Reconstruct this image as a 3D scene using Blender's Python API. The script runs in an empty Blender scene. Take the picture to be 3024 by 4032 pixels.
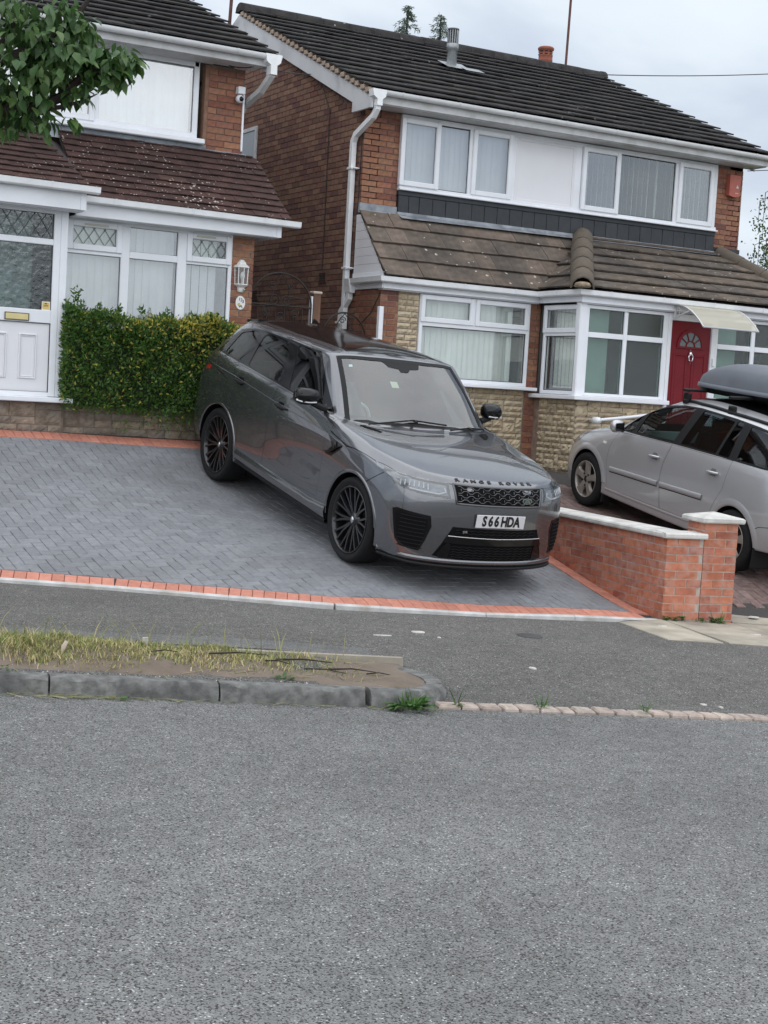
import bpy, bmesh, math, random
import numpy as np
from mathutils import Vector, Matrix
from mathutils.bvhtree import BVHTree
rnd = random.Random(7)
S = bpy.context.scene
COL = S.collection
# ---------------------------------------------------------------- camera
R_ = Vector((0.87243, -0.48523, 0.05749)); R_.normalize()
def _cam():
    yaw, pit, rol = math.radians(29.08), math.radians(-4.55), math.radians(-3.306)
    fw = Vector((math.sin(yaw)*math.cos(pit), math.cos(yaw)*math.cos(pit), math.sin(pit)))
    r = Vector((math.cos(yaw), -math.sin(yaw), 0)); d = fw.cross(r)
    c, s = math.cos(rol), math.sin(rol)
    return c*r+s*d, -s*r+c*d, fw
CR, CD, CF = _cam()
CAM = Vector((0, 0, 1.75))
cam = bpy.data.cameras.new('camera'); camo = bpy.data.objects.new('camera', cam); COL.objects.link(camo)
m = Matrix.Identity(4)
for i in range(3):
    m[i][0] = CR[i]; m[i][1] = -CD[i]; m[i][2] = -CF[i]; m[i][3] = CAM[i]
camo.matrix_world = m
cam.sensor_fit = 'VERTICAL'; cam.sensor_height = 36; cam.lens = 36*5900/4032
cam.clip_start = 0.1; cam.clip_end = 3000
S.camera = camo
S.render.resolution_x, S.render.resolution_y = 768, 1024
# ---------------------------------------------------------------- world, sun, exposure
W = bpy.data.worlds.new('World'); S.world = W; W.use_nodes = True
SUN_EL, SUN_AZ = 66, 203          # azimuth clockwise from +y
def build_world():
    nt = W.node_tree; N = nt.nodes; L = nt.links; N.clear()
    out = N.new('ShaderNodeOutputWorld'); bg = N.new('ShaderNodeBackground')
    sky = N.new('ShaderNodeTexSky'); sky.sky_type = 'NISHITA'; sky.sun_disc = False
    sky.sun_elevation = math.radians(SUN_EL); sky.sun_rotation = math.radians(SUN_AZ)
    sky.air_density = 1.2; sky.dust_density = 2.0
    tc = N.new('ShaderNodeTexCoord')
    mp = N.new('ShaderNodeMapping'); mp.inputs['Location'].default_value = (4.1, 2.3, .9); mp.inputs['Scale'].default_value = (1.0, 1.0, 2.2)
    L.new(tc.outputs['Generated'], mp.inputs[0])
    nz = N.new('ShaderNodeTexNoise'); nz.inputs['Scale'].default_value = 3.2; nz.inputs['Detail'].default_value = 7; nz.inputs['Roughness'].default_value = .48
    nz.inputs['Distortion'].default_value = .25
    L.new(mp.outputs[0], nz.inputs['Vector'])
    cr = N.new('ShaderNodeValToRGB'); e = cr.color_ramp.elements
    e[0].position = .32; e[0].color = (.48, .55, .68, 1)
    e[1].position = .66; e[1].color = (.84, .91, .97, 1)
    a = cr.color_ramp.elements.new(.46); a.color = (.62, .69, .80, 1)
    a = cr.color_ramp.elements.new(.56); a.color = (.78, .86, .94, 1)
    L.new(nz.outputs['Fac'], cr.inputs[0])
    mul = N.new('ShaderNodeVectorMath'); mul.operation = 'SCALE'; mul.inputs['Scale'].default_value = 7.7; L.new(cr.outputs[0], mul.inputs[0])
    mix = N.new('ShaderNodeMixRGB'); mix.inputs[0].default_value = .93
    L.new(sky.outputs[0], mix.inputs[1]); L.new(mul.outputs[0], mix.inputs[2])
    L.new(mix.outputs[0], bg.inputs[0]); bg.inputs[1].default_value = .085
    L.new(bg.outputs[0], out.inputs[0])
build_world()
sl = bpy.data.lights.new('sun', 'SUN'); so = bpy.data.objects.new('sun', sl); COL.objects.link(so)
sl.energy = 1.5; sl.angle = math.radians(130); sl.color = (1, .975, .95)
_az, _el = math.radians(SUN_AZ), math.radians(SUN_EL)
_d = Vector((math.sin(_az)*math.cos(_el), math.cos(_az)*math.cos(_el), math.sin(_el)))
so.rotation_euler = _d.to_track_quat('Z', 'Y').to_euler()
vs = S.view_settings; vs.view_transform = 'Standard'; vs.look = 'None'; vs.exposure = 0.72; vs.gamma = 1; vs.use_curve_mapping = False
S.render.engine = 'CYCLES'
S.cycles.max_bounces = 8; S.cycles.transparent_max_bounces = 12; S.cycles.glossy_bounces = 4; S.cycles.diffuse_bounces = 3
# ---------------------------------------------------------------- street frame: u along the kerb, v towards the houses
A_ = math.radians(12.48); CA, SA = math.cos(A_), math.sin(A_)
def uv2(u, v): return (u*CA+v*SA, -u*SA+v*CA)
def to_uv(x, y): return (x*CA-y*SA, x*SA+y*CA)
def zr(u): return -.042*u
# ---------------------------------------------------------------- helpers
def frac(n): return n-math.floor(n)
class MB:
    """collects faces for one mesh object"""
    def __init__(s, M=None): s.v = []; s.f = []; s.mi = []; s.t = []; s.M = M; s.sm = []
    def add(s, vs, fs, mi=0, t=0., sm=False):
        o = len(s.v)
        if s.M is not None: vs = [s.M @ Vector(p) for p in vs]
        s.v += [tuple(p) for p in vs]
        for f in fs: s.f.append(tuple(i+o for i in f)); s.mi.append(mi); s.t.append(t); s.sm.append(sm)
        return s
    def box(s, x0, x1, y0, y1, z0, z1, mi=0, t=0., b=0.):
        if b <= 0:
            vs = [(x, y, z) for z in (z0, z1) for y in (y0, y1) for x in (x0, x1)]
            return s.add(vs, [(0,2,3,1),(4,5,7,6),(0,1,5,4),(2,6,7,3),(0,4,6,2),(1,3,7,5)], mi, t)
        # bevelled: octagonal prism rings along the longest side not needed; simple chamfer on all edges
        vs = []; idx = {}
        for i, x in enumerate((x0, x1)):
            for j, y in enumerate((y0, y1)):
                for k, z in enumerate((z0, z1)):
                    sx, sy, sz = (1-2*i)*b, (1-2*j)*b, (1-2*k)*b
                    idx[i,j,k] = len(vs); vs += [(x, y+sy, z+sz), (x+sx, y, z+sz), (x+sx, y+sy, z)]
        g = lambda i,j,k,a: idx[i,j,k]+a
        fs = []
        for i in (0,1):
            q = [g(i,0,0,0), g(i,0,1,0), g(i,1,1,0), g(i,1,0,0)]; fs.append(q if i == 0 else q[::-1])
            q = [g(0,i,0,1), g(1,i,0,1), g(1,i,1,1), g(0,i,1,1)]; fs.append(q if i == 0 else q[::-1])
            q = [g(0,0,i,2), g(0,1,i,2), g(1,1,i,2), g(1,0,i,2)]; fs.append(q if i == 0 else q[::-1])
        for j in (0,1):
            for k in (0,1):
                q = [g(0,j,k,1), g(0,j,k,2), g(1,j,k,2), g(1,j,k,1)]; fs.append(q if (j+k)%2 == 0 else q[::-1])
                q = [g(j,0,k,2), g(j,0,k,0), g(j,1,k,0), g(j,1,k,2)]; fs.append(q if (j+k)%2 == 0 else q[::-1])
                q = [g(j,k,0,0), g(j,k,0,1), g(j,k,1,1), g(j,k,1,0)]; fs.append(q if (j+k)%2 == 0 else q[::-1])
        for i in (0,1):
            for j in (0,1):
                for k in (0,1):
                    q = [g(i,j,k,0), g(i,j,k,1), g(i,j,k,2)]; fs.append(q[::-1] if (i+j+k)%2 == 0 else q)
        return s.add(vs, fs, mi, t)
    def prism(s, poly, a, b, ax='y', mi=0, t=0., sm=False):
        """2-D polygon extruded between a and b; poly coords are the two other axes in order"""
        n = len(poly)
        def P(p, q):
            if ax == 'x': return (q, p[0], p[1])
            if ax == 'y': return (p[0], q, p[1])
            return (p[0], p[1], q)
        vs = [P(p, a) for p in poly]+[P(p, b) for p in poly]
        s.add(vs, [(i, (i+1)%n, n+(i+1)%n, n+i) for i in range(n)], mi, t, sm)
        o = len(s.v)-2*n
        s.f.append(tuple(o+i for i in range(n-1,-1,-1))); s.f.append(tuple(o+n+i for i in range(n)))
        s.mi += [mi]*2; s.t += [t]*2; s.sm += [False]*2
        return s
    def tube(s, pts, r, n=8, mi=0, t=0., cap=True, sm=True, sq=None):
        pts = [Vector(p) for p in pts]; rs = r if isinstance(r, (list, tuple)) else [r]*len(pts)
        vs = []; up = None
        for i, p in enumerate(pts):
            d = (pts[min(i+1, len(pts)-1)]-pts[max(i-1, 0)]).normalized()
            if up is None:
                up = Vector((0,0,1)) if abs(d.z) < .9 else Vector((1,0,0))
            x = up.cross(d); 
            if x.length < 1e-5: x = Vector((1,0,0)).cross(d)
            x.normalize(); y = d.cross(x); up = y
            for k in range(n):
                a = 2*math.pi*(k+.5)/n; vs.append(p+rs[i]*(x*math.cos(a)+y*math.sin(a)))
        m = len(pts); fs = [(i*n+k, i*n+(k+1)%n, (i+1)*n+(k+1)%n, (i+1)*n+k) for i in range(m-1) for k in range(n)]
        s.add(vs, fs, mi, t, sm)
        if cap:
            o = len(s.v)-m*n
            s.f += [tuple(o+k for k in range(n-1,-1,-1)), tuple(o+(m-1)*n+k for k in range(n))]; s.mi += [mi]*2; s.t += [t]*2; s.sm += [False]*2
        return s
    def lathe(s, prof, n=24, c=(0,0,0), ax='z', mi=0, t=0., sm=True, arc=None):
        """prof: (radius, height) along axis"""
        vs = []; 
        for r, h in prof:
            for k in range(n):
                a = 2*math.pi*k/n; x, y = r*math.cos(a), r*math.sin(a)
                p = (x, y, h) if ax == 'z' else ((x, h, y) if ax == 'y' else (h, x, y))
                vs.append((p[0]+c[0], p[1]+c[1], p[2]+c[2]))
        fs = [(i*n+k, i*n+(k+1)%n, (i+1)*n+(k+1)%n, (i+1)*n+k) for i in range(len(prof)-1) for k in range(n)]
        return s.add(vs, fs, mi, t, sm)
    def mesh(s, name, mats):
        me = bpy.data.meshes.new(name); me.from_pydata(s.v, [], s.f)
        for m in mats: me.materials.append(m)
        if len(mats) > 1: me.polygons.foreach_set('material_index', s.mi)
        me.polygons.foreach_set('use_smooth', s.sm)
        if any(s.t):
            at = me.attributes.new('tone', 'FLOAT', 'FACE'); at.data.foreach_set('value', s.t)
        me.update(); return me
    def build(s, name, mats, parent=None, kind=None, label=None, cat=None, group=None, rec=True):
        if not isinstance(mats, (list, tuple)): mats = [mats]
        me = s.mesh(name, mats)
        if rec:
            bm = bmesh.new(); bm.from_mesh(me); bmesh.ops.recalc_face_normals(bm, faces=bm.faces); bm.to_mesh(me); bm.free()
        if any(s.sm) and not all(s.sm): me.set_sharp_from_angle(angle=math.radians(40))
        return ob(name, me, parent, kind, label, cat, group)
def ob(name, me, parent=None, kind=None, label=None, cat=None, group=None):
    o = bpy.data.objects.new(name, me); COL.objects.link(o)
    if parent is not None: o.parent = parent
    tag(o, label, cat, group, kind); return o
def tag(o, label=None, cat=None, group=None, kind=None):
    if label: o['label'] = label
    if cat: o['category'] = cat
    if group: o['group'] = group
    if kind: o['kind'] = kind
    return o
def empty(name, loc=(0,0,0), label=None, cat=None, group=None, parent=None):
    o = bpy.data.objects.new(name, None); COL.objects.link(o); o.location = loc
    if parent: o.parent = parent
    return tag(o, label, cat, group)
def inst(name, me, loc, parent=None, rot=None, scale=None):
    o = bpy.data.objects.new(name, me); COL.objects.link(o); o.location = loc
    if rot is not None: o.rotation_euler = rot
    if scale is not None: o.scale = scale
    if parent is not None: o.parent = parent
    return o
# ---------------------------------------------------------------- materials
MATS = {}
def mat(name, col=(.5,.5,.5), rough=.6, metal=0., noise=0., nscale=8., col2=None, bump=0., bscale=40., tone=0., tonecols=None,
        spec=.5, coat=0., coatr=.05, spots=None, stain=None, stretch=None, flake=0., object_coords=True, coat_ior=1.5):
    """principled material. tone: per-piece brightness spread. tonecols: palette picked per piece.
    spots: (colour, scale, threshold). stain: (colour, scale, amount)"""
    if name in MATS: return MATS[name]
    M = bpy.data.materials.new(name); M.use_nodes = True; MATS[name] = M
    nt = M.node_tree; N = nt.nodes; L = nt.links; P = N['Principled BSDF']
    P.inputs['Roughness'].default_value = rough; P.inputs['Metallic'].default_value = metal
    P.inputs['Specular IOR Level'].default_value = spec; P.inputs['Coat Weight'].default_value = coat; P.inputs['Coat Roughness'].default_value = coatr; P.inputs['Coat IOR'].default_value = coat_ior
    geo = N.new('ShaderNodeNewGeometry'); vec = geo.outputs['Position']
    if object_coords:
        tcn = N.new('ShaderNodeTexCoord'); vec = tcn.outputs['Object']
    if stretch:
        mp = N.new('ShaderNodeMapping'); mp.inputs['Scale'].default_value = stretch; L.new(vec, mp.inputs[0]); vecs = mp.outputs[0]
    else: vecs = vec
    rgb = N.new('ShaderNodeRGB'); rgb.outputs[0].default_value = (*col, 1); c = rgb.outputs[0]
    def tex(scale, detail=4, rough=.55, v=None):
        n = N.new('ShaderNodeTexNoise'); n.inputs['Scale'].default_value = scale; n.inputs['Detail'].default_value = detail; n.inputs['Roughness'].default_value = rough
        L.new(v or vecs, n.inputs['Vector']); return n.outputs['Fac']
    def ramp(f, a, b):
        r = N.new('ShaderNodeMapRange'); r.inputs['From Min'].default_value = a; r.inputs['From Max'].default_value = b; L.new(f, r.inputs[0]); return r.outputs[0]
    def mixc(f, a, b, mode='MIX'):
        x = N.new('ShaderNodeMixRGB'); x.blend_type = mode
        if isinstance(f, (int, float)): x.inputs[0].default_value = f
        else: L.new(f, x.inputs[0])
        for s_, k in ((a, 1), (b, 2)):
            if isinstance(s_, tuple): x.inputs[k].default_value = (*s_, 1)
            else: L.new(s_, x.inputs[k])
        return x.outputs[0]
    def mth(op, a, b=None):
        x = N.new('ShaderNodeMath'); x.operation = op
        for s_, k in ((a, 0), (b, 1)):
            if s_ is None: continue
            if isinstance(s_, (int, float)): x.inputs[k].default_value = s_
            else: L.new(s_, x.inputs[k])
        return x.outputs[0]
    if tone or tonecols:
        oi = N.new('ShaderNodeObjectInfo'); at = N.new('ShaderNodeAttribute'); at.attribute_name = 'tone'
        rv = mth('FRACT', mth('ADD', oi.outputs['Random'], at.outputs['Fac']))
        if tonecols:
            cr = N.new('ShaderNodeValToRGB'); cr.color_ramp.interpolation = 'LINEAR'; n = len(tonecols)
            while len(cr.color_ramp.elements) < n: cr.color_ramp.elements.new(.5)
            for i, tcl in enumerate(tonecols): cr.color_ramp.elements[i].position = i/max(1, n-1); cr.color_ramp.elements[i].color = (*tcl, 1)
            L.new(rv, cr.inputs[0]); c = cr.outputs[0]
        if tone:
            rv2 = mth('FRACT', mth('MULTIPLY', rv, 7.31))
            s_ = N.new('ShaderNodeMapRange'); s_.inputs['To Min'].default_value = 1-tone; s_.inputs['To Max'].default_value = 1+tone; L.new(rv2, s_.inputs[0])
            x = N.new('ShaderNodeVectorMath'); x.operation = 'SCALE'; L.new(c, x.inputs[0]); L.new(s_.outputs[0], x.inputs['Scale']); c = x.outputs[0]
    if noise:
        f = ramp(tex(nscale), .3, .7)
        if col2: c = mixc(mth('MULTIPLY', f, noise), c, col2)
        else:
            s_ = N.new('ShaderNodeMapRange'); s_.inputs['To Min'].default_value = 1-noise; s_.inputs['To Max'].default_value = 1+noise; L.new(f, s_.inputs[0])
            x = N.new('ShaderNodeVectorMath'); x.operation = 'SCALE'; L.new(c, x.inputs[0]); L.new(s_.outputs[0], x.inputs['Scale']); c = x.outputs[0]
    if stain:
        f = ramp(tex(stain[1], 6, .6, geo.outputs['Position']), .45, .7)
        c = mixc(mth('MULTIPLY', f, stain[2]), c, stain[0])
    if spots:
        for (sc, ss, th) in (spots if isinstance(spots, list) else [spots]):
            vo = N.new('ShaderNodeTexVoronoi'); vo.inputs['Scale'].default_value = ss; L.new(geo.outputs['Position'], vo.inputs['Vector'])
            big = tex(1.1, 3, .6, geo.outputs['Position'])
            w = tex(ss*3, 2, .5, geo.outputs['Position'])
            d = mth('ADD', vo.outputs['Distance'], mth('MULTIPLY', mth('SUBTRACT', w, .5), .35))
            lim = mth('MULTIPLY', ramp(big, .35, .7), th)
            f = ramp(mth('SUBTRACT', lim, d), 0, .06)
            # keep only a share of the cells
            vs_ = N.new('ShaderNodeSeparateColor'); L.new(vo.outputs['Color'], vs_.inputs[0])
            f = mth('MULTIPLY', f, mth('GREATER_THAN', vs_.outputs[0], .45))
            c = mixc(f, c, sc)
    if flake:
        wn = N.new('ShaderNodeTexVoronoi'); wn.inputs['Scale'].default_value = 900; L.new(vec, wn.inputs['Vector'])
        sp = N.new('ShaderNodeSeparateColor'); L.new(wn.outputs['Color'], sp.inputs[0])
        s_ = N.new('ShaderNodeMapRange'); s_.inputs['To Min'].default_value = 1-flake; s_.inputs['To Max'].default_value = 1+flake; L.new(sp.outputs[0], s_.inputs[0])
        x = N.new('ShaderNodeVectorMath'); x.operation = 'SCALE'; L.new(c, x.inputs[0]); L.new(s_.outputs[0], x.inputs['Scale']); c = x.outputs[0]
    L.new(c, P.inputs['Base Color'])
    if bump:
        b = N.new('ShaderNodeBump'); b.inputs['Strength'].default_value = min(1, bump); b.inputs['Distance'].default_value = .01*max(1, bump)
        L.new(tex(bscale, 5, .6), b.inputs['Height']); L.new(b.outputs[0], P.inputs['Normal'])
    return M
def glass(name, tint=(.9,.95,.95), refl=.12, rough=.0, bump=0., bscale=20.):
    if name in MATS: return MATS[name]
    M = bpy.data.materials.new(name); M.use_nodes = True; MATS[name] = M
    nt = M.node_tree; N = nt.nodes; L = nt.links; N.clear()
    o = N.new('ShaderNodeOutputMaterial'); mx = N.new('ShaderNodeMixShader'); tr = N.new('ShaderNodeBsdfTransparent'); gl = N.new('ShaderNodeBsdfGlossy')
    tr.inputs[0].default_value = (*tint, 1); gl.inputs['Roughness'].default_value = rough
    lw = N.new('ShaderNodeLayerWeight'); lw.inputs[0].default_value = .5
    pw = N.new('ShaderNodeMath'); pw.operation = 'POWER'; pw.inputs[1].default_value = 4.0; L.new(lw.outputs['Facing'], pw.inputs[0])
    mr = N.new('ShaderNodeMapRange'); mr.inputs['To Min'].default_value = refl; mr.inputs['To Max'].default_value = 1
    L.new(pw.outputs[0], mr.inputs[0]); L.new(mr.outputs[0], mx.inputs[0]); L.new(tr.outputs[0], mx.inputs[1]); L.new(gl.outputs[0], mx.inputs[2]); L.new(mx.outputs[0], o.inputs[0])
    if bump:
        tc = N.new('ShaderNodeTexCoord'); n = N.new('ShaderNodeTexNoise'); n.inputs['Scale'].default_value = bscale; L.new(tc.outputs['Object'], n.inputs[0])
        b = N.new('ShaderNodeBump'); b.inputs['Strength'].default_value = bump; b.inputs['Distance'].default_value = .02; L.new(n.outputs[0], b.inputs['Height'])
        L.new(b.outputs[0], gl.inputs['Normal']); L.new(b.outputs[0], lw.inputs['Normal'])
    return M
UPVC = mat('upvc', (.80,.82,.86), .32, noise=.05, nscale=3, bump=.02, bscale=6)
UPVCD = mat('upvc_weathered', (.66,.67,.69), .4, noise=.5, nscale=2.2, col2=(.5,.5,.5), bump=.03, bscale=9, stain=((.36,.36,.33), 4., .55))
GUTTER = mat('gutter_plastic', (.85,.87,.89), .3, noise=.06, nscale=4, stain=((.6,.6,.58), 6., .3))
MORT = mat('mortar', (.30,.24,.20), .95, noise=.25, nscale=12, bump=.4, bscale=120)
MORTD = mat('mortar_dark', (.17,.12,.10), .95, noise=.25, nscale=12, bump=.4, bscale=120)
BRICK = mat('house_brick', tone=.16, tonecols=[(.22,.085,.055),(.27,.115,.07),(.29,.15,.09),(.20,.075,.06),(.25,.12,.07),(.30,.145,.085),(.16,.065,.055)], rough=.85, noise=.22, nscale=18, bump=.35, bscale=90)
BRICKS = mat('side_brick', tone=.15, tonecols=[(.20,.09,.065),(.22,.115,.08),(.235,.135,.09),(.13,.06,.055),(.22,.125,.085),(.25,.145,.10),(.15,.07,.06)], rough=.88, noise=.2, nscale=18, bump=.35, bscale=90)
BRICKG = mat('garden_brick', tone=.12, tonecols=[(.42,.135,.075),(.46,.165,.09),(.34,.105,.065),(.49,.18,.10),(.38,.12,.07)], rough=.8, noise=.2, nscale=14, bump=.3, bscale=70, stain=((.55,.42,.38), 9., .4))
LEAD = mat('lead', (.20,.22,.25), .55, noise=.35, nscale=5, bump=.15, bscale=14, stain=((.40,.42,.44), 7, .6))
DARK = mat('dark_void', (.012,.012,.014), .9)
# ================================================================ GROUND
class TPS:
    def __init__(s, pts):
        P = np.array(pts, float); n = len(P); s.P = P[:, :2]
        K = s.k(s.P[:, None, :]-s.P[None]); A = np.zeros((n+3, n+3)); A[:n,:n] = K+np.eye(n)*.002; A[:n,n] = 1; A[:n,n+1:] = s.P; A[n,:n] = 1; A[n+1:,:n] = s.P.T
        s.w = np.linalg.solve(A, np.r_[P[:,2], 0, 0, 0])
    def k(s, d):
        r2 = (d**2).sum(-1)+1e-9; return .5*r2*np.log(r2)
    def __call__(s, x, y):
        q = np.array([x, y]); n = len(s.P)
        return float(s.w[:n]@s.k(q-s.P)+s.w[n]+s.w[n+1:]@q)
zD = TPS([(.6,12.75,.17),(3.16,12.0,.079),(4.02,11.71,.041),(4.88,11.34,.003),(5.66,10.9,-.033),(7.03,10.78,-.09),(8.8,10.6,-.164),(9.1,11.08,-.15),(9.3,12.2,.02),
          (6.333,12.012,.2),(6.202,14.887,.712),(8.13,12.102,.154),(8.0,14.977,.667),(1.0,15.9,1.2),(4.76,15.95,1.15),(6.4,15.95,1.12),(7.1,16.0,1.08),(8,17.5,1.2),(9,16.5,1.0),(9.3,14.5,.5),(0,15.9,1.25)]+[(*uv2(u_, v_+.24), .1-.042*u_+.052) for u_, v_ in ((.493,12.395),(1.4,12.3),(2.318,12.125),(3.168,11.93),(4.53,12.02),(5.4,12.12))])
zN = TPS([(9.6,10.5,-.2),(11,10.15,-.25),(13,9.7,-.33),(16,9.1,-.45),(9.45,12.97,.28),(10.62,14.34,.553),(10.5,11.68,.13),(12.42,14.26,.573),(12.3,11.6,.15),(11.5,15.8,.84),(13.5,15.8,.80),(16,15.8,.72),(9.6,16.7,.98),(9.5,15,.7)])
BORDER = [(-2.5,12.62),(-.8,12.5),(.493,12.395),(1.4,12.3),(2.318,12.125),(3.168,11.93),(4.53,12.02),(5.4,12.12),(6.296,12.245)]
def vb(u):
    for (a, b) in zip(BORDER, BORDER[1:]):
        if u <= b[0]: 
            t = (u-a[0])/(b[0]-a[0]); return a[1]+t*(b[1]-a[1])
    return BORDER[-1][1]
def sst(t): t = max(0, min(1, t)); return t*t*(3-2*t)
def zp(u, v):      # public pavement height
    ramp = .012+.088*sst((v-8.5)/2.2) if u > 2.2 else .1
    if 2.2 < u < 3.2 and v > 8.9: ramp = max(ramp, .1-.05*sst((u-2.2)))
    return zr(u)+ramp
ASPH = mat('asphalt_road', (.135,.138,.138), .85, object_coords=False)
def asphalt(M, base, dark, light, sc):
    nt = M.node_tree; N = nt.nodes; L = nt.links; P = N['Principled BSDF']; g = N.new('ShaderNodeNewGeometry')
    v1 = N.new('ShaderNodeTexVoronoi'); v1.inputs['Scale'].default_value = sc; L.new(g.outputs['Position'], v1.inputs['Vector'])
    sp = N.new('ShaderNodeSeparateColor'); L.new(v1.outputs['Color'], sp.inputs[0])
    cr = N.new('ShaderNodeValToRGB'); e = cr.color_ramp.elements; e[0].position = 0; e[0].color = (*dark, 1); e[1].position = 1; e[1].color = (*light, 1)
    for p_, c_ in ((.16, dark), (.32, tuple(x*.86 for x in base)), (.80, tuple(x*1.1 for x in base)), (.975, tuple(x*1.28 for x in base)), (.992, light)):
        a = e.new(p_); a.color = (*c_, 1)
    L.new(sp.outputs[0], cr.inputs[0])
    def nz(scale, lo, hi, d=5):
        n = N.new('ShaderNodeTexNoise'); n.inputs['Scale'].default_value = scale; n.inputs['Detail'].default_value = d; n.inputs['Roughness'].default_value = .6; L.new(g.outputs['Position'], n.inputs['Vector'])
        r = N.new('ShaderNodeMapRange'); r.inputs['From Min'].default_value = .3; r.inputs['From Max'].default_value = .7; r.inputs['To Min'].default_value = lo; r.inputs['To Max'].default_value = hi; L.new(n.outputs[0], r.inputs[0]); return r.outputs[0]
    c = cr.outputs[0]
    for f in (nz(.22, .90, 1.10, 3), nz(.9, .90, 1.12), nz(9, .86, 1.14)):
        x = N.new('ShaderNodeVectorMath'); x.operation = 'SCALE'; L.new(c, x.inputs[0]); L.new(f, x.inputs['Scale']); c = x.outputs[0]
    L.new(c, P.inputs['Base Color'])
    b = N.new('ShaderNodeBump'); b.inputs['Strength'].default_value = .8; b.inputs['Distance'].default_value = .006; L.new(v1.outputs['Distance'], b.inputs['Height']); b.invert = True
    L.new(b.outputs[0], P.inputs['Normal']); P.inputs['Specular IOR Level'].default_value = .35
asphalt(ASPH, (.208,.209,.204), (.055,.052,.052), (.55,.56,.56), 165)
APAV = mat('asphalt_pavement', (.1,.1,.1), .9, object_coords=False)
asphalt(APAV, (.15,.145,.136), (.05,.047,.045), (.5,.49,.46), 150)
APAT = mat('asphalt_patch', (.1,.1,.1), .9, object_coords=False); asphalt(APAT, (.17,.168,.163), (.09,.09,.09), (.4,.4,.4), 160)
CONC = mat('concrete', (.38,.34,.275), .9, noise=.3, nscale=3, bump=.3, bscale=60, stain=((.20,.19,.17), 2.5, .5), object_coords=False)
EDGING = mat('concrete_edging', (.52,.52,.51), .85, noise=.25, nscale=6, bump=.2, bscale=50, stain=((.36,.31,.25), 5, .5), object_coords=False)
KERB = mat('granite_kerb', (.165,.165,.158), .9, noise=.5, nscale=14, bump=1.0, bscale=26, stain=((.07,.07,.07), 4, .6), object_coords=False)
SETT = mat('granite_sett', tonecols=[(.36,.29,.25),(.42,.36,.31),(.33,.27,.24),(.40,.33,.28)], rough=.85, noise=.3, nscale=14, bump=.5, bscale=40, tone=.12)
BLOCK = mat('charcoal_block', tonecols=[(.20,.207,.222),(.228,.236,.252),(.214,.221,.237),(.19,.197,.212),(.236,.243,.258)], tone=.05, rough=.85, noise=.14, nscale=20, bump=.25, bscale=150, stain=((.125,.122,.122), .9, .4))
BLOCKR = mat('red_border_block', tonecols=[(.50,.205,.145),(.55,.235,.17),(.46,.185,.13)], tone=.06, rough=.85, noise=.15, nscale=20, bump=.25, bscale=150)
BLOCKN = mat('plum_block', tonecols=[(.175,.115,.105),(.20,.135,.12),(.155,.105,.10),(.21,.15,.135)], tone=.14, rough=.9, noise=.3, nscale=16, bump=.4, bscale=90, stain=((.10,.085,.08), 2.2, .5), spots=((.42,.40,.36), 22, .22))
SAND = mat('jointing_sand', (.055,.05,.048), .95, noise=.2, nscale=30, object_coords=False)
SOIL = mat('verge_soil', (.20,.16,.125), .95, noise=.55, nscale=5, col2=(.11,.082,.062), bump=1.0, bscale=26, object_coords=False, spots=((.42,.40,.36), 60, .22))
def sheet(name, us, vs, zf, m, kind='structure', parent=None, off=0.):
    mb = MB(); V = []
    for u in us:
        for v in vs:
            x, y = uv2(u, v); V.append((x, y, zf(u, v)+off))
    n = len(vs); F = [(i*n+j, (i+1)*n+j, (i+1)*n+j+1, i*n+j+1) for i in range(len(us)-1) for j in range(n-1)]
    mb.add(V, F, 0, 0, True); return mb.build(name, m, parent, kind)
# far ground to the horizon, well below the street
g = MB(); g.add([(-1500,-1500,-9),(1500,-1500,-9),(1500,1500,-9),(-1500,1500,-9)], [(0,1,2,3)]); g.build('ground', mat('far_ground', (.09,.11,.06), .95, noise=.3, nscale=.1), None, 'structure')
road = sheet('road', list(np.linspace(-34, 40, 75)), list(np.linspace(-14, 8.55, 24)), lambda u, v: zr(u)-.006*sst((v-6)/3), ASPH)
pave_us = list(np.linspace(-30, 2.2, 40))+list(np.linspace(2.3, 4, 18))+list(np.linspace(4.2, 30, 50))
def _pave():
    V = []; fs = [0, .004]+list(np.linspace(.04, 1, 26)); n = len(fs)
    for u in pave_us:
        ve = (vb(max(u, -2.5))-.035) if u < 6.3 else 12.75
        for k, f in enumerate(fs):
            v = 8.40 if k == 0 else 8.55+(ve-8.55)*(f-.004)/.996; x, y = uv2(u, v); V.append((x, y, (zp(u, v) if k else zp(u, 8.55)-.1)-(.05 if v > 12.6 else 0)-(.03*sst((f-.9)/.1) if u < 6.3 else 0)))
    mb = MB(); mb.add(V, [(i*n+j, (i+1)*n+j, (i+1)*n+j+1, i*n+j+1) for i in range(len(pave_us)-1) for j in range(n-1)], 0, 0, True); return mb.build('pavement', APAV, None, 'structure')
pavement = _pave()
# old reinstated trench strip in the footway behind the verge
sheet('asphalt_patch', list(np.linspace(-6, 2.9, 24)), [9.62, 9.72, 9.86, 9.98], lambda u, v: zp(u, v)+.004+.0*u, APAT)
rc = MB(); rc.lathe([(.001,.0),(.1,.0),(.103,-.003)], 20); 
x, y = uv2(4.48, 10.83); c_ = rc.build('access_cover', mat('iron_cover', (.06,.06,.06), .6, noise=.3, nscale=30, bump=.3, bscale=80), None, None, 'small round black iron access cover set in the asphalt footway', 'access cover'); c_.location = (x, y, zp(4.48, 10.83)+.006); c_.rotation_euler = (0, math.atan(.042), -A_)
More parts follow.
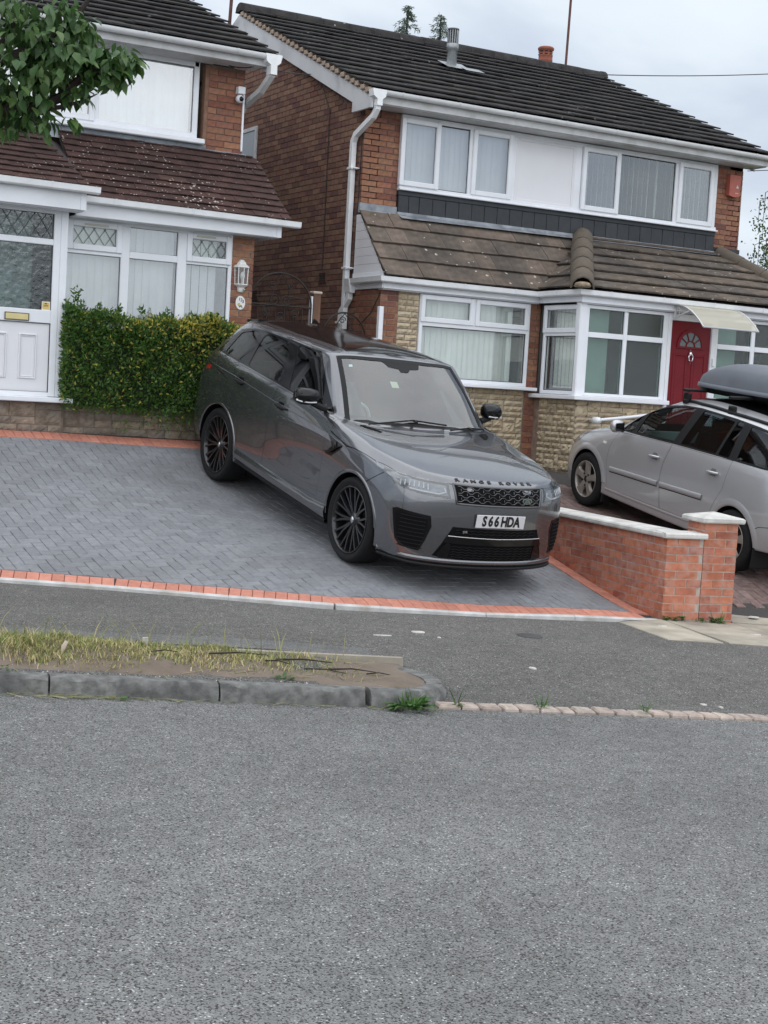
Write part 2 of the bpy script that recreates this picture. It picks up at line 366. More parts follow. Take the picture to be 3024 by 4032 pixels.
# ---- kerb stones along the verge, each its own piece
KT = .095
verge = empty('grass_verge', (*uv2(1, 9), 0), 'raised kerbed verge of dry grass and bare soil beside the road', 'verge')
def kerb_piece(u0, u1, seed, v0=8.385, v1=8.52):
    r = random.Random(seed); n = max(3, int((u1-u0)/.045)); mb = MB(); prof = [(v0-.004, -.12), (v0, -.01), (v0+.004, KT*.4), (v0+.012, KT*.8), (v0+.028, KT), (v1-.05, KT+.003), (v1, KT), (v1, -.1)]
    V = []
    for i in range(n+1):
        u = u0+.006+(u1-u0-.012)*i/n
        for k, (v, z) in enumerate(prof):
            j = (.013 if k in (2,3) else .005) if 0 < k < 6 else 0
            x, y = uv2(u, v+r.uniform(-j, j)); V.append((x, y, zr(u)+z+r.uniform(-j, j)*.6))
    k = len(prof); F = [(i*k+j, (i+1)*k+j, (i+1)*k+j+1, i*k+j+1) for i in range(n) for j in range(k-1)]
    mb.add(V, F, 0, 0, True); mb.f += [tuple(range(k)), tuple(n*k+j for j in range(k-1,-1,-1))]; mb.mi += [0,0]; mb.t += [0,0]; mb.sm += [False]*2
    mb.build('kerb_stone', KERB, verge)
for i, (a, b) in enumerate([(-5.3,-4.4),(-4.4,-3.5),(-3.5,-2.6),(-2.6,-1.7),(-1.7,-.80),(-.8,.33),(.33,.62),(.62,1.58),(1.58,2.46)]): kerb_piece(a, b, i)
# curved end kerbs
def kerb_arc(path, seed, w=.135):
    r = random.Random(seed); mb = MB(); V = []; n = len(path)-1; k = 7
    for i, (u, v, h) in enumerate(path):
        a = path[max(0, i-1)]; b = path[min(n, i+1)]; du, dv = b[0]-a[0], b[1]-a[1]; l = math.hypot(du, dv); nu, nv = dv/l, -du/l   # outward normal (right hand)
        for q, (o, z) in enumerate([(.0, -.12), (.0, -.01), (-.006, h*.6), (-.03, h), (-.07, h+.003), (-w, h), (-w, -.08)]):
            j = .004 if 0 < q < 5 else 0
            x, y = uv2(u+nu*o+r.uniform(-j, j), v+nv*o+r.uniform(-j, j)); V.append((x, y, zr(u)+z+r.uniform(-j, j)*.5))
    F = [(i*k+j, (i+1)*k+j, (i+1)*k+j+1, i*k+j+1) for i in range(n) for j in range(k-1)]
    mb.add(V, F, 0, 0, True); mb.f += [tuple(range(k)), tuple(n*k+j for j in range(k-1,-1,-1))]; mb.mi += [0,0]; mb.t += [0,0]; mb.sm += [False]*2
    mb.build('kerb_stone', KERB, verge)
def arc(cu, cv, ru, rv, a0, a1, n, h0, h1): return [(cu+ru*math.cos(math.radians(a0+(a1-a0)*i/n)), cv+rv*math.sin(math.radians(a0+(a1-a0)*i/n)), h0+(h1-h0)*i/n) for i in range(n+1)]
kerb_arc([(2.49, 8.385, KT), (2.6, 8.388, KT)]+arc(2.62, 8.95, .5, .56, -86, -22, 8, KT, .085), 21)
kerb_arc(arc(2.62, 8.95, .5, .56, -19, 35, 7, .085, .08)+[(2.98, 9.36, .075), (2.93, 9.45, .07)], 22)
# concrete edging at the back of the verge
for i, (a, b) in enumerate([(-5,-4.1),(-4.1,-3.2),(-3.2,-2.3),(-2.3,-1.4),(-1.4,-.5),(-.5,.4),(.4,1.3),(1.3,2.2),(2.2,3.02)]):
    mb = MB(); V = []
    for (u, v) in ((a+.003, 9.47), (b-.003, 9.47), (b-.003, 9.52), (a+.003, 9.52)):
        x, y = uv2(u, v); V += [(x, y, zr(u)-.05), (x, y, zr(u)+.1+.012)]
    mb.add(V, [(0,2,4,6),(1,7,5,3),(0,1,3,2),(2,3,5,4),(4,5,7,6),(6,7,1,0)]); mb.build('edging_stone', CONC, verge)
# soil mound
def zs(u, v):
    t = (v-8.52)/(.95); e = sst((3.05-u)/.7)
    bump = .055*math.sin(max(0, min(1, t))*math.pi)*e*sst((2.9-u)/2.2)*1.6
    n = .012*math.sin(u*7.1+v*5)+.010*math.sin(u*13.3-v*9.7)+.006*math.sin(u*29+v*23)
    edge = sst(min(abs(v-8.515), abs(9.475-v))/.12)
    if u > 2.5: edge = min(edge, sst((2.985-u)/.2))
    return zr(u)+.072+.018*edge+bump+n*(.2+.8*e)*edge
us = list(np.arange(-5.2, 2.985, .045))+[2.983]; V = []; vsn = 20
for u in us:
    lim = 8.515 if u < 2.62 else 8.95-.43*math.sqrt(max(0, 1-((u-2.62)/.365)**2))
    for j in range(vsn+1):
        v = lim+(9.475-lim)*j/vsn; x, y = uv2(u, v); V.append((x, y, zs(u, v)))
mb = MB(); n = vsn+1; mb.add(V, [(i*n+j, (i+1)*n+j, (i+1)*n+j+1, i*n+j+1) for i in range(len(us)-1) for j in range(vsn)], 0, 0, True); mb.build('soil', SOIL, verge)
# ---- granite setts along the dropped kerb
settline = empty('sett_channel', (*uv2(4.5, 8.48), zr(4.5)), 'line of buff granite setts at the edge of the road', 'sett channel')
u = 2.93; i = 0
while u < 9.5:
    r = random.Random(900+i); w = r.uniform(.105, .15); mb = MB(); V = []; c = []
    for (du, dv) in ((0, 0), (w-.014, 0), (w-.014, .125), (0, .125)):
        uu = u+du+r.uniform(-.006, .006); vv = 8.415+dv+r.uniform(-.008, .008); c.append((uu, vv))
    cu = sum(p[0] for p in c)/4; cv = sum(p[1] for p in c)/4; top = .018+r.uniform(-.006, .006)
    for s_, z in ((1, -.06), (1, top-.012), (.86, top), ):
        for (uu, vv) in c:
            x, y = uv2(cu+(uu-cu)*s_, cv+(vv-cv)*s_); V.append((x, y, zr(uu)+z+(r.uniform(-.003, .003) if s_ < 1 else 0)))
    mb.add(V, [(0+4*k+q, 4*k+(q+1)%4, 4*k+4+(q+1)%4, 4*k+4+q) for k in (0,1) for q in range(4)]+[(8,9,10,11)])
    o = mb.build('granite_sett', SETT); o.parent = settline; o.matrix_parent_inverse = Matrix.Translation(-settline.location); u += w; i += 1
# ---- helper to lay a paver: polygon in (u,v) -> prism following the height function
def clip(poly, a, b):      # keep left side of a->b
    out = []; n = len(poly)
    f = lambda p: (b[0]-a[0])*(p[1]-a[1])-(b[1]-a[1])*(p[0]-a[0])
    for i in range(n):
        p, q = poly[i], poly[(i+1)%n]; fp, fq = f(p), f(q)
        if fp >= 0: out.append(p)
        if (fp >= 0) != (fq >= 0):
            t = fp/(fp-fq); out.append((p[0]+t*(q[0]-p[0]), p[1]+t*(q[1]-p[1])))
    return out
def area(p): return .5*abs(sum(p[i][0]*p[(i+1)%len(p)][1]-p[(i+1)%len(p)][0]*p[i][1] for i in range(len(p))))
def paver(mb, poly, zf, r, h=.05, ch=.005, gap=.0028, t=0., up=0.):
    n = len(poly); cu = sum(p[0] for p in poly)/n; cv = sum(p[1] for p in poly)/n
    dz = r.uniform(-.0016, .0016)+up; V = []
    for s_, z in ((gap, -h), (gap, -ch), (gap+ch, 0)):
        for (u, v) in poly:
            l = math.hypot(u-cu, v-cv) or 1; k = 1-s_*1.35/l
            uu, vv = cu+(u-cu)*k, cv+(v-cv)*k; x, y = uv2(uu, vv); V.append((x, y, zf(x, y)+z+dz))
    F = [(k*n+i, k*n+(i+1)%n, (k+1)*n+(i+1)%n, (k+1)*n+i) for k in (0,1) for i in range(n)]+[tuple(2*n+i for i in range(n))]
    mb.add(V, F, 0, t)
def px_size(u, v):         # rough size in the photo: nearer = larger
    x, y = uv2(u, v); return -(Vector((x, y, 0))-CAM).length
# ================================================================ DRIVE OF THE LEFT HOUSE
WC = (6.345, 12.245)                                    # corner of the garden wall (u, v)
WD = (math.sin(math.radians(7.5-12.48)), math.cos(math.radians(7.5-12.48)))     # wall direction in (u,v)
drive = tag(sheet('driveway', list(np.linspace(-3, 7.6, 60)), list(np.linspace(11.8, 19.3, 40)), lambda u, v: 0, SAND), None, None, None, 'structure')
me = drive.data
for vt in me.vertices:
    u_, v_ = to_uv(vt.co.x, vt.co.y)
    vt.co.z = (zD(vt.co.x, vt.co.y) if vt.co.y < 17.2 else zD(vt.co.x, 17.2)+(vt.co.y-17.2)*.03)-.012-(.12 if v_ < vb(u_)-.02 else 0)
bm = bmesh.new(); bm.from_mesh(me)
bmesh.ops.delete(bm, geom=[f for f in bm.faces if to_uv(*f.calc_center_median()[:2])[0] > WC[0]+(to_uv(*f.calc_center_median()[:2])[1]-WC[1])*WD[0]/WD[1]+.02], context='FACES'); bm.to_mesh(me); bm.free()
BW = .21                                                # border row depth
def clip_drive(poly, m):
    ul, uh = min(p[0] for p in poly)-.02, max(p[0] for p in poly)+.02
    for a, b in zip(BORDER, BORDER[1:]):
        if b[0] < ul or a[0] > uh: continue
        poly = clip(poly, (a[0], a[1]+m), (b[0], b[1]+m))
        if len(poly) < 3: return []
    wl = ((WC[0]-m, WC[1]), (WC[0]-m+WD[0], WC[1]+WD[1])); poly = clip(poly, wl[0], wl[1])
    if len(poly) < 3: return []
    # back edge along the plinth (y = 15.86 in world -> line in uv)
    p0 = to_uv(20, 15.84-m*.98); p1 = to_uv(-20, 15.84-m*.98); q = clip(poly, p0, p1)
    return q
cells = []
a = .1012
_c, _s = math.cos(math.radians(14)), math.sin(math.radians(14))
def _rot(p): return (2.5+p[0]*_c-p[1]*_s, 13.5+p[0]*_s+p[1]*_c)
for i in range(-62, 62):
    for j in range(-40, 50):
        d = (i-j) % 4
        if d == 0: rect = [(i*a, j*a), ((i+2)*a, j*a), ((i+2)*a, (j+1)*a), (i*a, (j+1)*a)]
        elif d == 3: rect = [(i*a, j*a), ((i+1)*a, j*a), ((i+1)*a, (j+2)*a), (i*a, (j+2)*a)]
        else: continue
        rect = [_rot(p) for p in rect]
        if rect[0][0] < -2.2 or rect[0][0] > 7 or rect[0][1] < 11.5 or rect[0][1] > 17.6: continue
        p = clip_drive(rect, BW)
        if len(p) >= 3 and area(p) > .0012: cells.append(p)
cells.sort(key=lambda p: -px_size(p[0][0], p[0][1])+(2 if p[0][0] < 0.1 else 0))
rest = MB(); r = random.Random(3)
for k, p in enumerate(cells):
    if k < 300:
        mb = MB(); paver(mb, p, zD, r); mb.build('paving_block', BLOCK, drive, rec=False)
    else: paver(rest, p, zD, r, t=r.random())
rest.build('paving_block', BLOCK, drive, 'stuff', rec=False)
# red soldier course border: front, along the wall, along the house
def border_row(p0, p1, inward, w=.1015, depth=.2, m0=0., zf=zD, mtl=BLOCKR, up=0.):
    L_ = math.hypot(p1[0]-p0[0], p1[1]-p0[1]); n = max(1, round(L_/w)); du, dv = (p1[0]-p0[0])/L_, (p1[1]-p0[1])/L_
    for k in range(n):
        s0, s1 = k*L_/n, (k+1)*L_/n
        q = [(p0[0]+du*s0+inward[0]*m0, p0[1]+dv*s0+inward[1]*m0), (p0[0]+du*s1+inward[0]*m0, p0[1]+dv*s1+inward[1]*m0)]
        q += [(q[1][0]+inward[0]*depth, q[1][1]+inward[1]*depth), (q[0][0]+inward[0]*depth, q[0][1]+inward[1]*depth)]
        yield q
nred = 0
for a_, b_ in zip(BORDER, BORDER[1:]):
    L_ = math.hypot(b_[0]-a_[0], b_[1]-a_[1]); nv = (-(b_[1]-a_[1])/L_, (b_[0]-a_[0])/L_)
    for q in border_row(a_, b_, nv):
        if q[1][0] > 6.29: continue
        mb = MB(); paver(mb, q, zD, r, up=.001); mb.build('border_block', BLOCKR, drive, rec=False)
pw0 = (WC[0]-.02, WC[1]+.21); pw1 = (WC[0]-.02+WD[0]*3.6, WC[1]+.21+WD[1]*3.6)
for q in border_row(pw0, pw1, (-WD[1], WD[0]), depth=.185):
    mb = MB(); paver(mb, [(max(-9, p[0]), p[1]) for p in q][::-1], zD, r, up=.001); mb.build('border_block', BLOCKR, drive, rec=False)
h0 = to_uv(2.4, 15.85); h1 = to_uv(7.1, 15.85); nh = (-SA*-1*-1, -CA)
nh = (to_uv(0, -1)[0], to_uv(0, -1)[1])
for q in border_row(h0, h1, nh, depth=.2):
    mb = MB(); paver(mb, q[::-1], zD, r, up=.001); mb.build('border_block', BLOCKR, drive, rec=False)
# pale concrete edging in front of the red row
for k in range(len(BORDER)-1):
    a_, b_ = BORDER[k], BORDER[k+1]; mb = MB(); V = []
    L_ = math.hypot(b_[0]-a_[0], b_[1]-a_[1]); n_ = ((b_[1]-a_[1])/L_, -(b_[0]-a_[0])/L_)
    for (p, e) in ((a_, .002), (b_, -.002)):
        for (o, z) in ((.003, -.2), (.003, .002), (.012, .010), (.044, .008), (.058, -.004), (.060, -.2)):
            x, y = uv2(p[0]+n_[0]*o+e, p[1]+n_[1]*o); x0, y0 = uv2(*p); V.append((x, y, zD(x0, y0)+z))
    mb.add(V, [(i, i+1, 7+i, 6+i) for i in range(5)]+[(0,1,2,3,4,5),(11,10,9,8,7,6)], 0, 0, False); mb.build('edging_kerb', EDGING, drive)
# mortar haunch between wall foot and border
# ================================================================ NEIGHBOUR'S DRIVE
ndrive = sheet('neighbour_driveway', list(np.linspace(6.2, 16, 50)), list(np.linspace(11.6, 20, 40)), lambda u, v: 0, SAND)
for vt in ndrive.data.vertices: vt.co.z = zN(vt.co.x, min(vt.co.y, 15.9))-.012
bm = bmesh.new(); bm.from_mesh(ndrive.data)
def _nf(f):
    u_, v_ = to_uv(*f.calc_center_median()[:2]); return u_ < WC[0]+(v_-WC[1])*WD[0]/WD[1]+.12 or v_ < 12.5
bmesh.ops.delete(bm, geom=[f for f in bm.faces if _nf(f)], context='FACES'); bm.to_mesh(ndrive.data); bm.free()
cells = []
for i in range(62, 130):
    for j in range(0, 22):
        u0 = i*.104; v0 = 12.62+j*.207+(.1035 if i % 2 else 0)
        p = [(u0, v0), (u0+.104, v0), (u0+.104, v0+.207), (u0, v0+.207)]
        cu = u0+.05; cv = v0+.1; x, y = uv2(cu, cv)
        if cu < WC[0]+.22+(cv-WC[1])*WD[0]/WD[1] or y > 15.75 or cv < 12.75: continue
        cells.append(p)
cells.sort(key=lambda p: -px_size(p[0][0], p[0][1])+(3 if p[0][0] > 8.6 else 0))
rest = MB()
for k, p in enumerate(cells):
    if k < 300: mb = MB(); paver(mb, p, zN, r, gap=.004, ch=.006, up=r.uniform(-.003, .003)); mb.build('paving_block', BLOCKN, ndrive, rec=False)
    else: paver(rest, p, zN, r, gap=.004, ch=.006, t=r.random(), up=r.uniform(-.003, .003))
rest.build('paving_block', BLOCKN, ndrive, 'stuff', rec=False)
# concrete flags in front of the pier and across the neighbour's entrance
flags = [[(5.75,11.90),(5.78,11.02),(6.28,10.99),(6.33,12.10),(6.33,12.24)], [(6.34,12.24),(6.34,11.0),(7.02,10.93),(7.08,12.25)], [(7.09,12.25),(7.03,10.92),(7.9,10.86),(7.9,12.2)], [(7.91,12.2),(7.91,10.86),(9,10.8),(9,12.2)],
         [(7.10,12.68),(7.10,12.30),(7.62,12.27),(7.62,12.66)], [(7.63,12.66),(7.63,12.27),(8.3,12.25),(8.3,12.66)], [(8.31,12.66),(8.31,12.25),(9.1,12.25),(9.1,12.66)]]
for k, p in enumerate(flags):
    mb = MB(); zz = (lambda x, y: zp(*to_uv(x, y))+.012) if k < 4 else (lambda x, y: zp(*to_uv(x, y))+.012+.05*sst((to_uv(x, y)[1]-12.25)/.4))
    if k < 4: zz = lambda x, y: zp(*to_uv(x, y))+.010
    paver(mb, p, zz, r, h=.04, gap=.003); mb.build('paving_flag', CONC, pavement)
# ================================================================ GARDEN WALL AND PIER
COPE = mat('concrete_coping', (.60,.59,.56), .85, noise=.2, nscale=5, bump=.3, bscale=50, stain=((.36,.35,.33), 8, .55), object_coords=False)
wall = empty('garden_wall', (*uv2(*WC), -.2), 'low red brick garden wall with pale coping and a corner pier', 'garden wall')
def brick_face(mb_list, origin, du, nrm, L_, courses, z0, off, mtl, parent, depth=.05, name='brick', bl=.215, cl=.075, zmin=None, start=0., lim=[10**6], stuff=None, ends=None, jt=.010, prio=None):
    """courses of bricks on a face; origin (x,y), du unit direction, nrm outward normal"""
    for c in range(courses):
        z = z0+c*cl; s = -(.5*(bl+jt) if (c+off) % 2 else 0.)
        while s < L_-.02:
            a0, b0 = max(s, 0), min(s+bl, L_)
            if b0-a0 > .03 and (zmin is None or z+cl > zmin(origin[0]+du[0]*(a0+b0)/2, origin[1]+du[1]*(a0+b0)/2)):
                mb_list.append((origin[0]+du[0]*a0, origin[1]+du[1]*a0, z+jt, b0-a0, cl-jt))
            s += bl+jt
wx, wy = uv2(*WC); d1 = Vector((math.sin(math.radians(7.5)), math.cos(math.radians(7.5)), 0)); dU = Vector((CA, -SA, 0)); dV = Vector((SA, CA, 0))
n1 = Vector((-d1.y, d1.x, 0))          # outward (left)
ZB = -.245; WLEN = 5.0
def mbox_dir(mb, o, e, n, L_, th, z0, z1, t=0., b=0., proud=0.):
    """box: from o along e length L_, thickness th going opposite to outward normal n"""
    o = Vector((o[0], o[1], 0)); p = [o+n*proud, o+e*L_+n*proud, o+e*L_-n*th, o-n*th]
    V = [(q.x, q.y, z0) for q in p]+[(q.x, q.y, z1) for q in p]
    mb.add(V, [(3,2,1,0),(4,5,6,7),(0,1,5,4),(1,2,6,5),(2,3,7,6),(3,0,4,7)], 0, t)
core = MB(); mbox_dir(core, (wx, wy), d1, n1, WLEN, .205, -.4, .62, proud=-.0035); mbox_dir(core, (wx+.0, wy), dU, -dV, .37, .205, -.4, .618, proud=-.0035)
pu = WC[0]+.375; px_, py_ = uv2(pu, WC[1]); mbox_dir(core, (px_, py_), dU, -dV, .335, .33, -.4, .775, proud=-.0035)
core.build('mortar_core', mat('garden_mortar', (.44,.38,.33), .95, noise=.2, nscale=20, bump=.3, bscale=90), wall)
rb = random.Random(5); bricks = []
def lay(o, e, n, L_, courses, off, zmin=None, name='brick', m=BRICKG, first=0.):
    out = []; brick_face(out, o, (e.x, e.y), None, L_, courses, ZB, off, None, None, zmin=zmin)
    for (x, y, z, l, h) in out:
        mb = MB(); pr = rb.uniform(-.0015, .002); mbox_dir(mb, (x, y), e, n, l, .05, z, z+h, proud=pr)
        mb.build(name, m, wall, rec=False)
lay((wx, wy), d1, n1, 4.2, 11, 0, lambda x, y: zD(x, y)-.02)
lay((wx, wy), dU, -dV, .365, 11, 1, None)
lay((px_, py_), dU, -dV, .335, 13, 0, None)
lay((px_, py_), dV, -dU, .33, 13, 1, lambda x, y: .55)
pr2 = uv2(pu+.335, WC[1]); lay(pr2, dV, dU, .33, 13, 0, None)
# coping stones (bevelled) and pier cap
def coping(p, L_, e, n, w, z):
    p = Vector((p[0], p[1], 0)); mb = MB(); prof = [(.035, 0), (.04, .012), (.04, .036), (.028, .048), (-w+.012, .055), (-w, .036), (-w, 0)]; V = []
    for s_ in (0, L_):
        for (o, h) in prof: q = p+e*s_+n*o; V.append((q.x, q.y, z+h))
    k = len(prof); mb.add(V, [(i, (i+1)%k, k+(i+1)%k, k+i) for i in range(k)]+[tuple(range(k)), tuple(range(2*k-1, k-1, -1))]); mb.build('coping_stone', COPE, wall)
zc = ZB+11*.075+.006
s_ = .02
for l in (.60,.60,.61,.60,.61,.6,.6): coping(Vector((wx, wy, 0))+d1*s_, l-.004, d1, n1, .245, zc); s_ += l
coping(Vector((wx, wy, 0))+dU*-.035-dV*.0, .425, dU, -dV, .2, zc-.001)
cap = MB(); zc2 = ZB+13*.075+.004; c0 = Vector((px_, py_, 0))+dU*.1675+dV*.165
def capq(h, z): return [tuple(c0+dU*a*h+dV*b*h+Vector((0,0,z))) for a, b in ((-1,-1),(1,-1),(1,1),(-1,1))]
V = capq(.205, zc2)+capq(.213, zc2+.012)+capq(.213, zc2+.04)+capq(.195, zc2+.052)+[tuple(c0+Vector((0,0,zc2+.095)))]
cap.add(V, [(k*4+i, k*4+(i+1)%4, k*4+4+(i+1)%4, k*4+4+i) for k in range(3) for i in range(4)]+[(3,2,1,0)]+[(12+i, 12+(i+1)%4, 16) for i in range(4)]); cap.build('pier_cap', COPE, wall)
for o in wall.children: o.matrix_parent_inverse = Matrix.Translation(-wall.location)
for o in verge.children: o.matrix_parent_inverse = Matrix.Translation(-verge.location)
# ================================================================ HOUSES
TILEU = mat('charcoal_roof_tile', tonecols=[(.036,.034,.035),(.046,.043,.043),(.040,.038,.039),(.032,.031,.032)], tone=.12, spec=.15, rough=.9, noise=.3, nscale=10, bump=.5, bscale=60, stain=((.055,.055,.05), 1.2, .5), spots=((.30,.29,.28), 7., .22))
TILEB = mat('brown_roof_tile', tonecols=[(.155,.122,.10),(.175,.137,.112),(.14,.115,.096),(.12,.102,.088)], tone=.10, spec=.2, rough=.9, noise=.25, nscale=9, bump=.35, bscale=70, stain=((.055,.05,.045), 1.6, .85), spots=((.47,.43,.37), 9., .27))
TILED = mat('grey_brown_roof_tile', tonecols=[(.13,.105,.085),(.15,.12,.095),(.115,.095,.08),(.10,.088,.078)], tone=.12, spec=.2, rough=.92, noise=.3, nscale=9, bump=.4, bscale=70, stain=((.045,.042,.04), 1.5, .7), spots=((.5,.48,.44), 11., .27))
TILER = mat('red_brown_roof_tile', tonecols=[(.062,.037,.034),(.075,.043,.038),(.055,.034,.031),(.083,.049,.042)], tone=.12, spec=.2, rough=.9, noise=.25, nscale=14, bump=.35, bscale=90, stain=((.035,.024,.023), 1.3, .6), spots=[((.48,.43,.39), 22., .36), ((.48,.43,.39), 13., .22)])
RIDGE = mat('ridge_tile', (.14,.115,.09), .95, noise=.45, nscale=9, col2=(.07,.06,.05), bump=.5, bscale=40, object_coords=False)
BLACKT = mat('black_painted_tile', (.028,.032,.038), .55, tone=.12, noise=.2, nscale=9, spots=((.45,.44,.43), 3.2, .10))
STONE = mat('buff_stone', tonecols=[(.47,.385,.26),(.52,.43,.30),(.43,.35,.24),(.54,.46,.33),(.46,.38,.265),(.40,.33,.23)], tone=.10, rough=.9, noise=.22, nscale=14, bump=.7, bscale=30)
STONEB = mat('brown_stone', tonecols=[(.26,.21,.16),(.30,.24,.18),(.22,.18,.14),(.24,.20,.165)], tone=.16, rough=.92, noise=.35, nscale=12, bump=.6, bscale=26, stain=((.45,.44,.42), 5, .3))
PANE = glass('window_glass', (.95,.98,.97), .18)
PANEU = glass('window_glass_sky', (.95,.97,.98), .28)
PANEO = glass('obscure_glass', (.72,.80,.78), .10, rough=.18, bump=.5, bscale=60)
PANEW = glass('rippled_glass', (.72,.78,.78), .09, rough=.06, bump=.22, bscale=16)
SEAL = mat('black_seal', (.02,.02,.022), .5)
SLAT = mat('blind_fabric', (.86,.86,.83), .9, noise=.06, nscale=5, tone=.03)
SLATW = mat('blind_fabric_white', (.88,.90,.91), .9, noise=.05, nscale=5, tone=.03)
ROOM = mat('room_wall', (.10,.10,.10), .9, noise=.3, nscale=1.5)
BOARD = mat('white_panel', (.76,.76,.79), .4, noise=.03, nscale=2)
BARGE = mat('painted_board', (.60,.61,.63), .55, noise=.25, nscale=3, bump=.15, bscale=30, stain=((.42,.42,.41), 3, .5), object_coords=False)
def T(x=0, y=0, z=0): return Matrix.Translation((x, y, z))
def nchild(o, parent):
    o.parent = parent; return o
def frame4(mb, x0, x1, z0, z1, w, y0, y1, b=.006, wb=None, wt=None):
    wb = wb or w; wt = wt or w
    mb.box(x0, x0+w, y0, y1, z0, z1, b=b); mb.box(x1-w, x1, y0, y1, z0, z1, b=b)
    mb.box(x0+w, x1-w, y0+.001, y1, z0, z0+wb, b=b); mb.box(x0+w, x1-w, y0+.001, y1, z1-wt, z1, b=b)
def pane(win, M, x0, x1, z0, z1, y=.03, m=None, nm='pane'):
    mb = MB(M); mb.box(x0-.004, x1+.004, y, y+.006, z0-.004, z1+.004); mb.build(nm, m or PANE, win)
    s = MB(M); frame4(s, x0-.012, x1+.012, z0-.012, z1+.012, .016, y-.006, y+.004, 0); s.build('seal', SEAL, win)
def sash(win, M, x0, x1, z0, z1, w=.065, y0=-.022, gm=None, open_=0.):
    mb = MB(M); frame4(mb, x0, x1, z0, z1, w, y0, .03, .007); frame4(mb, x0+w*.55, x1-w*.55, z0+w*.55, z1-w*.55, w*.5, y0+.008, .031, .004); mb.build('sash', UPVC, win)
    pane(win, M, x0+w, x1-w, z0+w, z1-w, y0+.035, gm)
def slats(win, M, x0, x1, z0, z1, m, y=.14, pitch=.082, ang=22, sw=.092, r=None, gaps=()):
    r = r or random.Random(int((x0+z0)*1000)); n = int((x1-x0)/pitch); me_cache = MB(M if False else None)
    for i in range(n):
        x = x0+(i+.5)*(x1-x0)/n
        if any(a <= x <= b for a, b in gaps): continue
        a = math.radians(ang+r.uniform(-4, 4)); c, s_ = math.cos(a)*sw/2, math.sin(a)*sw/2
        mb = MB(M); mb.add([(x-c, y-s_, z0), (x+c, y+s_, z0), (x+c, y+s_, z1), (x-c, y-s_, z1), (x-c*.2, y-s_*.2+.006, z0), (x-c*.2, y-s_*.2+.006, z1)], [(0,4,5,3), (4,1,2,5)], 0, 0, True); mb.build('blind_slat', m, win, rec=False)
def leads(win, M, x0, x1, z0, z1, y=.012, dx=.12, dz=.17):
    mb = MB(M); 
    def seg(p, q):
        p, q = Vector((p[0], y, p[1])), Vector((q[0], y, q[1])); mb.tube([p, q], .0035, 4, cap=False)
    n = int((x1-x0)/dx)+4; H = z1-z0; k = dx/dz
    for s_ in (1, -1):
        for i in range(-n, n+n):
            xa = x0+i*dx; xb = xa+s_*H*k
            za, zb = z0, z1
            # clip in x
            if xa > xb: xa, xb, za, zb = xb, xa, zb, za
            if xb <= x0 or xa >= x1: continue
            if xa < x0: t = (x0-xa)/(xb-xa); za += t*(zb-za); xa = x0
            if xb > x1: t = (x1-xa)/(xb-xa); zb = za+t*(zb-za); xb = x1
            if xb-xa > .004: seg((xa, za), (xb, zb))
    mb.build('lead_lattice', mat('lead_came', (.16,.17,.18), .5), win, rec=False)
# ---- bricks
_bm = {}
def brick_mesh(l, h, ax, m, d=.04):
    k = (round(l, 3), round(h, 3), ax, m.name)
    if k not in _bm:
        mb = MB()
        if ax == 'y': mb.box(0, l, -.003, d, 0, h, b=.0022)
        else: mb.box(-.003, d, 0, l, 0, h, b=.0022)
        _bm[k] = mb.mesh('brick', [m])
    return _bm[k]
def brick_wall(wallobj, cells, ax, m, plane, cap, side=1):
    """cells: (a, z, l, h). the nearest `cap` become objects, the others one stuff part"""
    rb_ = random.Random(len(cells)); rest = MB(); n = 0
    for (a, z, l, h, pri) in sorted(cells, key=lambda c: c[4]):
        loc = (a, plane, z) if ax == 'y' else (plane, a, z)
        if n < cap:
            o = inst('brick', brick_mesh(l, h, ax, m), loc, wallobj); n += 1
        else:
            pr = -.003+rb_.uniform(-.001, .001)
            if ax == 'y': rest.box(a, a+l, plane+pr, plane+.04, z, z+h, t=rb_.random())
            else: rest.box(plane+pr, plane+.04, a, a+l, z, z+h, t=rb_.random())
    if rest.f: rest.build('brick', m, wallobj, 'stuff', rec=False)
def courses(a0, a1, z0, z1, off=0, holes=(), zmax=None, zmin=None, pri=None, bl=.215, cl=.075, j=.010, flem=False):
    out = []; c = 0; z = z0
    while z+cl-j <= z1+.001:
        s = a0-(.1125 if (c+off) % 2 else 0)
        while s < a1-.02:
            p, q = max(s, a0), min(s+bl, a1)
            ok = q-p > .03
            for (h0, h1, g0, g1) in holes:
                if ok and z+cl > g0 and z < g1:
                    if p < h0 < q: q = h0
                    elif p < h1 < q: p = h1
                    elif p >= h0 and q <= h1: ok = False
            if ok and q-p > .03 and (zmax is None or (z+cl < zmax(p) and z+cl < zmax(q))) and (zmin is None or z+cl > zmin((p+q)/2)):
                out.append((p+.0, z+j, q-p, cl-j, (pri((p+q)/2, z) if pri else 0)))
            s += bl+j
        z += cl; c += 1
    return out
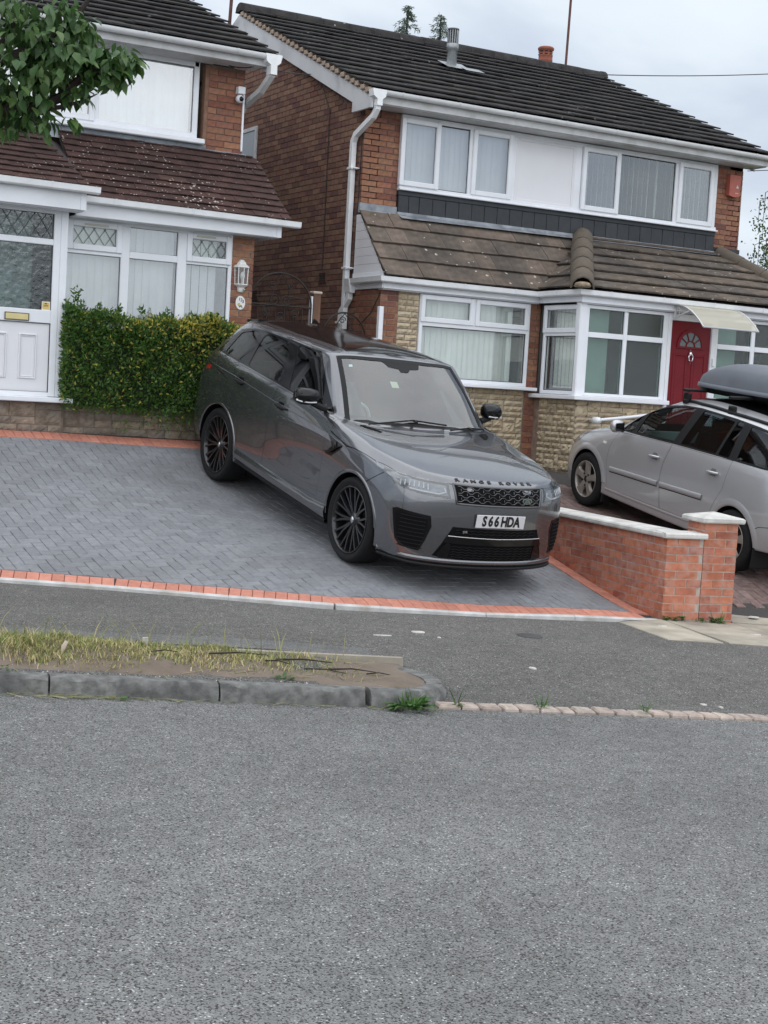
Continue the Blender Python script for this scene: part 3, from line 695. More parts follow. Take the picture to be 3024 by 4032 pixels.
# ---- tiles
_tm = {}
def roof(roofobj, p0, e, s, width, slen, gauge, tw, m, th=.018, halves=(), cap=300, stag=True, name='roof_tile', lap=.05, start=0., lift=1.0, jit=.004):
    e = Vector(e).normalized(); s = Vector(s).normalized(); n = e.cross(s).normalized(); p0 = Vector(p0)
    if n.z < 0: n = -n
    rows = int(math.ceil(slen/gauge-.02)); rt = random.Random(int(width*1000)); cnt = 0; rest = MB()
    tilt = math.atan2(th*lift, gauge)
    for k in range(rows):
        b0 = k*gauge; b1 = min(slen, b0+gauge+lap); off = (tw/2 if (stag and k % 2) else 0)+start
        a = -off-tw
        while a < width+tw:
            poly = [(a+.0015, b0), (a+tw-.0015, b0), (a+tw-.0015, b1), (a+.0015, b1)]
            full = True
            for (hp, hq) in halves:
                q = clip(poly, hp, hq)
                if len(q) != 4 or abs(area(q)-area(poly)) > 1e-6: full = False
                poly = q
                if len(poly) < 3: break
            a += tw
            if len(poly) < 3 or area(poly) < .002: continue
            jz = rt.uniform(-jit, jit); js = rt.uniform(-.003, .003)
            V = []
            for up in (0, 1):
                for (aa, bb) in poly:
                    h = (th*lift)*(1-(bb-b0)/gauge)+(th if up else 0)
                    V.append(p0+e*aa+s*(bb+js)+n*(h+jz))
            q = len(poly); F = [tuple(range(q-1,-1,-1)), tuple(range(q, 2*q))]+[(i, (i+1)%q, q+(i+1)%q, q+i) for i in range(q)]
            if cnt < cap:
                mb = MB(); c0 = sum(V, Vector())/len(V); mb.add([v-c0 for v in V], F); o = mb.build(name, m, None, rec=False); o.location = c0; o.parent = roofobj; cnt += 1
            else: rest.add(V, F, 0, rt.random())
    if rest.f: rest.build(name, m, roofobj, 'stuff', rec=False)
def gutter(parent, pts, r=.055, m=GUTTER, brk=.8, sq=False, name='gutter'):
    """open channel along pts (outer centre line at the rim)"""
    pts = [Vector(p) for p in pts]; mb = MB()
    if sq: prof = [(-.055,0),(-.052,-.012),(-.044,-.058),(-.03,-.07),(.045,-.07),(.05,0),(.044,0),(.04,-.062),(-.026,-.062),(-.038,-.05),(-.047,-.004)]
    else: prof = [(r*math.cos(a), r*math.sin(a)) for a in np.linspace(math.pi, 2*math.pi, 11)]+[(.88*r*math.cos(a), .88*r*math.sin(a)) for a in np.linspace(2*math.pi, math.pi, 9)]
    k = len(prof); V = []
    for i, p in enumerate(pts):
        d0 = (p-pts[i-1]).normalized() if i else (pts[1]-p).normalized(); d1_ = (pts[i+1]-p).normalized() if i < len(pts)-1 else d0
        # mitre
        n0 = Vector((-d0.y, d0.x, 0)); n1_ = Vector((-d1_.y, d1_.x, 0)); nn = (n0+n1_).normalized(); sc = 1/max(.4, nn.dot(n0))
        for (o, z) in prof: V.append(p+nn*(o*sc)+Vector((0,0,z)))
    F = [(i*k+j, i*k+(j+1)%k, (i+1)*k+(j+1)%k, (i+1)*k+j) for i in range(len(pts)-1) for j in range(k)]
    mb.add(V, F, 0, 0, not sq); mb.f += [tuple(range(k)), tuple(range(len(V)-1, len(V)-1-k, -1))]; mb.mi += [0,0]; mb.t += [0,0]; mb.sm += [False]*2
    g_ = mb.build(name, m, parent)
    for p, q in zip(pts, pts[1:]):
        L_ = (q-p).length
        if L_ < .25: continue
        nb = max(1, int(L_/brk)); d = (q-p).normalized(); nn = Vector((-d.y, d.x, 0))
        for i in range(nb):
            c = p+d*(L_*(i+.5)/nb); mb = MB(); V = []
            for s_ in (-.012, .012):
                for (o, z) in prof[:len(prof)//2+1]:
                    V.append(c+d*s_+nn*(o*1.09)+Vector((0,0,z*1.07+.003)))
            kk = len(prof)//2+1; mb.add(V, [(j, j+1, kk+j+1, kk+j) for j in range(kk-1)], 0, 0, not sq)
            mb.build('gutter_bracket', UPVC, g_, rec=False)
    return g_
# ================================================================ RIGHT HOUSE
RH = empty('semi_detached_house', (0,0,0), 'brick house with tiled front extension, white upstairs windows and red door', 'house')
YF, XS, XE = 17.48, 9.11, 15.55
rwall = MB()
rwall.prism([(17.49,.5),(25.4,.5),(25.4,5.42),(21.5,7.18),(17.49,5.42)], 9.12, 9.35, 'x')        # gable
rwall.box(9.121, 9.63, 17.49, 17.7, .5, 5.42); rwall.box(15.07, 15.545, 17.49, 17.7, .5, 5.42)
rwall.box(9.63, 15.07, 17.52, 17.7, 2.9, 4.42)
rwall.box(9.63, 15.07, 17.60, 17.7, 5.38, 5.5)
rwall.prism([(17.49,.5),(25.4,.5),(25.4,5.42),(21.5,7.18),(17.49,5.42)], 15.3, 15.54, 'x')
rwall.box(9.2, 15.5, 25.2, 25.4, .5, 5.42)
rw = rwall.build('wall', MORTD, RH)
gz = lambda y: 5.42+(y-17.49)*.44 if y < 21.5 else 7.18-(y-21.5)*.45
cells = courses(17.485, 24.6, 1.03, 7.1, 0, [], lambda y: gz(y)-.02, lambda y: 1.9, pri=lambda y, z: abs(y-18.2)*.6+abs(z-3.6)*.25)
brick_wall(rw, cells, 'x', BRICKS, 9.115, 215)
c2 = courses(9.112, 9.635, 4.18, 5.40, 1)+courses(15.06, 15.545, 4.155, 5.40, 0)
brick_wall(rw, [(a, z, l, h, 0) for a, z, l, h, p in c2], 'y', BRICK, 17.485, 85)
# airbricks
VENT = mat('clay_vent', (.16,.08,.06), .9)
for yy, zz in ((18.36, 3.19), (20.6, 3.02)):
    mb = MB(); mb.box(9.10, 9.13, yy, yy+.215, zz, zz+.14)
    v_ = mb.build('air_brick', VENT, rw)
    for i in range(5):
        for j in range(4): q = MB(); q.box(9.098, 9.104, yy+.02+i*.037, yy+.045+i*.037, zz+.015+j*.031, zz+.036+j*.031); q.build('vent_hole', DARK, v_) if False else None
    q = MB()
    for i in range(5):
        for j in range(4): q.box(9.097, 9.105, yy+.022+i*.036, yy+.046+i*.036, zz+.014+j*.031, zz+.036+j*.031)
    q.build('vent_holes', DARK, rw)
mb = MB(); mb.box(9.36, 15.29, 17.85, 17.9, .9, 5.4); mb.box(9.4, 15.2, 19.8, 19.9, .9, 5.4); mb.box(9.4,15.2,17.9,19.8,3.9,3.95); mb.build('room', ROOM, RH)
# ---- black tile-hung band under the upstairs windows
band = MB(); band.box(9.645, 15.06, 17.445, 17.55, 4.345, 4.412, b=.006); bd = band.build('tile_band', BLACKT, RH)
x = 9.65; k = 0
while x < 15.05:
    w = .205 if k not in (0, 1) else .16; w = min(w, 15.055-x)
    if w > .03:
        mb = MB(); j = rnd.uniform(0, .004); mb.box(x+.003, x+w-.003, 17.452-j, 17.50, 4.12, 4.343, b=.004); mb.build('hung_tile', BLACKT, bd)
    x += w; k += 1
# lead flashing along the wall over the lean-to roofs
fl = MB()
fl.add([(9.64,17.449,4.125),(15.06,17.449,4.125),(15.06,17.43,4.09),(9.64,17.43,4.09),(15.06,17.30,4.055),(9.64,17.30,4.03)], [(0,1,2,3),(3,2,4,5)])
fl.box(9.085, 9.64, 17.455, 17.50, 4.06, 4.185, b=.004); fl.add([(9.085,17.45,4.10),(9.68,17.45,4.10),(9.74,17.27,3.93),(9.10,17.27,3.93)], [(0,1,2,3)])
fl.box(15.055, 15.56, 17.455, 17.5, 4.06, 4.155, b=.004); fl.add([(15.05,17.45,4.10),(15.6,17.45,4.10),(15.6,17.30,4.04),(15.05,17.30,4.06)], [(0,1,2,3)])
flo = fl.build('flashing', LEAD, RH)
mb = MB(); mb.box(15.057, 15.558, 17.45, 17.49, 4.13, 4.19, b=.003); mb.build('black_plinth_band', BLACKT, RH)
# ---- upstairs window band
wn = empty('window', parent=RH)
M = T(0, 17.45, 0); mb = MB(M)
mb.box(9.645, 15.055, -.015, .07, 4.415, 4.475, b=.006)                # bottom rail + cill
mb.box(9.645, 15.03, 0, .07, 5.325, 5.39, b=.004)
mb.box(9.64, 15.065, -.05, .05, 4.408, 4.43, b=.005)
for a, b in ((9.645,9.69),(10.70,10.765),(11.375,11.45),(12.44,12.555),(14.24,14.30),(14.975,15.035)): mb.box(a, b, .001, .07, 4.475, 5.325, b=.004)
mb.build('frame', UPVC, wn)
PU = PANEU
sash(wn, M, 9.63, 10.225, 4.47, 5.345, y0=-.04, gm=PU); sash(wn, M, 10.745, 11.385, 4.47, 5.345, y0=-.03, gm=PU)
pane(wn, M, 10.235, 10.70, 4.485, 5.315, m=PU)
sash(wn, M, 12.56, 13.215, 4.47, 5.345, y0=-.04, gm=PU); sash(wn, M, 14.29, 14.95, 4.47, 5.345, y0=-.035, gm=PU)
pane(wn, M, 13.225, 14.235, 4.485, 5.315, m=PANE)
pb = MB(M); pb.box(11.45, 12.44, .012, .05, 4.475, 5.325); frame4(pb, 11.45, 12.44, 4.475, 5.325, .035, .002, .02, .004); pb.build('infill_panel', BOARD, wn)
slats(wn, M, 9.70, 11.37, 4.50, 5.33, SLATW, y=.10, ang=6); slats(wn, M, 12.60, 13.86, 4.50, 5.33, SLATW, y=.10, ang=52, pitch=.088); slats(wn, M, 14.1, 14.92, 4.50, 5.33, SLATW, y=.10, ang=48, pitch=.088)
slats(wn, M, 13.88, 14.05, 4.50, 5.33, SLATW, y=.10, ang=70, pitch=.09)
# ---- roof, fascia, soffit, barge boards
rr_ = empty('roof', parent=RH)
PIT = math.atan2(7.40-5.60, 21.5-17.14); sv = (0, math.cos(PIT), math.sin(PIT)); SL = 4.72
rb2 = MB(); rb2.add([(8.99,17.16,5.555),(15.74,17.16,5.555),(15.74,21.5,7.34),(8.99,21.5,7.34),(15.74,25.8,5.555),(8.99,25.8,5.555)], [(0,1,2,3),(3,2,4,5)]); rb2.build('roof_deck', mat('roof_felt', (.05,.045,.045), .95), rr_)
roof(rr_, (8.95,17.12,5.575), (1,0,0), sv, 6.84, SL, .3372, .325, TILEU, th=.020, cap=170, halves=[((0,0),(6.84,0)),((6.84,0),(6.84,9)),((0,9),(0,0))], lift=1.6)
rt_ = random.Random(12); x = 8.96
while x < 15.72:
    l = .45; mb = MB(); prof = [(.16,-.02),(.13,.055),(.07,.098),(0,.112),(-.07,.098),(-.13,.055),(-.16,-.02)]; j = rt_.uniform(-.006,.006); V = []
    for xx in (x+.004, min(x+l, 15.79)-.004):
        for (yy, zz) in prof: V.append((xx, 21.5+yy, 7.375+zz+j))
    mb.add(V, [(i, i+1, 8+i, 7+i) for i in range(6)]+[tuple(range(7)), tuple(range(13,6,-1))], 0, 0, True); mb.build('ridge_tile', TILEU, rr_); x += l
rvm = random.Random(4)
VM = mat('verge_mortar', (.36,.28,.22), .95, noise=.3, nscale=20)
for i in range(15):                                    # bedding mortar lumps along the verge
    for q in range(2):
        b = .02+i*.3372*.93+q*.15+rvm.uniform(-.02,.02); y_, z_ = 17.12+sv[1]*b, 5.555+sv[2]*b
        mb = MB(); mb.box(8.945, 9.02, y_, y_+.1, z_-.03, z_+.035, b=.008); mb.build('verge_mortar', VM, rr_)
bg_ = MB()
def slope_board(mb, x0, x1, y0, z0, y1, z1, h):
    mb.add([(x,y,z) for x in (x0,x1) for (y,z) in ((y0,z0),(y1,z1),(y1,z1-h),(y0,z0-h))], [(0,1,2,3),(7,6,5,4),(0,4,5,1),(1,5,6,2),(2,6,7,3),(3,7,4,0)])
for (xa_, y0_) in ((8.985, 17.35), (8.985, 25.7), (15.62, 17.35)):
    dz_ = .06 if xa_ > 12 else 0; mb = MB(); slope_board(mb, xa_, xa_+.025, y0_, 5.60-dz_, 21.5, 7.325-dz_, .245-dz_); mb.build('barge_board', BARGE, rr_)
bg_.prism([(17.10,5.34),(17.10,5.53),(17.38,5.63),(17.62,5.46),(17.62,5.34)], 8.98, 9.015, 'x'); bg_.build('box_end', BARGE, rr_)
sf = MB(); sf.add([(9.012,17.35,5.36),(9.012,21.5,7.085),(9.112,21.5,7.085),(9.112,17.35,5.36)], [(0,1,2,3)]); sf.box(9.01, 15.70, 17.13, 17.155, 5.41, 5.545, b=.003); sf.build('fascia', UPVCD, rr_)
for i in range(9):
    mb = MB(); a = 17.157+i*.037; mb.box(9.02, 15.69, a, a+.035, 5.40, 5.412); mb.build('soffit_plank', UPVCD, rr_)
mb = MB(); slope_board(mb, 15.70, 15.785, 17.16, 5.60, 21.5, 7.395, .05); mb.build('verge_strip', MATS['roof_felt'], rr_)
gutter(RH, [(8.97,17.07,5.56),(15.80,17.07,5.545)], .056, brk=.8)
# downpipe from the upper gutter: hopper, swan neck, long square pipe
dp = empty('downpipe', parent=RH)
def sqpipe(mb, pts, w=.033): mb.tube(pts, w*1.414, 4, cap=True, sm=False)
mb = MB(); mb.prism([(8.955,5.56),(9.155,5.56),(9.145,5.475),(9.10,5.44),(9.10,5.36),(9.025,5.36),(9.025,5.44),(8.97,5.475)], 17.01, 17.135, 'y'); mb.build('outlet', GUTTER, dp)
mb = MB(); sqpipe(mb, [(9.062,17.07,5.40),(9.062,17.075,5.33),(9.055,17.15,5.24),(9.05,17.60,5.06),(9.05,17.66,4.98),(9.05,17.665,4.90)]); mb.build('swan_neck', GUTTER, dp)
mb = MB(); sqpipe(mb, [(9.05,17.665,4.93),(9.05,17.665,1.05)]); mb.build('pipe', GUTTER, dp)
for z in (4.62, 3.33): mb = MB(); mb.box(9.005, 9.12, 17.60, 17.73, z, z+.03, b=.004); mb.box(9.03, 9.11, 17.56, 17.60, z+.005, z+.02, b=.002); mb.build('pipe_clip', UPVC, dp)
# ---- front extension, left part (front face y=16.80, side face x=9.11)
YE = 16.80
ew = MB(); ew.box(9.12, 9.37, 16.81, 17.6, .6, 3.10); ew.box(9.37, 9.69, 16.815, 17.0, .6, 3.1); ew.box(9.69, 11.40, 16.83, 17.0, .6, 1.87); ew.box(11.40, 11.58, 16.815, 17.0, .6, 3.1); ew.box(9.69, 11.40, 16.86, 17.0, 3.03, 3.12)
ewo = ew.build('extension_wall', MORT, RH)
cells = [(a,z,l,h,0) for a,z,l,h,p in courses(16.805, 17.6, 1.03, 3.08, 1, zmin=lambda y: 1.8)]; brick_wall(ewo, cells, 'x', BRICK, 9.115, 300)
cells = [(a,z,l,h,0) for a,z,l,h,p in courses(9.112, 9.372, 1.03, 3.08, 0, zmin=lambda y: 1.5)+courses(11.405, 11.575, .95, 3.08, 0)]; brick_wall(ewo, cells, 'y', BRICK, 16.805, 300)
# stone cladding pieces: random ashlar with rock faces
def stone_face(parent, M, x0, x1, z0, z1, m, seed, cl=.0735, holes=(), rough=.012, name='stone', lens=(.14,.36), narrow=False):
    r = random.Random(seed); rows = int(round((z1-z0)/cl)); occ = {}
    nx = int((x1-x0)/.01)
    grid = [[0]*nx for _ in range(rows)]
    out = []
    for j in range(rows):
        i = 0
        while i < nx:
            if grid[j][i]: i += 1; continue
            run = 0
            while i+run < nx and not grid[j][i+run]: run += 1
            w = int(r.uniform(*lens)*100); hgt = 1
            if not narrow and j < rows-1 and r.random() < .22: hgt = 2; w = int(r.uniform(.17, .27)*100)
            if run-w < 8: w = run
            w = min(w, run)
            if hgt == 2 and any(grid[j+1][i+q] for q in range(w)): hgt = 1
            for q in range(w):
                for t in range(hgt): grid[j+t][i+q] = 1
            out.append((x0+i*.01, z0+j*cl, w*.01, hgt*cl)); i += w
    for (a, z, l, h) in out:
        g_ = .006; nxs = max(2, int(l/.03)); nzs = max(2, int(h/.025)); V = []; 
        ph = [r.uniform(0, 6.28) for _ in range(6)]
        def H(sx, sz):
            e_ = min(1, 6*min(sx, 1-sx)*l/.1)*min(1, 6*min(sz, 1-sz)*h/.1)
            q = .5+.25*math.sin(sx*l*55+ph[0]+2*math.sin(sz*h*60+ph[1]))+.2*math.sin(sx*l*90+ph[2]-sz*h*70)+.15*math.sin(sz*h*130+ph[3]+sx*l*40)
            return -(.006+rough*2.2*e_**.5*(q+r.uniform(-.25,.25)))
        for iz in range(nzs+1):
            for ix in range(nxs+1):
                sx, sz = ix/nxs, iz/nzs; ed = ix in (0, nxs) or iz in (0, nzs)
                V.append((a+g_+(l-2*g_)*sx+(r.uniform(-.003,.003) if ed else 0), -.002 if ed else H(sx, sz), z+g_+(h-2*g_)*sz+(r.uniform(-.002,.002) if ed else 0)))
        n_ = nxs+1; F = [(iz*n_+ix, iz*n_+ix+1, (iz+1)*n_+ix+1, (iz+1)*n_+ix) for iz in range(nzs) for ix in range(nxs)]
        # skirt
        ring = [ix for ix in range(n_)]+[iz*n_+nxs for iz in range(1, nzs+1)]+[nzs*n_+ix for ix in range(nxs-1,-1,-1)]+[iz*n_ for iz in range(nzs-1,0,-1)]
        o_ = len(V); V += [(V[q][0], .012, V[q][2]) for q in ring]; k_ = len(ring); F += [(ring[q], o_+q, o_+(q+1)%k_, ring[(q+1)%k_]) for q in range(k_)]
        mb = MB(M); mb.add(V, F, 0, 0, False); mb.build(name, m, parent, rec=False)
stone_face(ewo, T(0, 16.808, 0), 9.375, 9.688, 1.33, 3.06, STONE, 31, lens=(.10,.24), narrow=True)
stone_face(ewo, T(0, 16.823, 0), 9.69, 11.405, .86, 1.885, STONE, 32, rough=.015)
wl = empty('window', parent=RH); M = T(0, 16.78, 0)
mb = MB(M); frame4(mb, 9.69, 11.40, 1.93, 3.04, .05, 0, .07, .006); mb.box(9.74, 11.35, .001, .07, 2.635, 2.70, b=.005); mb.box(10.495, 10.54, .001, .07, 2.70, 2.99, b=.004); mb.build('frame', UPVC, wl)
mb = MB(M); mb.box(9.66, 11.52, -.10, .06, 1.885, 1.93, b=.008); mb.build('sill', UPVC, wl)
sash(wl, M, 9.70, 10.505, 2.685, 3.035, w=.062, y0=-.018); sash(wl, M, 10.53, 11.375, 2.685, 3.035, w=.062, y0=-.018); pane(wl, M, 9.745, 11.345, 1.985, 2.63)
slats(wl, M, 9.76, 11.18, 1.98, 3.0, SLAT, y=.10, ang=5, pitch=.08)
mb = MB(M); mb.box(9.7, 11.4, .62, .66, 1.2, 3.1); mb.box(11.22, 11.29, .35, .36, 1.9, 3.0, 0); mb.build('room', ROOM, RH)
# ---- return wall (faces left) x=11.55, y 15.85..16.8 and bay front y=15.84
XR, YB = 11.555, 15.84
bw = MB(); bw.box(11.565, 11.75, 15.85, 16.82, .5, 1.80); bw.box(11.57, 13.0, 15.855, 16.0, .5, 1.80); bw.box(11.6, 15.6, 16.9, 17.0, .5, 3.3); bw.box(11.6, 13.0, 15.88, 16.6, .5, 1.7)
bwo = bw.build('bay_wall', mat('bay_mortar', (.27,.20,.16), .95, noise=.3, nscale=12, bump=.4, bscale=120), RH)
MR = Matrix(((0,1,0,XR+.0),(-1,0,0,0),(0,0,1,0),(0,0,0,1)))      # local x -> -y, local y -> x
stone_face(bwo, Matrix(((0,1,0,11.563),(-1,0,0,0),(0,0,1,0),(0,0,0,1))), -16.68, -15.86, .78, 1.80, STONE, 41, rough=.015, lens=(.09,.2))
stone_face(bwo, T(0, 15.852, 0), 11.555, 12.99, .70, 1.80, STONE, 42, rough=.013, lens=(.18,.42))
wr = empty('window', parent=RH)
mb = MB(MR); frame4(mb, -16.68, -15.88, 1.86, 3.035, .05, -.005, .07, .006); mb.box(-16.63, -15.93, -.004, .07, 2.625, 2.69, b=.005); mb.build('frame', UPVC, wr)
mb = MB(MR); mb.box(-16.80, -15.78, -.10, .06, 1.80, 1.855, b=.008); mb.build('sill', UPVC, wr)
sash(wr, MR, -16.675, -15.885, 2.665, 3.03, w=.062, y0=-.022); pane(wr, MR, -16.625, -15.935, 1.915, 2.62)
slats(wr, MR, -16.55, -15.95, 1.95, 3.0, SLAT, y=.12, ang=-6, pitch=.08)
mb = MB(); mb.box(11.50, 11.62, 15.80, 15.885, 1.80, 3.05, b=.012); mb.build('corner_post', UPVC, RH)
wb = empty('window', parent=RH); M = T(0, 15.82, 0)
mb = MB(M); mb.box(11.62, 11.665, 0, .07, 1.86, 3.03, b=.005); mb.box(12.235, 12.295, .001, .07, 1.90, 2.98, b=.006); mb.box(12.895, 12.97, 0, .08, 1.86, 3.03, b=.006); mb.box(11.665, 12.895, .002, .07, 1.86, 1.90, b=.004); mb.box(11.665, 12.895, .002, .07, 2.985, 3.03, b=.004); mb.box(11.665, 12.235, .0015, .07, 2.615, 2.685, b=.006); mb.box(12.295, 12.895, .0015, .07, 2.615, 2.685, b=.006); mb.build('frame', UPVC, wb)
mb = MB(M); mb.box(11.44, 13.0, -.10, .06, 1.80, 1.858, b=.008); mb.build('sill', UPVC, wb)
FROST = mat('frosted_film', (.60,.68,.63), .45, noise=.08, nscale=6, bump=.4, bscale=90)
for (a, b, c_, d) in ((11.665,12.235,1.90,2.615),(11.665,12.235,2.685,2.985),(12.295,12.895,1.90,2.615),(12.295,12.895,2.685,2.985)): pane(wb, M, a, b, c_, d, m=PANEO)
mb = MB(M); mb.box(11.68, 12.10, .16, .165, 1.88, 3.0); mb.build('net_curtain', FROST, wb)
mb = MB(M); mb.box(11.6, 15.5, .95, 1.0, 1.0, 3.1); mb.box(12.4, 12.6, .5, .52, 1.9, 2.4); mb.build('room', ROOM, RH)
# door
RED = mat('red_door_paint', (.17,.008,.015), .4, noise=.08, nscale=5, spec=.3)
dr = empty('door', parent=RH)
mb = MB(M); mb.box(12.972, 13.03, -.005, .09, .80, 3.03, b=.006); mb.box(13.725, 13.80, -.005, .09, .80, 3.03, b=.006); mb.box(13.03, 13.725, -.004, .09, 2.935, 3.03, b=.006); mb.build('door_frame', UPVC, dr)
mb = MB(M); mb.box(13.032, 13.722, .02, .07, .85, 2.932, b=.004); mb.build('door_leaf', RED, dr)
for (a, b, c_, d) in ((13.10,13.34,1.50,2.50),(13.42,13.66,1.50,2.50),(13.10,13.34,.95,1.4),(13.42,13.66,.95,1.4)):
    mb = MB(M); frame4(mb, a, b, c_, d, .03, .008, .03, .006); mb.box(a+.045, b-.045, .012, .03, c_+.045, d-.045, b=.008); mb.build('door_panel', RED, dr)
fan = MB(M); cx, cz, ro, ri = 13.378, 2.60, .232, .19
def ringpts(r, n=16): return [(cx+r*math.cos(math.pi*i/n), cz+r*math.sin(math.pi*i/n)) for i in range(n+1)]
o_, i_ = ringpts(ro), ringpts(ri); V = []; 
for (p, q) in zip(o_, i_): V += [(p[0], .004, p[1]), (q[0], .004, q[1]), (p[0], .03, p[1]), (q[0], .03, q[1])]
fan.add(V, [(4*i, 4*i+1, 4*i+5, 4*i+4) for i in range(16)]+[(4*i, 4*i+4, 4*i+6, 4*i+2) for i in range(16)]+[(4*i+1, 4*i+3, 4*i+7, 4*i+5) for i in range(16)], 0, 0, False)
fan.box(cx-ro, cx+ro, .004, .03, cz-.03, cz, b=.004)
for a in (35, 68, 112, 145):
    c_, s_ = math.cos(math.radians(a)), math.sin(math.radians(a)); fan.tube([(cx+.07*c_, .012, cz+.07*s_), (cx+ri*c_, .012, cz+ri*s_)], .009, 4, sm=False)
hp = [(cx+.075*math.cos(math.pi*i/8), .012, cz+.075*math.sin(math.pi*i/8)) for i in range(9)]; fan.tube(hp, .010, 4, sm=False)
fan.build('fanlight_bars', RED, dr)
mb = MB(M); P_ = [(cx+ri*math.cos(math.pi*i/16), .016, cz+ri*math.sin(math.pi*i/16)) for i in range(17)]; mb.add(P_, [tuple(range(17))]); mb.build('fanlight_glass', mat('dark_pane', (.10,.12,.12), .05, spec=.9), dr, rec=False)
CHROME = mat('chrome', (.75,.75,.76), .12, 1.0)
kn = MB(M); kn.lathe([(.0,-.03),(.018,-.025),(.026,0),(.016,.025),(0,.03)], 10, (13.378,0,2.505)); kn.lathe([(0,-.012),(.011,0),(0,.014)], 8, (13.378,.0,2.555)); kn.lathe([(0,-.012),(.011,0),(0,.012)], 8, (13.378,0,2.375)); kn.tube([(13.378+.035*math.sin(a), -.012, 2.455-.05*math.cos(a)+.0) for a in np.linspace(.35, 5.93, 14)], .007, 6); kn.build('knocker', CHROME, dr)
mb = MB(M); mb.box(13.75, 13.79, -.03, -.004, 2.36, 2.47, b=.006); mb.build('doorbell_box', UPVC, dr)
# right-hand side light of the porch
w2 = empty('window', parent=RH)
mb = MB(M); mb.box(13.80, 13.84, 0, .07, 1.4, 3.03, b=.004); mb.box(14.44, 14.51, .001, .07, 1.4, 2.98, b=.006); mb.box(15.1, 15.17, 0, .07, 1.4, 3.03, b=.005); mb.box(13.84, 15.1, .002, .07, 2.985, 3.03, b=.004); mb.box(13.84, 14.44, .0015, .07, 2.60, 2.67, b=.006); mb.box(14.51, 15.1, .0015, .07, 2.60, 2.67, b=.006); mb.box(13.84, 15.1, .002, .07, 1.36, 1.4, b=.004); mb.build('frame', UPVC, w2)
for (a, b, c_, d) in ((13.84,14.44,1.4,2.60),(13.84,14.44,2.67,2.985),(14.51,15.1,1.4,2.60),(14.51,15.1,2.67,2.985)): pane(w2, M, a, b, c_, d, m=PANEO)
mb = MB(M); mb.box(13.84, 14.3, .16, .165, 1.4, 3.0); mb.build('net_curtain', FROST, w2)
mb = MB(); mb.box(13.80, 15.17, 15.86, 16.0, .5, 1.36); mb.box(13.0, 13.8, 15.9, 16.4, .5, .84); mb.build('porch_base', CONC, RH)
mb = MB(); mb.box(15.17, 15.6, 15.85, 17.5, .5, 3.05); mb.build('porch_end_wall', MORT, RH)
# ---- lean-to roofs over the extension
fx = MB(); fx.box(9.10, 11.50, 16.715, 16.745, 3.055, 3.175, b=.004); fx.box(9.10, 11.49, 16.70, 16.72, 3.06, 3.085, b=.003); fx.box(9.085, 9.11, 16.72, 17.55, 3.06, 3.27, b=.003); fx.box(11.478, 11.502, 15.77, 16.715, 3.055, 3.175, b=.004); fx.box(11.478, 15.7, 15.75, 15.775, 3.045, 3.175, b=.004); fx.box(11.47, 15.7, 15.735, 15.752, 3.05, 3.075, b=.003); fx.box(11.502, 15.7, 15.775, 15.90, 3.035, 3.05); fx.box(9.11, 11.5, 16.745, 16.86, 3.045, 3.06); fx.build('fascia', UPVC, RH)
gutter(RH, [(9.055,17.55,3.20),(9.055,16.66,3.205),(11.425,16.66,3.20),(11.425,15.695,3.205),(15.75,15.695,3.19)], .056, sq=True, brk=.75)
d2 = empty('downpipe', parent=RH); mb = MB(); mb.prism([(8.99,3.20),(9.12,3.20),(9.10,3.10),(9.09,3.02),(9.02,3.02),(9.01,3.10)], 17.47, 17.62, 'y'); mb.build('outlet', GUTTER, d2)
mb = MB(); sqpipe(mb, [(9.055,17.545,3.06),(9.055,17.55,2.95),(9.052,17.66,2.85),(9.05,17.745,2.78),(9.05,17.75,2.70),(9.05,17.75,1.05)], .032); mb.build('pipe', GUTTER, d2)
for z in (2.62,): mb = MB(); mb.box(9.0, 9.12, 17.69, 17.82, z, z+.03, b=.004); mb.build('pipe_clip', UPVC, d2)
# white clad cheek
ck = empty('clad_cheek', parent=RH)
for k in range(7):
    z0 = 3.27+k*.109; z1 = min(z0+.106, 4.06)
    yb = lambda z: 16.70+(z-3.25)*(17.42-16.70)/(4.03-3.25)
    if yb(z1) > 17.5: break
    mb = MB(); mb.prism([(yb(z0)+.02, z0), (17.53, z0), (17.53, z1), (yb(z1)+.02, z1)], 9.088, 9.113, 'x'); mb.build('cladding_plank', BOARD, ck)
lr = empty('lean_to_roof', parent=RH)
# left slope
s1 = Vector((0, 17.43-16.63, 4.07-3.20)); L1 = s1.length
def vy(y): return None
# valley with the hip plane: left roof plane z = 3.20+(y-16.63)*1.0875 ; hip plane z = 3.22+(x-11.43)*k2 , front plane2 z=3.22+(y-15.66)*.487
k2 = .70
def ab_left(x, y): return (x-9.07, (y-16.63)*L1/s1.y)
va = ab_left(11.44, 16.65); yv = 17.43; zv = 3.2+(yv-16.63)*1.0875; vbp = ab_left(11.43+(zv-3.22)/k2, yv)
roof(lr, (9.07,16.63,3.20), (1,0,0), s1, 4.2, L1, L1/4+.002, .272, TILEB, th=.02, cap=60, halves=[((0,0),(9,0)),((0,9),(0,0)),(va, vbp)], lift=1.5)
mb = MB(); mb.add([(9.09,16.66,3.19),(11.45,16.66,3.19),(12.6,17.44,4.05),(9.09,17.44,4.05)], [(0,1,2,3)])
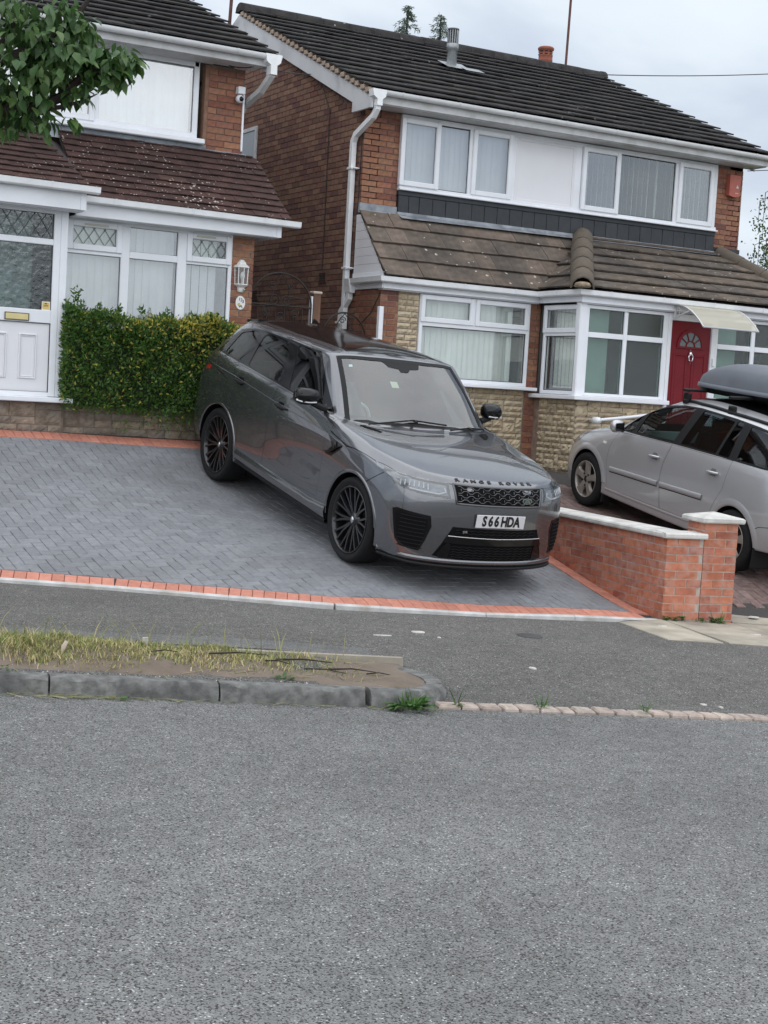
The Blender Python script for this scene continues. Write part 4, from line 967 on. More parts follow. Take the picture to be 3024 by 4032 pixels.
# right slope and hip end
s2 = Vector((0, 17.43-15.66, 4.07-3.21)); L2 = s2.length
hx = 11.40; hip_top = Vector((hx+(4.07-3.21)/k2, 17.43, 4.07))
roof(lr, (hx,15.66,3.21), (1,0,0), s2, 5.2, L2, L2/6.3, .30, TILED, th=.022, cap=130, halves=[((0,0),(9,0)),((hip_top.x-hx, L2),(0,0)),((4.3,0),(3.75,L2))], lift=1.5)
e3 = Vector((0,-1,0)); s3 = Vector((1,0,k2)).normalized(); L3 = math.hypot(hip_top.x-hx, .86)
# hip plane faces -x: origin at back-left, runs towards the street
roof(lr, (hx,16.70,3.21), e3, s3, 1.04, L3, L3/4.6, .28, TILED, th=.022, cap=40, halves=[((1.04,0),(16.70-17.43,L3)),((-.73-.0,L3),(0,0))] if False else [((0,0),(9,0)),((1.04,0),(16.70-17.43, L3)),((-.75,L3),(0.0,0))], lift=1.5)
mb.add([(hx+.02,15.70,3.20),(15.7,15.70,3.20),(15.1,17.44,4.05),(hip_top.x+.02,17.44,4.05)], [(0,1,2,3)]); mb.add([(hx+.02,15.72,3.20),(hip_top.x,17.42,4.04),(hx+.02,16.68,3.2)], [(0,1,2)]); mb.build('roof_deck', MATS['roof_felt'], lr)
# hip tiles
ha, hb = Vector((hx-.02, 15.63, 3.235)), hip_top+Vector((.0, 0, .03)); hd = (hb-ha).normalized(); hs = hd.cross(Vector((0,0,1))).normalized(); hn = hs.cross(hd)
LH = (hb-ha).length; nh_ = 5
for k in range(nh_):
    mb = MB(); V = []; l0, l1 = LH*k/nh_-.0, LH*(k+1)/nh_+.04; sg = [(-.155,-.05),(-.135,.035),(-.075,.095),(0,.118),(.075,.095),(.135,.035),(.155,-.05)]
    for (l, up) in ((l0, .022), (l1, .0)):
        for (a, h) in sg: V.append(ha+hd*l+hs*a+hn*(h+up))
    for (l, up) in ((l0, .022), (l1, .0)):
        for (a, h) in sg: V.append(ha+hd*l+hs*a*.86+hn*(h*.84+up-.006))
    mb.add(V, [(i, i+1, 8+i, 7+i) for i in range(6)]+[(14+i, 21+i, 22+i, 15+i) for i in range(6)]+[(i, 14+i, 15+i, i+1) for i in range(6)], 0, 0, True); mb.build('hip_tile', RIDGE, lr)
mb = MB(); mb.lathe([(0,-.04),(.10,-.03),(.115,.0),(.10,.05),(.04,.075),(0,.08)], 10); q = mb.build('hip_mortar', mat('hip_mortar', (.30,.24,.17), .95, noise=.5, nscale=14, bump=.9, bscale=18), lr); q.location = ha+hd*.03+hn*.0; q.scale = (1,1,.7)
mb = MB(); v0, v1 = Vector((11.44,16.64,3.215)), Vector((11.43+(zv-3.22)/k2, yv, zv+.01)); dn = (v1-v0).normalized(); ws = dn.cross(Vector((0,0,1))).normalized()*.05
mb.add([v0-ws+Vector((0,0,.045)), v0+Vector((0,0,.02)), v0+ws+Vector((0,0,.045)), v1-ws+Vector((0,0,.045)), v1+Vector((0,0,.02)), v1+ws+Vector((0,0,.045))], [(0,1,4,3),(1,2,5,4)]); mb.build('valley_lead', mat('valley_lead', (.10,.085,.07), .8, noise=.4, nscale=9, spots=((.30,.18,.13), 16, .3)), lr, rec=False)
# right-hand hip of the porch roof
ha2, hb2 = Vector((15.75,15.66,3.22)), Vector((15.15,17.43,4.11))
for k in range(5):
    mb = MB(); mb.tube([ha2.lerp(hb2, k/5), ha2.lerp(hb2, (k+1)/5+.01)], [.11, .10], 10); mb.build('hip_tile', RIDGE, lr)
# ================================================================ LEFT HOUSE
LH_ = empty('brick_house', (0,0,0), 'brick house with white glazed porch and dark red-brown lean-to roof', 'house')
w = MB(); w.box(6.64, 7.10, 16.755, 16.95, 1.0, 5.45); w.box(6.95, 7.09, 16.76, 24.4, .8, 5.45); w.box(1.5, 6.64, 16.80, 16.95, 4.0, 4.53); w.box(1.5, 7.0, 24.2, 24.4, .8, 5.4)
w.prism([(16.76,5.4),(24.4,5.4),(20.6,7.0)], 6.95, 7.09, 'x'); lw_ = w.build('wall', MORTD, LH_)
cells = [(a,z,l,h,0) for a,z,l,h,p in courses(6.645, 7.10, 4.36, 5.44, 0)]; brick_wall(lw_, cells, 'y', BRICK, 16.75, 200)
cells = [(a,z,l,h,0) for a,z,l,h,p in courses(16.76, 17.2, 4.36, 5.44, 1)]
brick_wall(lw_, cells, 'x', BRICK, 7.06, 0)
# reveal beside the window
mb = MB(); mb.box(6.60, 6.646, 16.752, 16.86, 4.50, 5.44); mb.build('reveal', BRICKS, LH_)
w3 = MB(); w3.box(6.75, 7.01, 16.055, 16.9, .9, 3.46); w3.box(4.7, 6.76, 16.10, 16.3, .9, 2.02); lw2 = w3.build('bay_pier', MORT, LH_)
cells = [(a,z,l,h,0) for a,z,l,h,p in courses(6.752, 7.018, 1.39, 3.46, 0)]; brick_wall(lw2, cells, 'y', BRICK, 16.05, 200)
cells = [(a,z,l,h,0) for a,z,l,h,p in courses(16.06, 16.9, 1.39, 3.46, 1)]
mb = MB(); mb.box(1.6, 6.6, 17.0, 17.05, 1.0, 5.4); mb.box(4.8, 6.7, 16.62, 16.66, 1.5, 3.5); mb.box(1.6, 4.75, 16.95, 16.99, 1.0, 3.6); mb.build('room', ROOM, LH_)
# upper window
lu = empty('window', parent=LH_); M = T(0, 16.76, 0)
mb = MB(M); mb.box(2.6, 6.52, -.005, .07, 4.58, 4.645, b=.006); mb.box(2.6, 6.52, 0, .07, 5.40, 5.46, b=.004); mb.box(6.465, 6.53, .0, .07, 4.58, 5.46, b=.006); mb.box(5.27, 5.335, .001, .07, 4.64, 5.40, b=.005); mb.box(4.15, 4.21, .001, .07, 4.64, 5.40, b=.005); mb.build('frame', UPVC, lu)
mb = MB(M); mb.box(2.6, 6.60, -.09, .06, 4.515, 4.575, b=.01); mb.build('sill', UPVC, lu)
pane(lu, M, 5.335, 6.465, 4.645, 5.40, m=PANEU); sash(lu, M, 4.20, 5.285, 4.61, 5.42, gm=PANEU); pane(lu, M, 2.66, 4.15, 4.645, 5.40, m=PANEU)
slats(lu, M, 3.3, 6.45, 4.66, 5.42, SLATW, y=.10, ang=4, pitch=.082)
# lead apron under the window and over the lower roof
mb = MB(); mb.box(2.6, 6.64, 16.735, 16.80, 4.425, 4.515, b=.006); mb.add([(2.6,16.735,4.47),(6.64,16.735,4.47),(6.66,16.64,4.36),(2.6,16.64,4.36)], [(0,1,2,3)]); mb.box(6.63, 7.13, 16.72, 16.77, 4.34, 4.47, b=.006); mb.add([(6.62,16.72,4.45),(7.14,16.72,4.45),(7.27,16.60,4.30),(6.62,16.60,4.30)], [(0,1,2,3)]); mb.build('flashing', LEAD, LH_)
# upper roof
lr2 = empty('roof', parent=LH_)
sv2 = Vector((0, 4.2, 1.73)).normalized()
roof(lr2, (2.3,16.42,5.60), (1,0,0), sv2, 5.06, 4.6, .3372, .325, TILEU, th=.02, cap=150, halves=[((0,0),(9,0)),((5.06,0),(5.06,9)),((0,9),(0,0))], lift=1.6)
mb = MB(); mb.add([(1.5,16.44,5.59),(7.32,16.44,5.59),(7.32,20.62,7.30),(1.5,20.62,7.30),(7.32,24.8,5.6),(1.5,24.8,5.6)], [(0,1,2,3),(3,2,4,5)]); mb.box(7.29, 7.33, 16.5, 16.55, 5.45, 5.6); mb.build('roof_deck', MATS['roof_felt'], lr2)
mb = MB(); mb.box(2.0, 7.26, 16.42, 16.445, 5.46, 5.59, b=.003); mb.build('fascia', UPVCD, lr2)
for i in range(8):
    mb = MB(); a = 16.447+i*.039; mb.box(2.0, 6.68, a, a+.037, 5.455, 5.468); mb.build('soffit_plank', UPVCD, lr2)
mb = MB(); mb.box(6.68, 7.2, 16.447, 16.74, 5.462, 5.468); mb.build('soffit_end', UPVCD, lr2)
for y0_ in (16.45, 24.7):
    mb = MB(); slope_board(mb, 7.235, 7.26, y0_, 5.6, 20.6, 7.30, .2); mb.build('barge_board', BARGE, lr2)
mb = MB(); slope_board(mb, 7.27, 7.355, 16.46, 5.625, 20.62, 7.335, .05); mb.build('verge_strip', MATS['roof_felt'], lr2)
gutter(LH_, [(1.8,16.36,5.60),(7.37,16.36,5.585)], .056, brk=.95)
dl = empty('downpipe', parent=LH_); mb = MB(); mb.prism([(7.16,5.59),(7.36,5.59),(7.35,5.50),(7.305,5.465),(7.305,5.36),(7.225,5.36),(7.225,5.465),(7.175,5.50)], 16.30, 16.425, 'y'); mb.build('outlet', GUTTER, dl)
mb = MB(); sqpipe(mb, [(7.265,16.36,5.42),(7.265,16.37,5.36),(7.225,16.56,5.20),(7.15,16.86,5.06),(7.14,16.93,5.0)]); mb.build('pipe', UPVCD, dl)
# lower roofs
ll = empty('lean_to_roof', parent=LH_)
s4 = Vector((0, 16.70-15.76, 4.42-3.62)); L4 = s4.length
roof(ll, (4.86,15.76,3.635), (1,0,0), s4, 2.52, L4, L4/10.2, .168, TILER, th=.012, cap=170, halves=[((0,0),(9,0)),((2.47,0),(2.40,L4)),((0,9),(0,0))], lift=1.5, lap=.02)
s5 = Vector((0, 16.70-15.50, 4.50-3.70)); L5 = s5.length
roof(ll, (2.9,15.50,3.715), (1,0,0), s5, 1.98, L5, L5/12, .168, TILER, th=.012, cap=120, halves=[((0,0),(9,0)),((1.98,0),(1.6,L5)),((0,9),(0,0))], lift=1.5, lap=.02)
mb = MB(); mb.add([(4.86,15.78,3.62),(7.30,15.78,3.62),(7.24,16.74,4.43),(4.86,16.74,4.43)], [(0,1,2,3)]); mb.add([(2.9,15.52,3.70),(4.86,15.52,3.70),(4.5,16.74,4.5),(2.9,16.74,4.5)], [(0,1,2,3)]); mb.add([(4.87,15.54,3.71),(4.5,16.7,4.48),(4.87,16.7,4.3),(4.87,15.8,3.62)], [(0,1,2,3)]); mb.add([(7.28,15.80,3.61),(7.22,16.74,4.42),(7.22,16.74,3.6)], [(0,1,2)]); mb.build('roof_deck', MATS['roof_felt'], ll)
mb = MB(); mb.box(4.835, 7.25, 15.83, 15.86, 3.445, 3.63, b=.004); mb.box(7.19, 7.25, 15.825, 15.83, 3.445, 3.62); mb.box(4.83, 7.24, 15.86, 16.06, 3.44, 3.452); mb.box(7.225, 7.25, 15.86, 16.7, 3.445, 3.62, b=.003); mb.build('fascia', UPVC, LH_)
mb = MB(); mb.box(2.9, 4.86, 15.56, 15.60, 3.475, 3.70, b=.004); mb.box(4.80, 4.86, 15.55, 15.56, 3.475, 3.70); mb.box(4.83, 4.86, 15.6, 15.83, 3.475, 3.70); mb.box(2.9, 4.85, 15.6, 15.8, 3.465, 3.478); mb.build('porch_fascia', UPVC, LH_)
gutter(LH_, [(4.80,15.775,3.655),(7.45,15.775,3.635)], .05, sq=True, brk=.85); gutter(LH_, [(2.9,15.50,3.735),(4.98,15.50,3.72)], .05, sq=True, brk=1.0)
mb = MB(); mb.tube([(7.055,16.25,3.42),(7.055,16.28,3.12)], .045, 4, sm=False); mb.tube([(7.055,16.28,3.14),(7.075,16.42,2.98)], .048, 4, sm=False); mb.build('downpipe_stub', UPVC, LH_)
# ground-floor bay window
lb = empty('window', parent=LH_); M = T(0, 16.05, 0)
mb = MB(M); frame4(mb, 4.78, 6.752, 2.0, 3.45, .045, 0, .07, .005); mb.box(5.43, 5.53, .001, .07, 2.05, 3.41, b=.006); mb.box(6.09, 6.20, .001, .07, 2.05, 3.41, b=.006)
for a, b in ((4.825,5.43),(5.53,6.09),(6.20,6.707)): mb.box(a, b, .002, .07, 3.065, 3.14 if a > 5.5 and a < 6 else 3.12, b=.005)
mb.build('frame', UPVC, lb); mb = MB(M); mb.box(4.78, 6.8, -.08, .05, 1.96, 2.0, b=.006); mb.build('sill', UPVC, lb)
sash(lb, M, 4.815, 5.435, 3.105, 3.425, w=.065, y0=-.02, gm=PANE); sash(lb, M, 6.195, 6.735, 3.095, 3.415, w=.062, y0=-.02, gm=PANE)
leads(lb, M, 4.88, 5.37, 3.17, 3.36, .003); leads(lb, M, 6.257, 6.673, 3.157, 3.353, .003)
pane(lb, M, 5.53, 6.09, 3.14, 3.405, m=PANEU); pane(lb, M, 4.825, 5.43, 2.05, 3.065, m=PANEU); pane(lb, M, 5.53, 6.09, 2.05, 3.065, m=PANEU); pane(lb, M, 6.20, 6.707, 2.05, 3.065, m=PANEU)
slats(lb, M, 4.83, 5.44, 2.05, 3.42, SLAT, y=.10, ang=5, pitch=.082); slats(lb, M, 5.54, 6.08, 2.05, 3.42, SLAT, y=.10, ang=5, pitch=.082); slats(lb, M, 6.2, 6.60, 2.05, 3.42, SLAT, y=.10, ang=5, pitch=.082)
for a, b in ((5.0,5.27),(6.30,6.53)): mb = MB(M); mb.box(a, b, -.034, -.018, 3.375, 3.392, b=.004); mb.build('trickle_vent', mat('cream_plastic', (.62,.60,.48), .45), lb)
# porch
pc = empty('porch', parent=LH_); M = T(0, 15.80, 0)
mb = MB(M); mb.box(4.60, 4.675, -.0, .08, 1.50, 3.48, b=.006); mb.box(4.675, 4.755, .004, .085, 1.50, 3.48, b=.006); mb.box(2.9, 4.60, .001, .08, 1.495, 1.545, b=.004); mb.box(2.9, 4.60, .001, .08, 3.43, 3.48, b=.004); mb.box(2.9, 4.60, .001, .08, 3.10, 3.165, b=.006); mb.box(2.9, 4.60, .001, .08, 2.275, 2.415, b=.006); mb.box(4.69, 4.75, .085, .30, 1.5, 3.48, b=.004); mb.box(3.5, 3.6, .0, .08, 1.5, 3.48, b=.005); mb.build('frame', UPVC, pc)
mb = MB(M); mb.box(2.9, 4.85, -.10, .10, 1.44, 1.495, b=.008); mb.build('sill', UPVC, pc)
pane(pc, M, 3.6, 4.595, 3.165, 3.43, m=PANEW); pane(pc, M, 3.6, 4.595, 2.415, 3.10, m=PANEW); leads(pc, M, 3.6, 4.595, 3.165, 3.43, .012, dx=.125, dz=.19)
mb = MB(M); mb.add([(3.5+.05*i, .25+.03*math.sin(i*1.7), z) for z in (1.5, 3.45) for i in range(20)], [(i, i+1, 21+i, 20+i) for i in range(19)], 0, 0, True); mb.build('net_curtain', mat('porch_pale_sheet', (.34,.37,.36), .9, noise=.4, nscale=3), pc)  # pale sheet added behind the rippled glass so it looks less dark
mb = MB(M); mb.box(3.6, 4.597, .02, .06, 1.545, 2.275); dpn = mb.build('door_panel', BOARD, pc)
s_ = MB(M); frame4(s_, 3.6, 4.60, 1.543, 2.277, .006, .004, .03, 0); s_.build('seal', SEAL, pc)
for a, b in ((4.27,4.465),(3.95,4.145)): mb = MB(M); frame4(mb, a, b, 1.68, 2.155, .018, .004, .03, .006); frame4(mb, a+.02, b-.02, 1.70, 2.135, .012, .011, .03, .004); mb.build('panel_moulding', BOARD, dpn)
mb = MB(M); mb.box(4.112, 4.358, -.012, .002, 2.295, 2.362, b=.004); lbx = mb.build('letterbox', mat('pale_brass', (.66,.56,.28), .35, .3, noise=.1, nscale=9), pc)
mb = MB(M); frame4(mb, 4.106, 4.364, 2.289, 2.368, .006, -.014, .002, 0); mb.build('letterbox_rim', mat('dark_rim', (.08,.07,.06), .4), pc)
# stone plinth below porch and the planter
mb = MB(); mb.box(2.9, 4.80, 15.87, 16.2, .9, 1.46); mb.box(4.80, 7.02, 15.915, 16.1, .85, 1.44); plw = mb.build('plinth', mat('plinth_mortar', (.20,.16,.13), .95, noise=.3, nscale=9, bump=.4, bscale=80), LH_)
stone_face(plw, T(0, 15.868, 0), 3.4, 4.78, 1.04, 1.435, STONEB, 51, cl=.079, rough=.006, lens=(.12,.3)); stone_face(plw, T(0, 15.912, 0), 4.80, 7.0, 1.02, 1.43, STONEB, 52, cl=.0825, rough=.004, lens=(.16,.42))
# ================================================================ CARS
def car_cage(name, cols, creases, under, lvl=3, ccre=()):
    """cols[c] = list of (x,y,z) from the bottom row to the roof row; column 0 and last lie on y=0. mirrored."""
    bm = bmesh.new(); nc, nr = len(cols), len(cols[0]); vid = {}
    def add(x, y, z, s):
        k = (round(x, 4), round(y*s, 4), round(z, 4))
        if k not in vid: vid[k] = bm.verts.new(k)
        return vid[k]
    cl = bm.edges.layers.float.new('crease_edge')
    for s in (1, -1):
        G = [[add(*p, s) for p in [under(c, i) for i in (0, 1)]+cols[c]] for c in range(nc)]
        for c in range(nc-1):
            for r in range(nr+1):
                q = [G[c][r], G[c+1][r], G[c+1][r+1], G[c][r+1]]; u = []
                for v in q:
                    if v not in u: u.append(v)
                if len(u) < 3: continue
                if s < 0: u = u[::-1]
                try: bm.faces.new(u)
                except ValueError: pass
        for (r, c0, c1, w) in creases:
            for c in range(c0, c1):
                e = bm.edges.get((G[c][r+2], G[c+1][r+2])) if G[c][r+2] != G[c+1][r+2] else None
                if e: e[cl] = w
        for (c, r0, r1, w) in ccre:
            for r in range(r0, r1):
                e = bm.edges.get((G[c][r+2], G[c][r+3])) if G[c][r+2] != G[c][r+3] else None
                if e: e[cl] = w
    bmesh.ops.recalc_face_normals(bm, faces=bm.faces)
    me = bpy.data.meshes.new(name); bm.to_mesh(me); bm.free()
    o = bpy.data.objects.new(name, me); COL.objects.link(o)
    m_ = o.modifiers.new('s', 'SUBSURF'); m_.levels = lvl; m_.render_levels = lvl; m_.boundary_smooth = 'ALL'
    dg = bpy.context.evaluated_depsgraph_get(); m2 = bpy.data.meshes.new_from_object(o.evaluated_get(dg)); bpy.data.objects.remove(o)
    return m2
def boolean(me, cutters, op='DIFFERENCE', mats=None):
    o = bpy.data.objects.new('tmp', me.copy()); COL.objects.link(o); cs = []
    for cm in cutters:
        c = bpy.data.objects.new('cut', cm); COL.objects.link(c); cs.append(c)
        b = o.modifiers.new('b', 'BOOLEAN'); b.object = c; b.operation = op; b.solver = 'EXACT'
        try: b.material_mode = 'TRANSFER'
        except Exception: pass
    bpy.context.view_layer.update(); dg = bpy.context.evaluated_depsgraph_get(); r = bpy.data.meshes.new_from_object(o.evaluated_get(dg))
    for c in cs: bpy.data.objects.remove(c)
    bpy.data.objects.remove(o); return r
def cutter(mb, m): 
    me = mb.mesh('cutter', [m]); bm = bmesh.new(); bm.from_mesh(me); bmesh.ops.recalc_face_normals(bm, faces=bm.faces); bm.to_mesh(me); bm.free(); return me
class Skin:
    """the smooth uncut surface: raycasts and normals"""
    def __init__(s, me):
        bm = bmesh.new(); bm.from_mesh(me); bmesh.ops.triangulate(bm, faces=bm.faces); bm.verts.ensure_lookup_table(); bm.normal_update(); bm.faces.ensure_lookup_table()
        s.v = [v.co.copy() for v in bm.verts]; s.n = [v.normal.copy() for v in bm.verts]; s.f = [tuple(v.index for v in f.verts) for f in bm.faces]; bm.free()
        s.t = BVHTree.FromPolygons(s.v, s.f)
    def nrm(s, co, i):
        a, b, c = s.f[i]; A, B, C = s.v[a], s.v[b], s.v[c]; v0, v1, v2 = B-A, C-A, co-A
        d00, d01, d11, d20, d21 = v0.dot(v0), v0.dot(v1), v1.dot(v1), v2.dot(v0), v2.dot(v1); den = d00*d11-d01*d01
        if abs(den) < 1e-14: return s.n[a]
        v = (d11*d20-d01*d21)/den; w = (d00*d21-d01*d20)/den
        return (s.n[a]*(1-v-w)+s.n[b]*v+s.n[c]*w).normalized()
    def ray(s, o, d):
        h = s.t.ray_cast(Vector(o), Vector(d).normalized()); return (h[0], s.nrm(h[0], h[2])) if h[0] is not None else (None, None)
    def near(s, p):
        h = s.t.find_nearest(Vector(p)); return h[0], s.nrm(h[0], h[2]), h[3]
def smooth_from(me, skin):
    """shade smooth, with normals of the uncut skin where the surface is the skin"""
    me.polygons.foreach_set('use_smooth', [True]*len(me.polygons)); ln = [None]*len(me.loops); cache = {}
    for p in me.polygons:
        pn = p.normal
        for li in p.loop_indices:
            vi = me.loops[li].vertex_index
            if vi not in cache: cache[vi] = skin.near(me.vertices[vi].co)
            co, n, d = cache[vi]; ln[li] = n if (d < .0008 and n.dot(pn) > .75) else pn.copy()
    me.normals_split_custom_set([tuple(x) for x in ln]); return me
def patch(skin, poly, dirv, frm, off, res=.03, thick=.0, m=None, name='patch', parent=None, smooth=True, maxd=None, build=True, tone=0):
    """polygon given by 3-D points (any plane) projected onto the skin along dirv, refined, offset by off along the normal"""
    d = Vector(dirv).normalized(); a = Vector((0,0,1)) if abs(d.z) < .8 else Vector((1,0,0)); ex = a.cross(d).normalized(); ey = d.cross(ex)
    P2 = [(Vector(p).dot(ex), Vector(p).dot(ey)) for p in poly]
    # densify boundary
    B = []
    for i in range(len(P2)):
        p, q = P2[i], P2[(i+1)%len(P2)]; L_ = math.hypot(q[0]-p[0], q[1]-p[1]); n = max(1, int(L_/res))
        for k in range(n): B.append((p[0]+(q[0]-p[0])*k/n, p[1]+(q[1]-p[1])*k/n))
    from mathutils.geometry import delaunay_2d_cdt
    inner = []
    xs = [p[0] for p in B]; ys = [p[1] for p in B]
    def inside(x, y):
        c = False; j = len(P2)-1
        for i in range(len(P2)):
            if (P2[i][1] > y) != (P2[j][1] > y) and x < (P2[j][0]-P2[i][0])*(y-P2[i][1])/(P2[j][1]-P2[i][1])+P2[i][0]: c = not c
            j = i
        return c
    x = min(xs)+res*.5
    while x < max(xs):
        y = min(ys)+res*.5
        while y < max(ys):
            if inside(x, y) and min((x-b[0])**2+(y-b[1])**2 for b in B) > (res*.45)**2: inner.append((x, y))
            y += res
        x += res
    pts = [Vector(p) for p in B+inner]; nb = len(B)
    vo, ed, fa, *_ = delaunay_2d_cdt(pts, [(i, (i+1)%nb) for i in range(nb)], [list(range(nb))], 1, 1e-5)
    V = []; N_ = []
    base = frm if isinstance(frm, (int, float)) else 0
    for p in vo:
        o = ex*p.x+ey*p.y+d*base
        h, n = skin.ray(o, d)
        if h is None:
            h, n, _d = skin.near(o-d*base+d*(base+1.0)) if False else skin.near(ex*p.x+ey*p.y+d*(Vector(poly[0]).dot(d)))
        V.append(h); N_.append(n)
    mb = MB(); top = [v+n*off for v, n in zip(V, N_)]; F = [tuple(f) for f in fa]
    if thick:
        o_ = len(top); bot = [v+n*(off-thick) for v, n in zip(V, N_)]
        mb.add(top+bot, F, 0, tone, smooth); mb.add([top[i] for i in range(0)], [])
        rim = [i for i in range(nb)]
        # boundary edges
        cnt = {}
        for f in F:
            for i in range(len(f)):
                e = (f[i], f[(i+1)%len(f)]); k = tuple(sorted(e)); cnt.setdefault(k, []).append(e)
        side = [es[0] for es in cnt.values() if len(es) == 1]
        for (i, j) in side: mb.f.append((j, i, o_+i, o_+j)); mb.mi.append(0); mb.t.append(tone); mb.sm.append(False)
    else: mb.add(top, F, 0, tone, smooth)
    if not build: return mb
    o = mb.build(name, m, parent, rec=False)
    # orient outwards
    me = o.data; s_ = sum(p.normal.dot(N_[p.vertices[0]])*p.area for p in me.polygons if p.vertices[0] < len(N_))
    if s_ < 0: me.flip_normals()
    if smooth and not thick: me.normals_split_custom_set_from_vertices([tuple(n) for n in N_])
    return o
def strip(skin, pts, width, dirv, frm, off, m, name, parent, res=.03, thick=0.):
    """a narrow band following a polyline on the skin (shut lines, mouldings)"""
    d = Vector(dirv).normalized(); P = [Vector(p) for p in pts]; D_ = []
    for a, b in zip(P, P[1:]):
        n = max(1, int((b-a).length/res)); D_ += [a.lerp(b, k/n) for k in range(n)]
    D_.append(P[-1]); mb = MB(); V = []; k = 4 if thick else 2
    for i, p in enumerate(D_):
        t = (D_[min(i+1, len(D_)-1)]-D_[max(i-1, 0)]).normalized(); h, n = skin.ray(p-d*(p.dot(d)-frm), d)
        if h is None: h, n, _ = skin.near(p)
        sd = t.cross(n).normalized()*(width/2)
        if thick: V += [h-sd+n*(off-thick), h-sd*.8+n*off, h+sd*.8+n*off, h+sd+n*(off-thick)]
        else: V += [h-sd+n*off, h+sd+n*off]
    mb.add(V, [(i*k+j, i*k+j+1, (i+1)*k+j+1, (i+1)*k+j) for i in range(len(D_)-1) for j in range(k-1)], 0, 0, bool(thick)); return mb.build(name, m, parent)
def text_mesh(s, size, ext, font_bold=0.0, sx=1.0, spacing=1.0):
    cu = bpy.data.curves.new('t', 'FONT'); cu.body = s; cu.size = size; cu.extrude = ext; cu.offset = font_bold; cu.align_x = 'CENTER'; cu.align_y = 'CENTER'; cu.space_character = spacing; cu.resolution_u = 3
    o = bpy.data.objects.new('t', cu); COL.objects.link(o); bpy.context.view_layer.update(); me = bpy.data.meshes.new_from_object(o.evaluated_get(bpy.context.evaluated_depsgraph_get())); bpy.data.objects.remove(o); bpy.data.curves.remove(cu)
    if sx != 1:
        for v in me.vertices: v.co.x *= sx
    return me
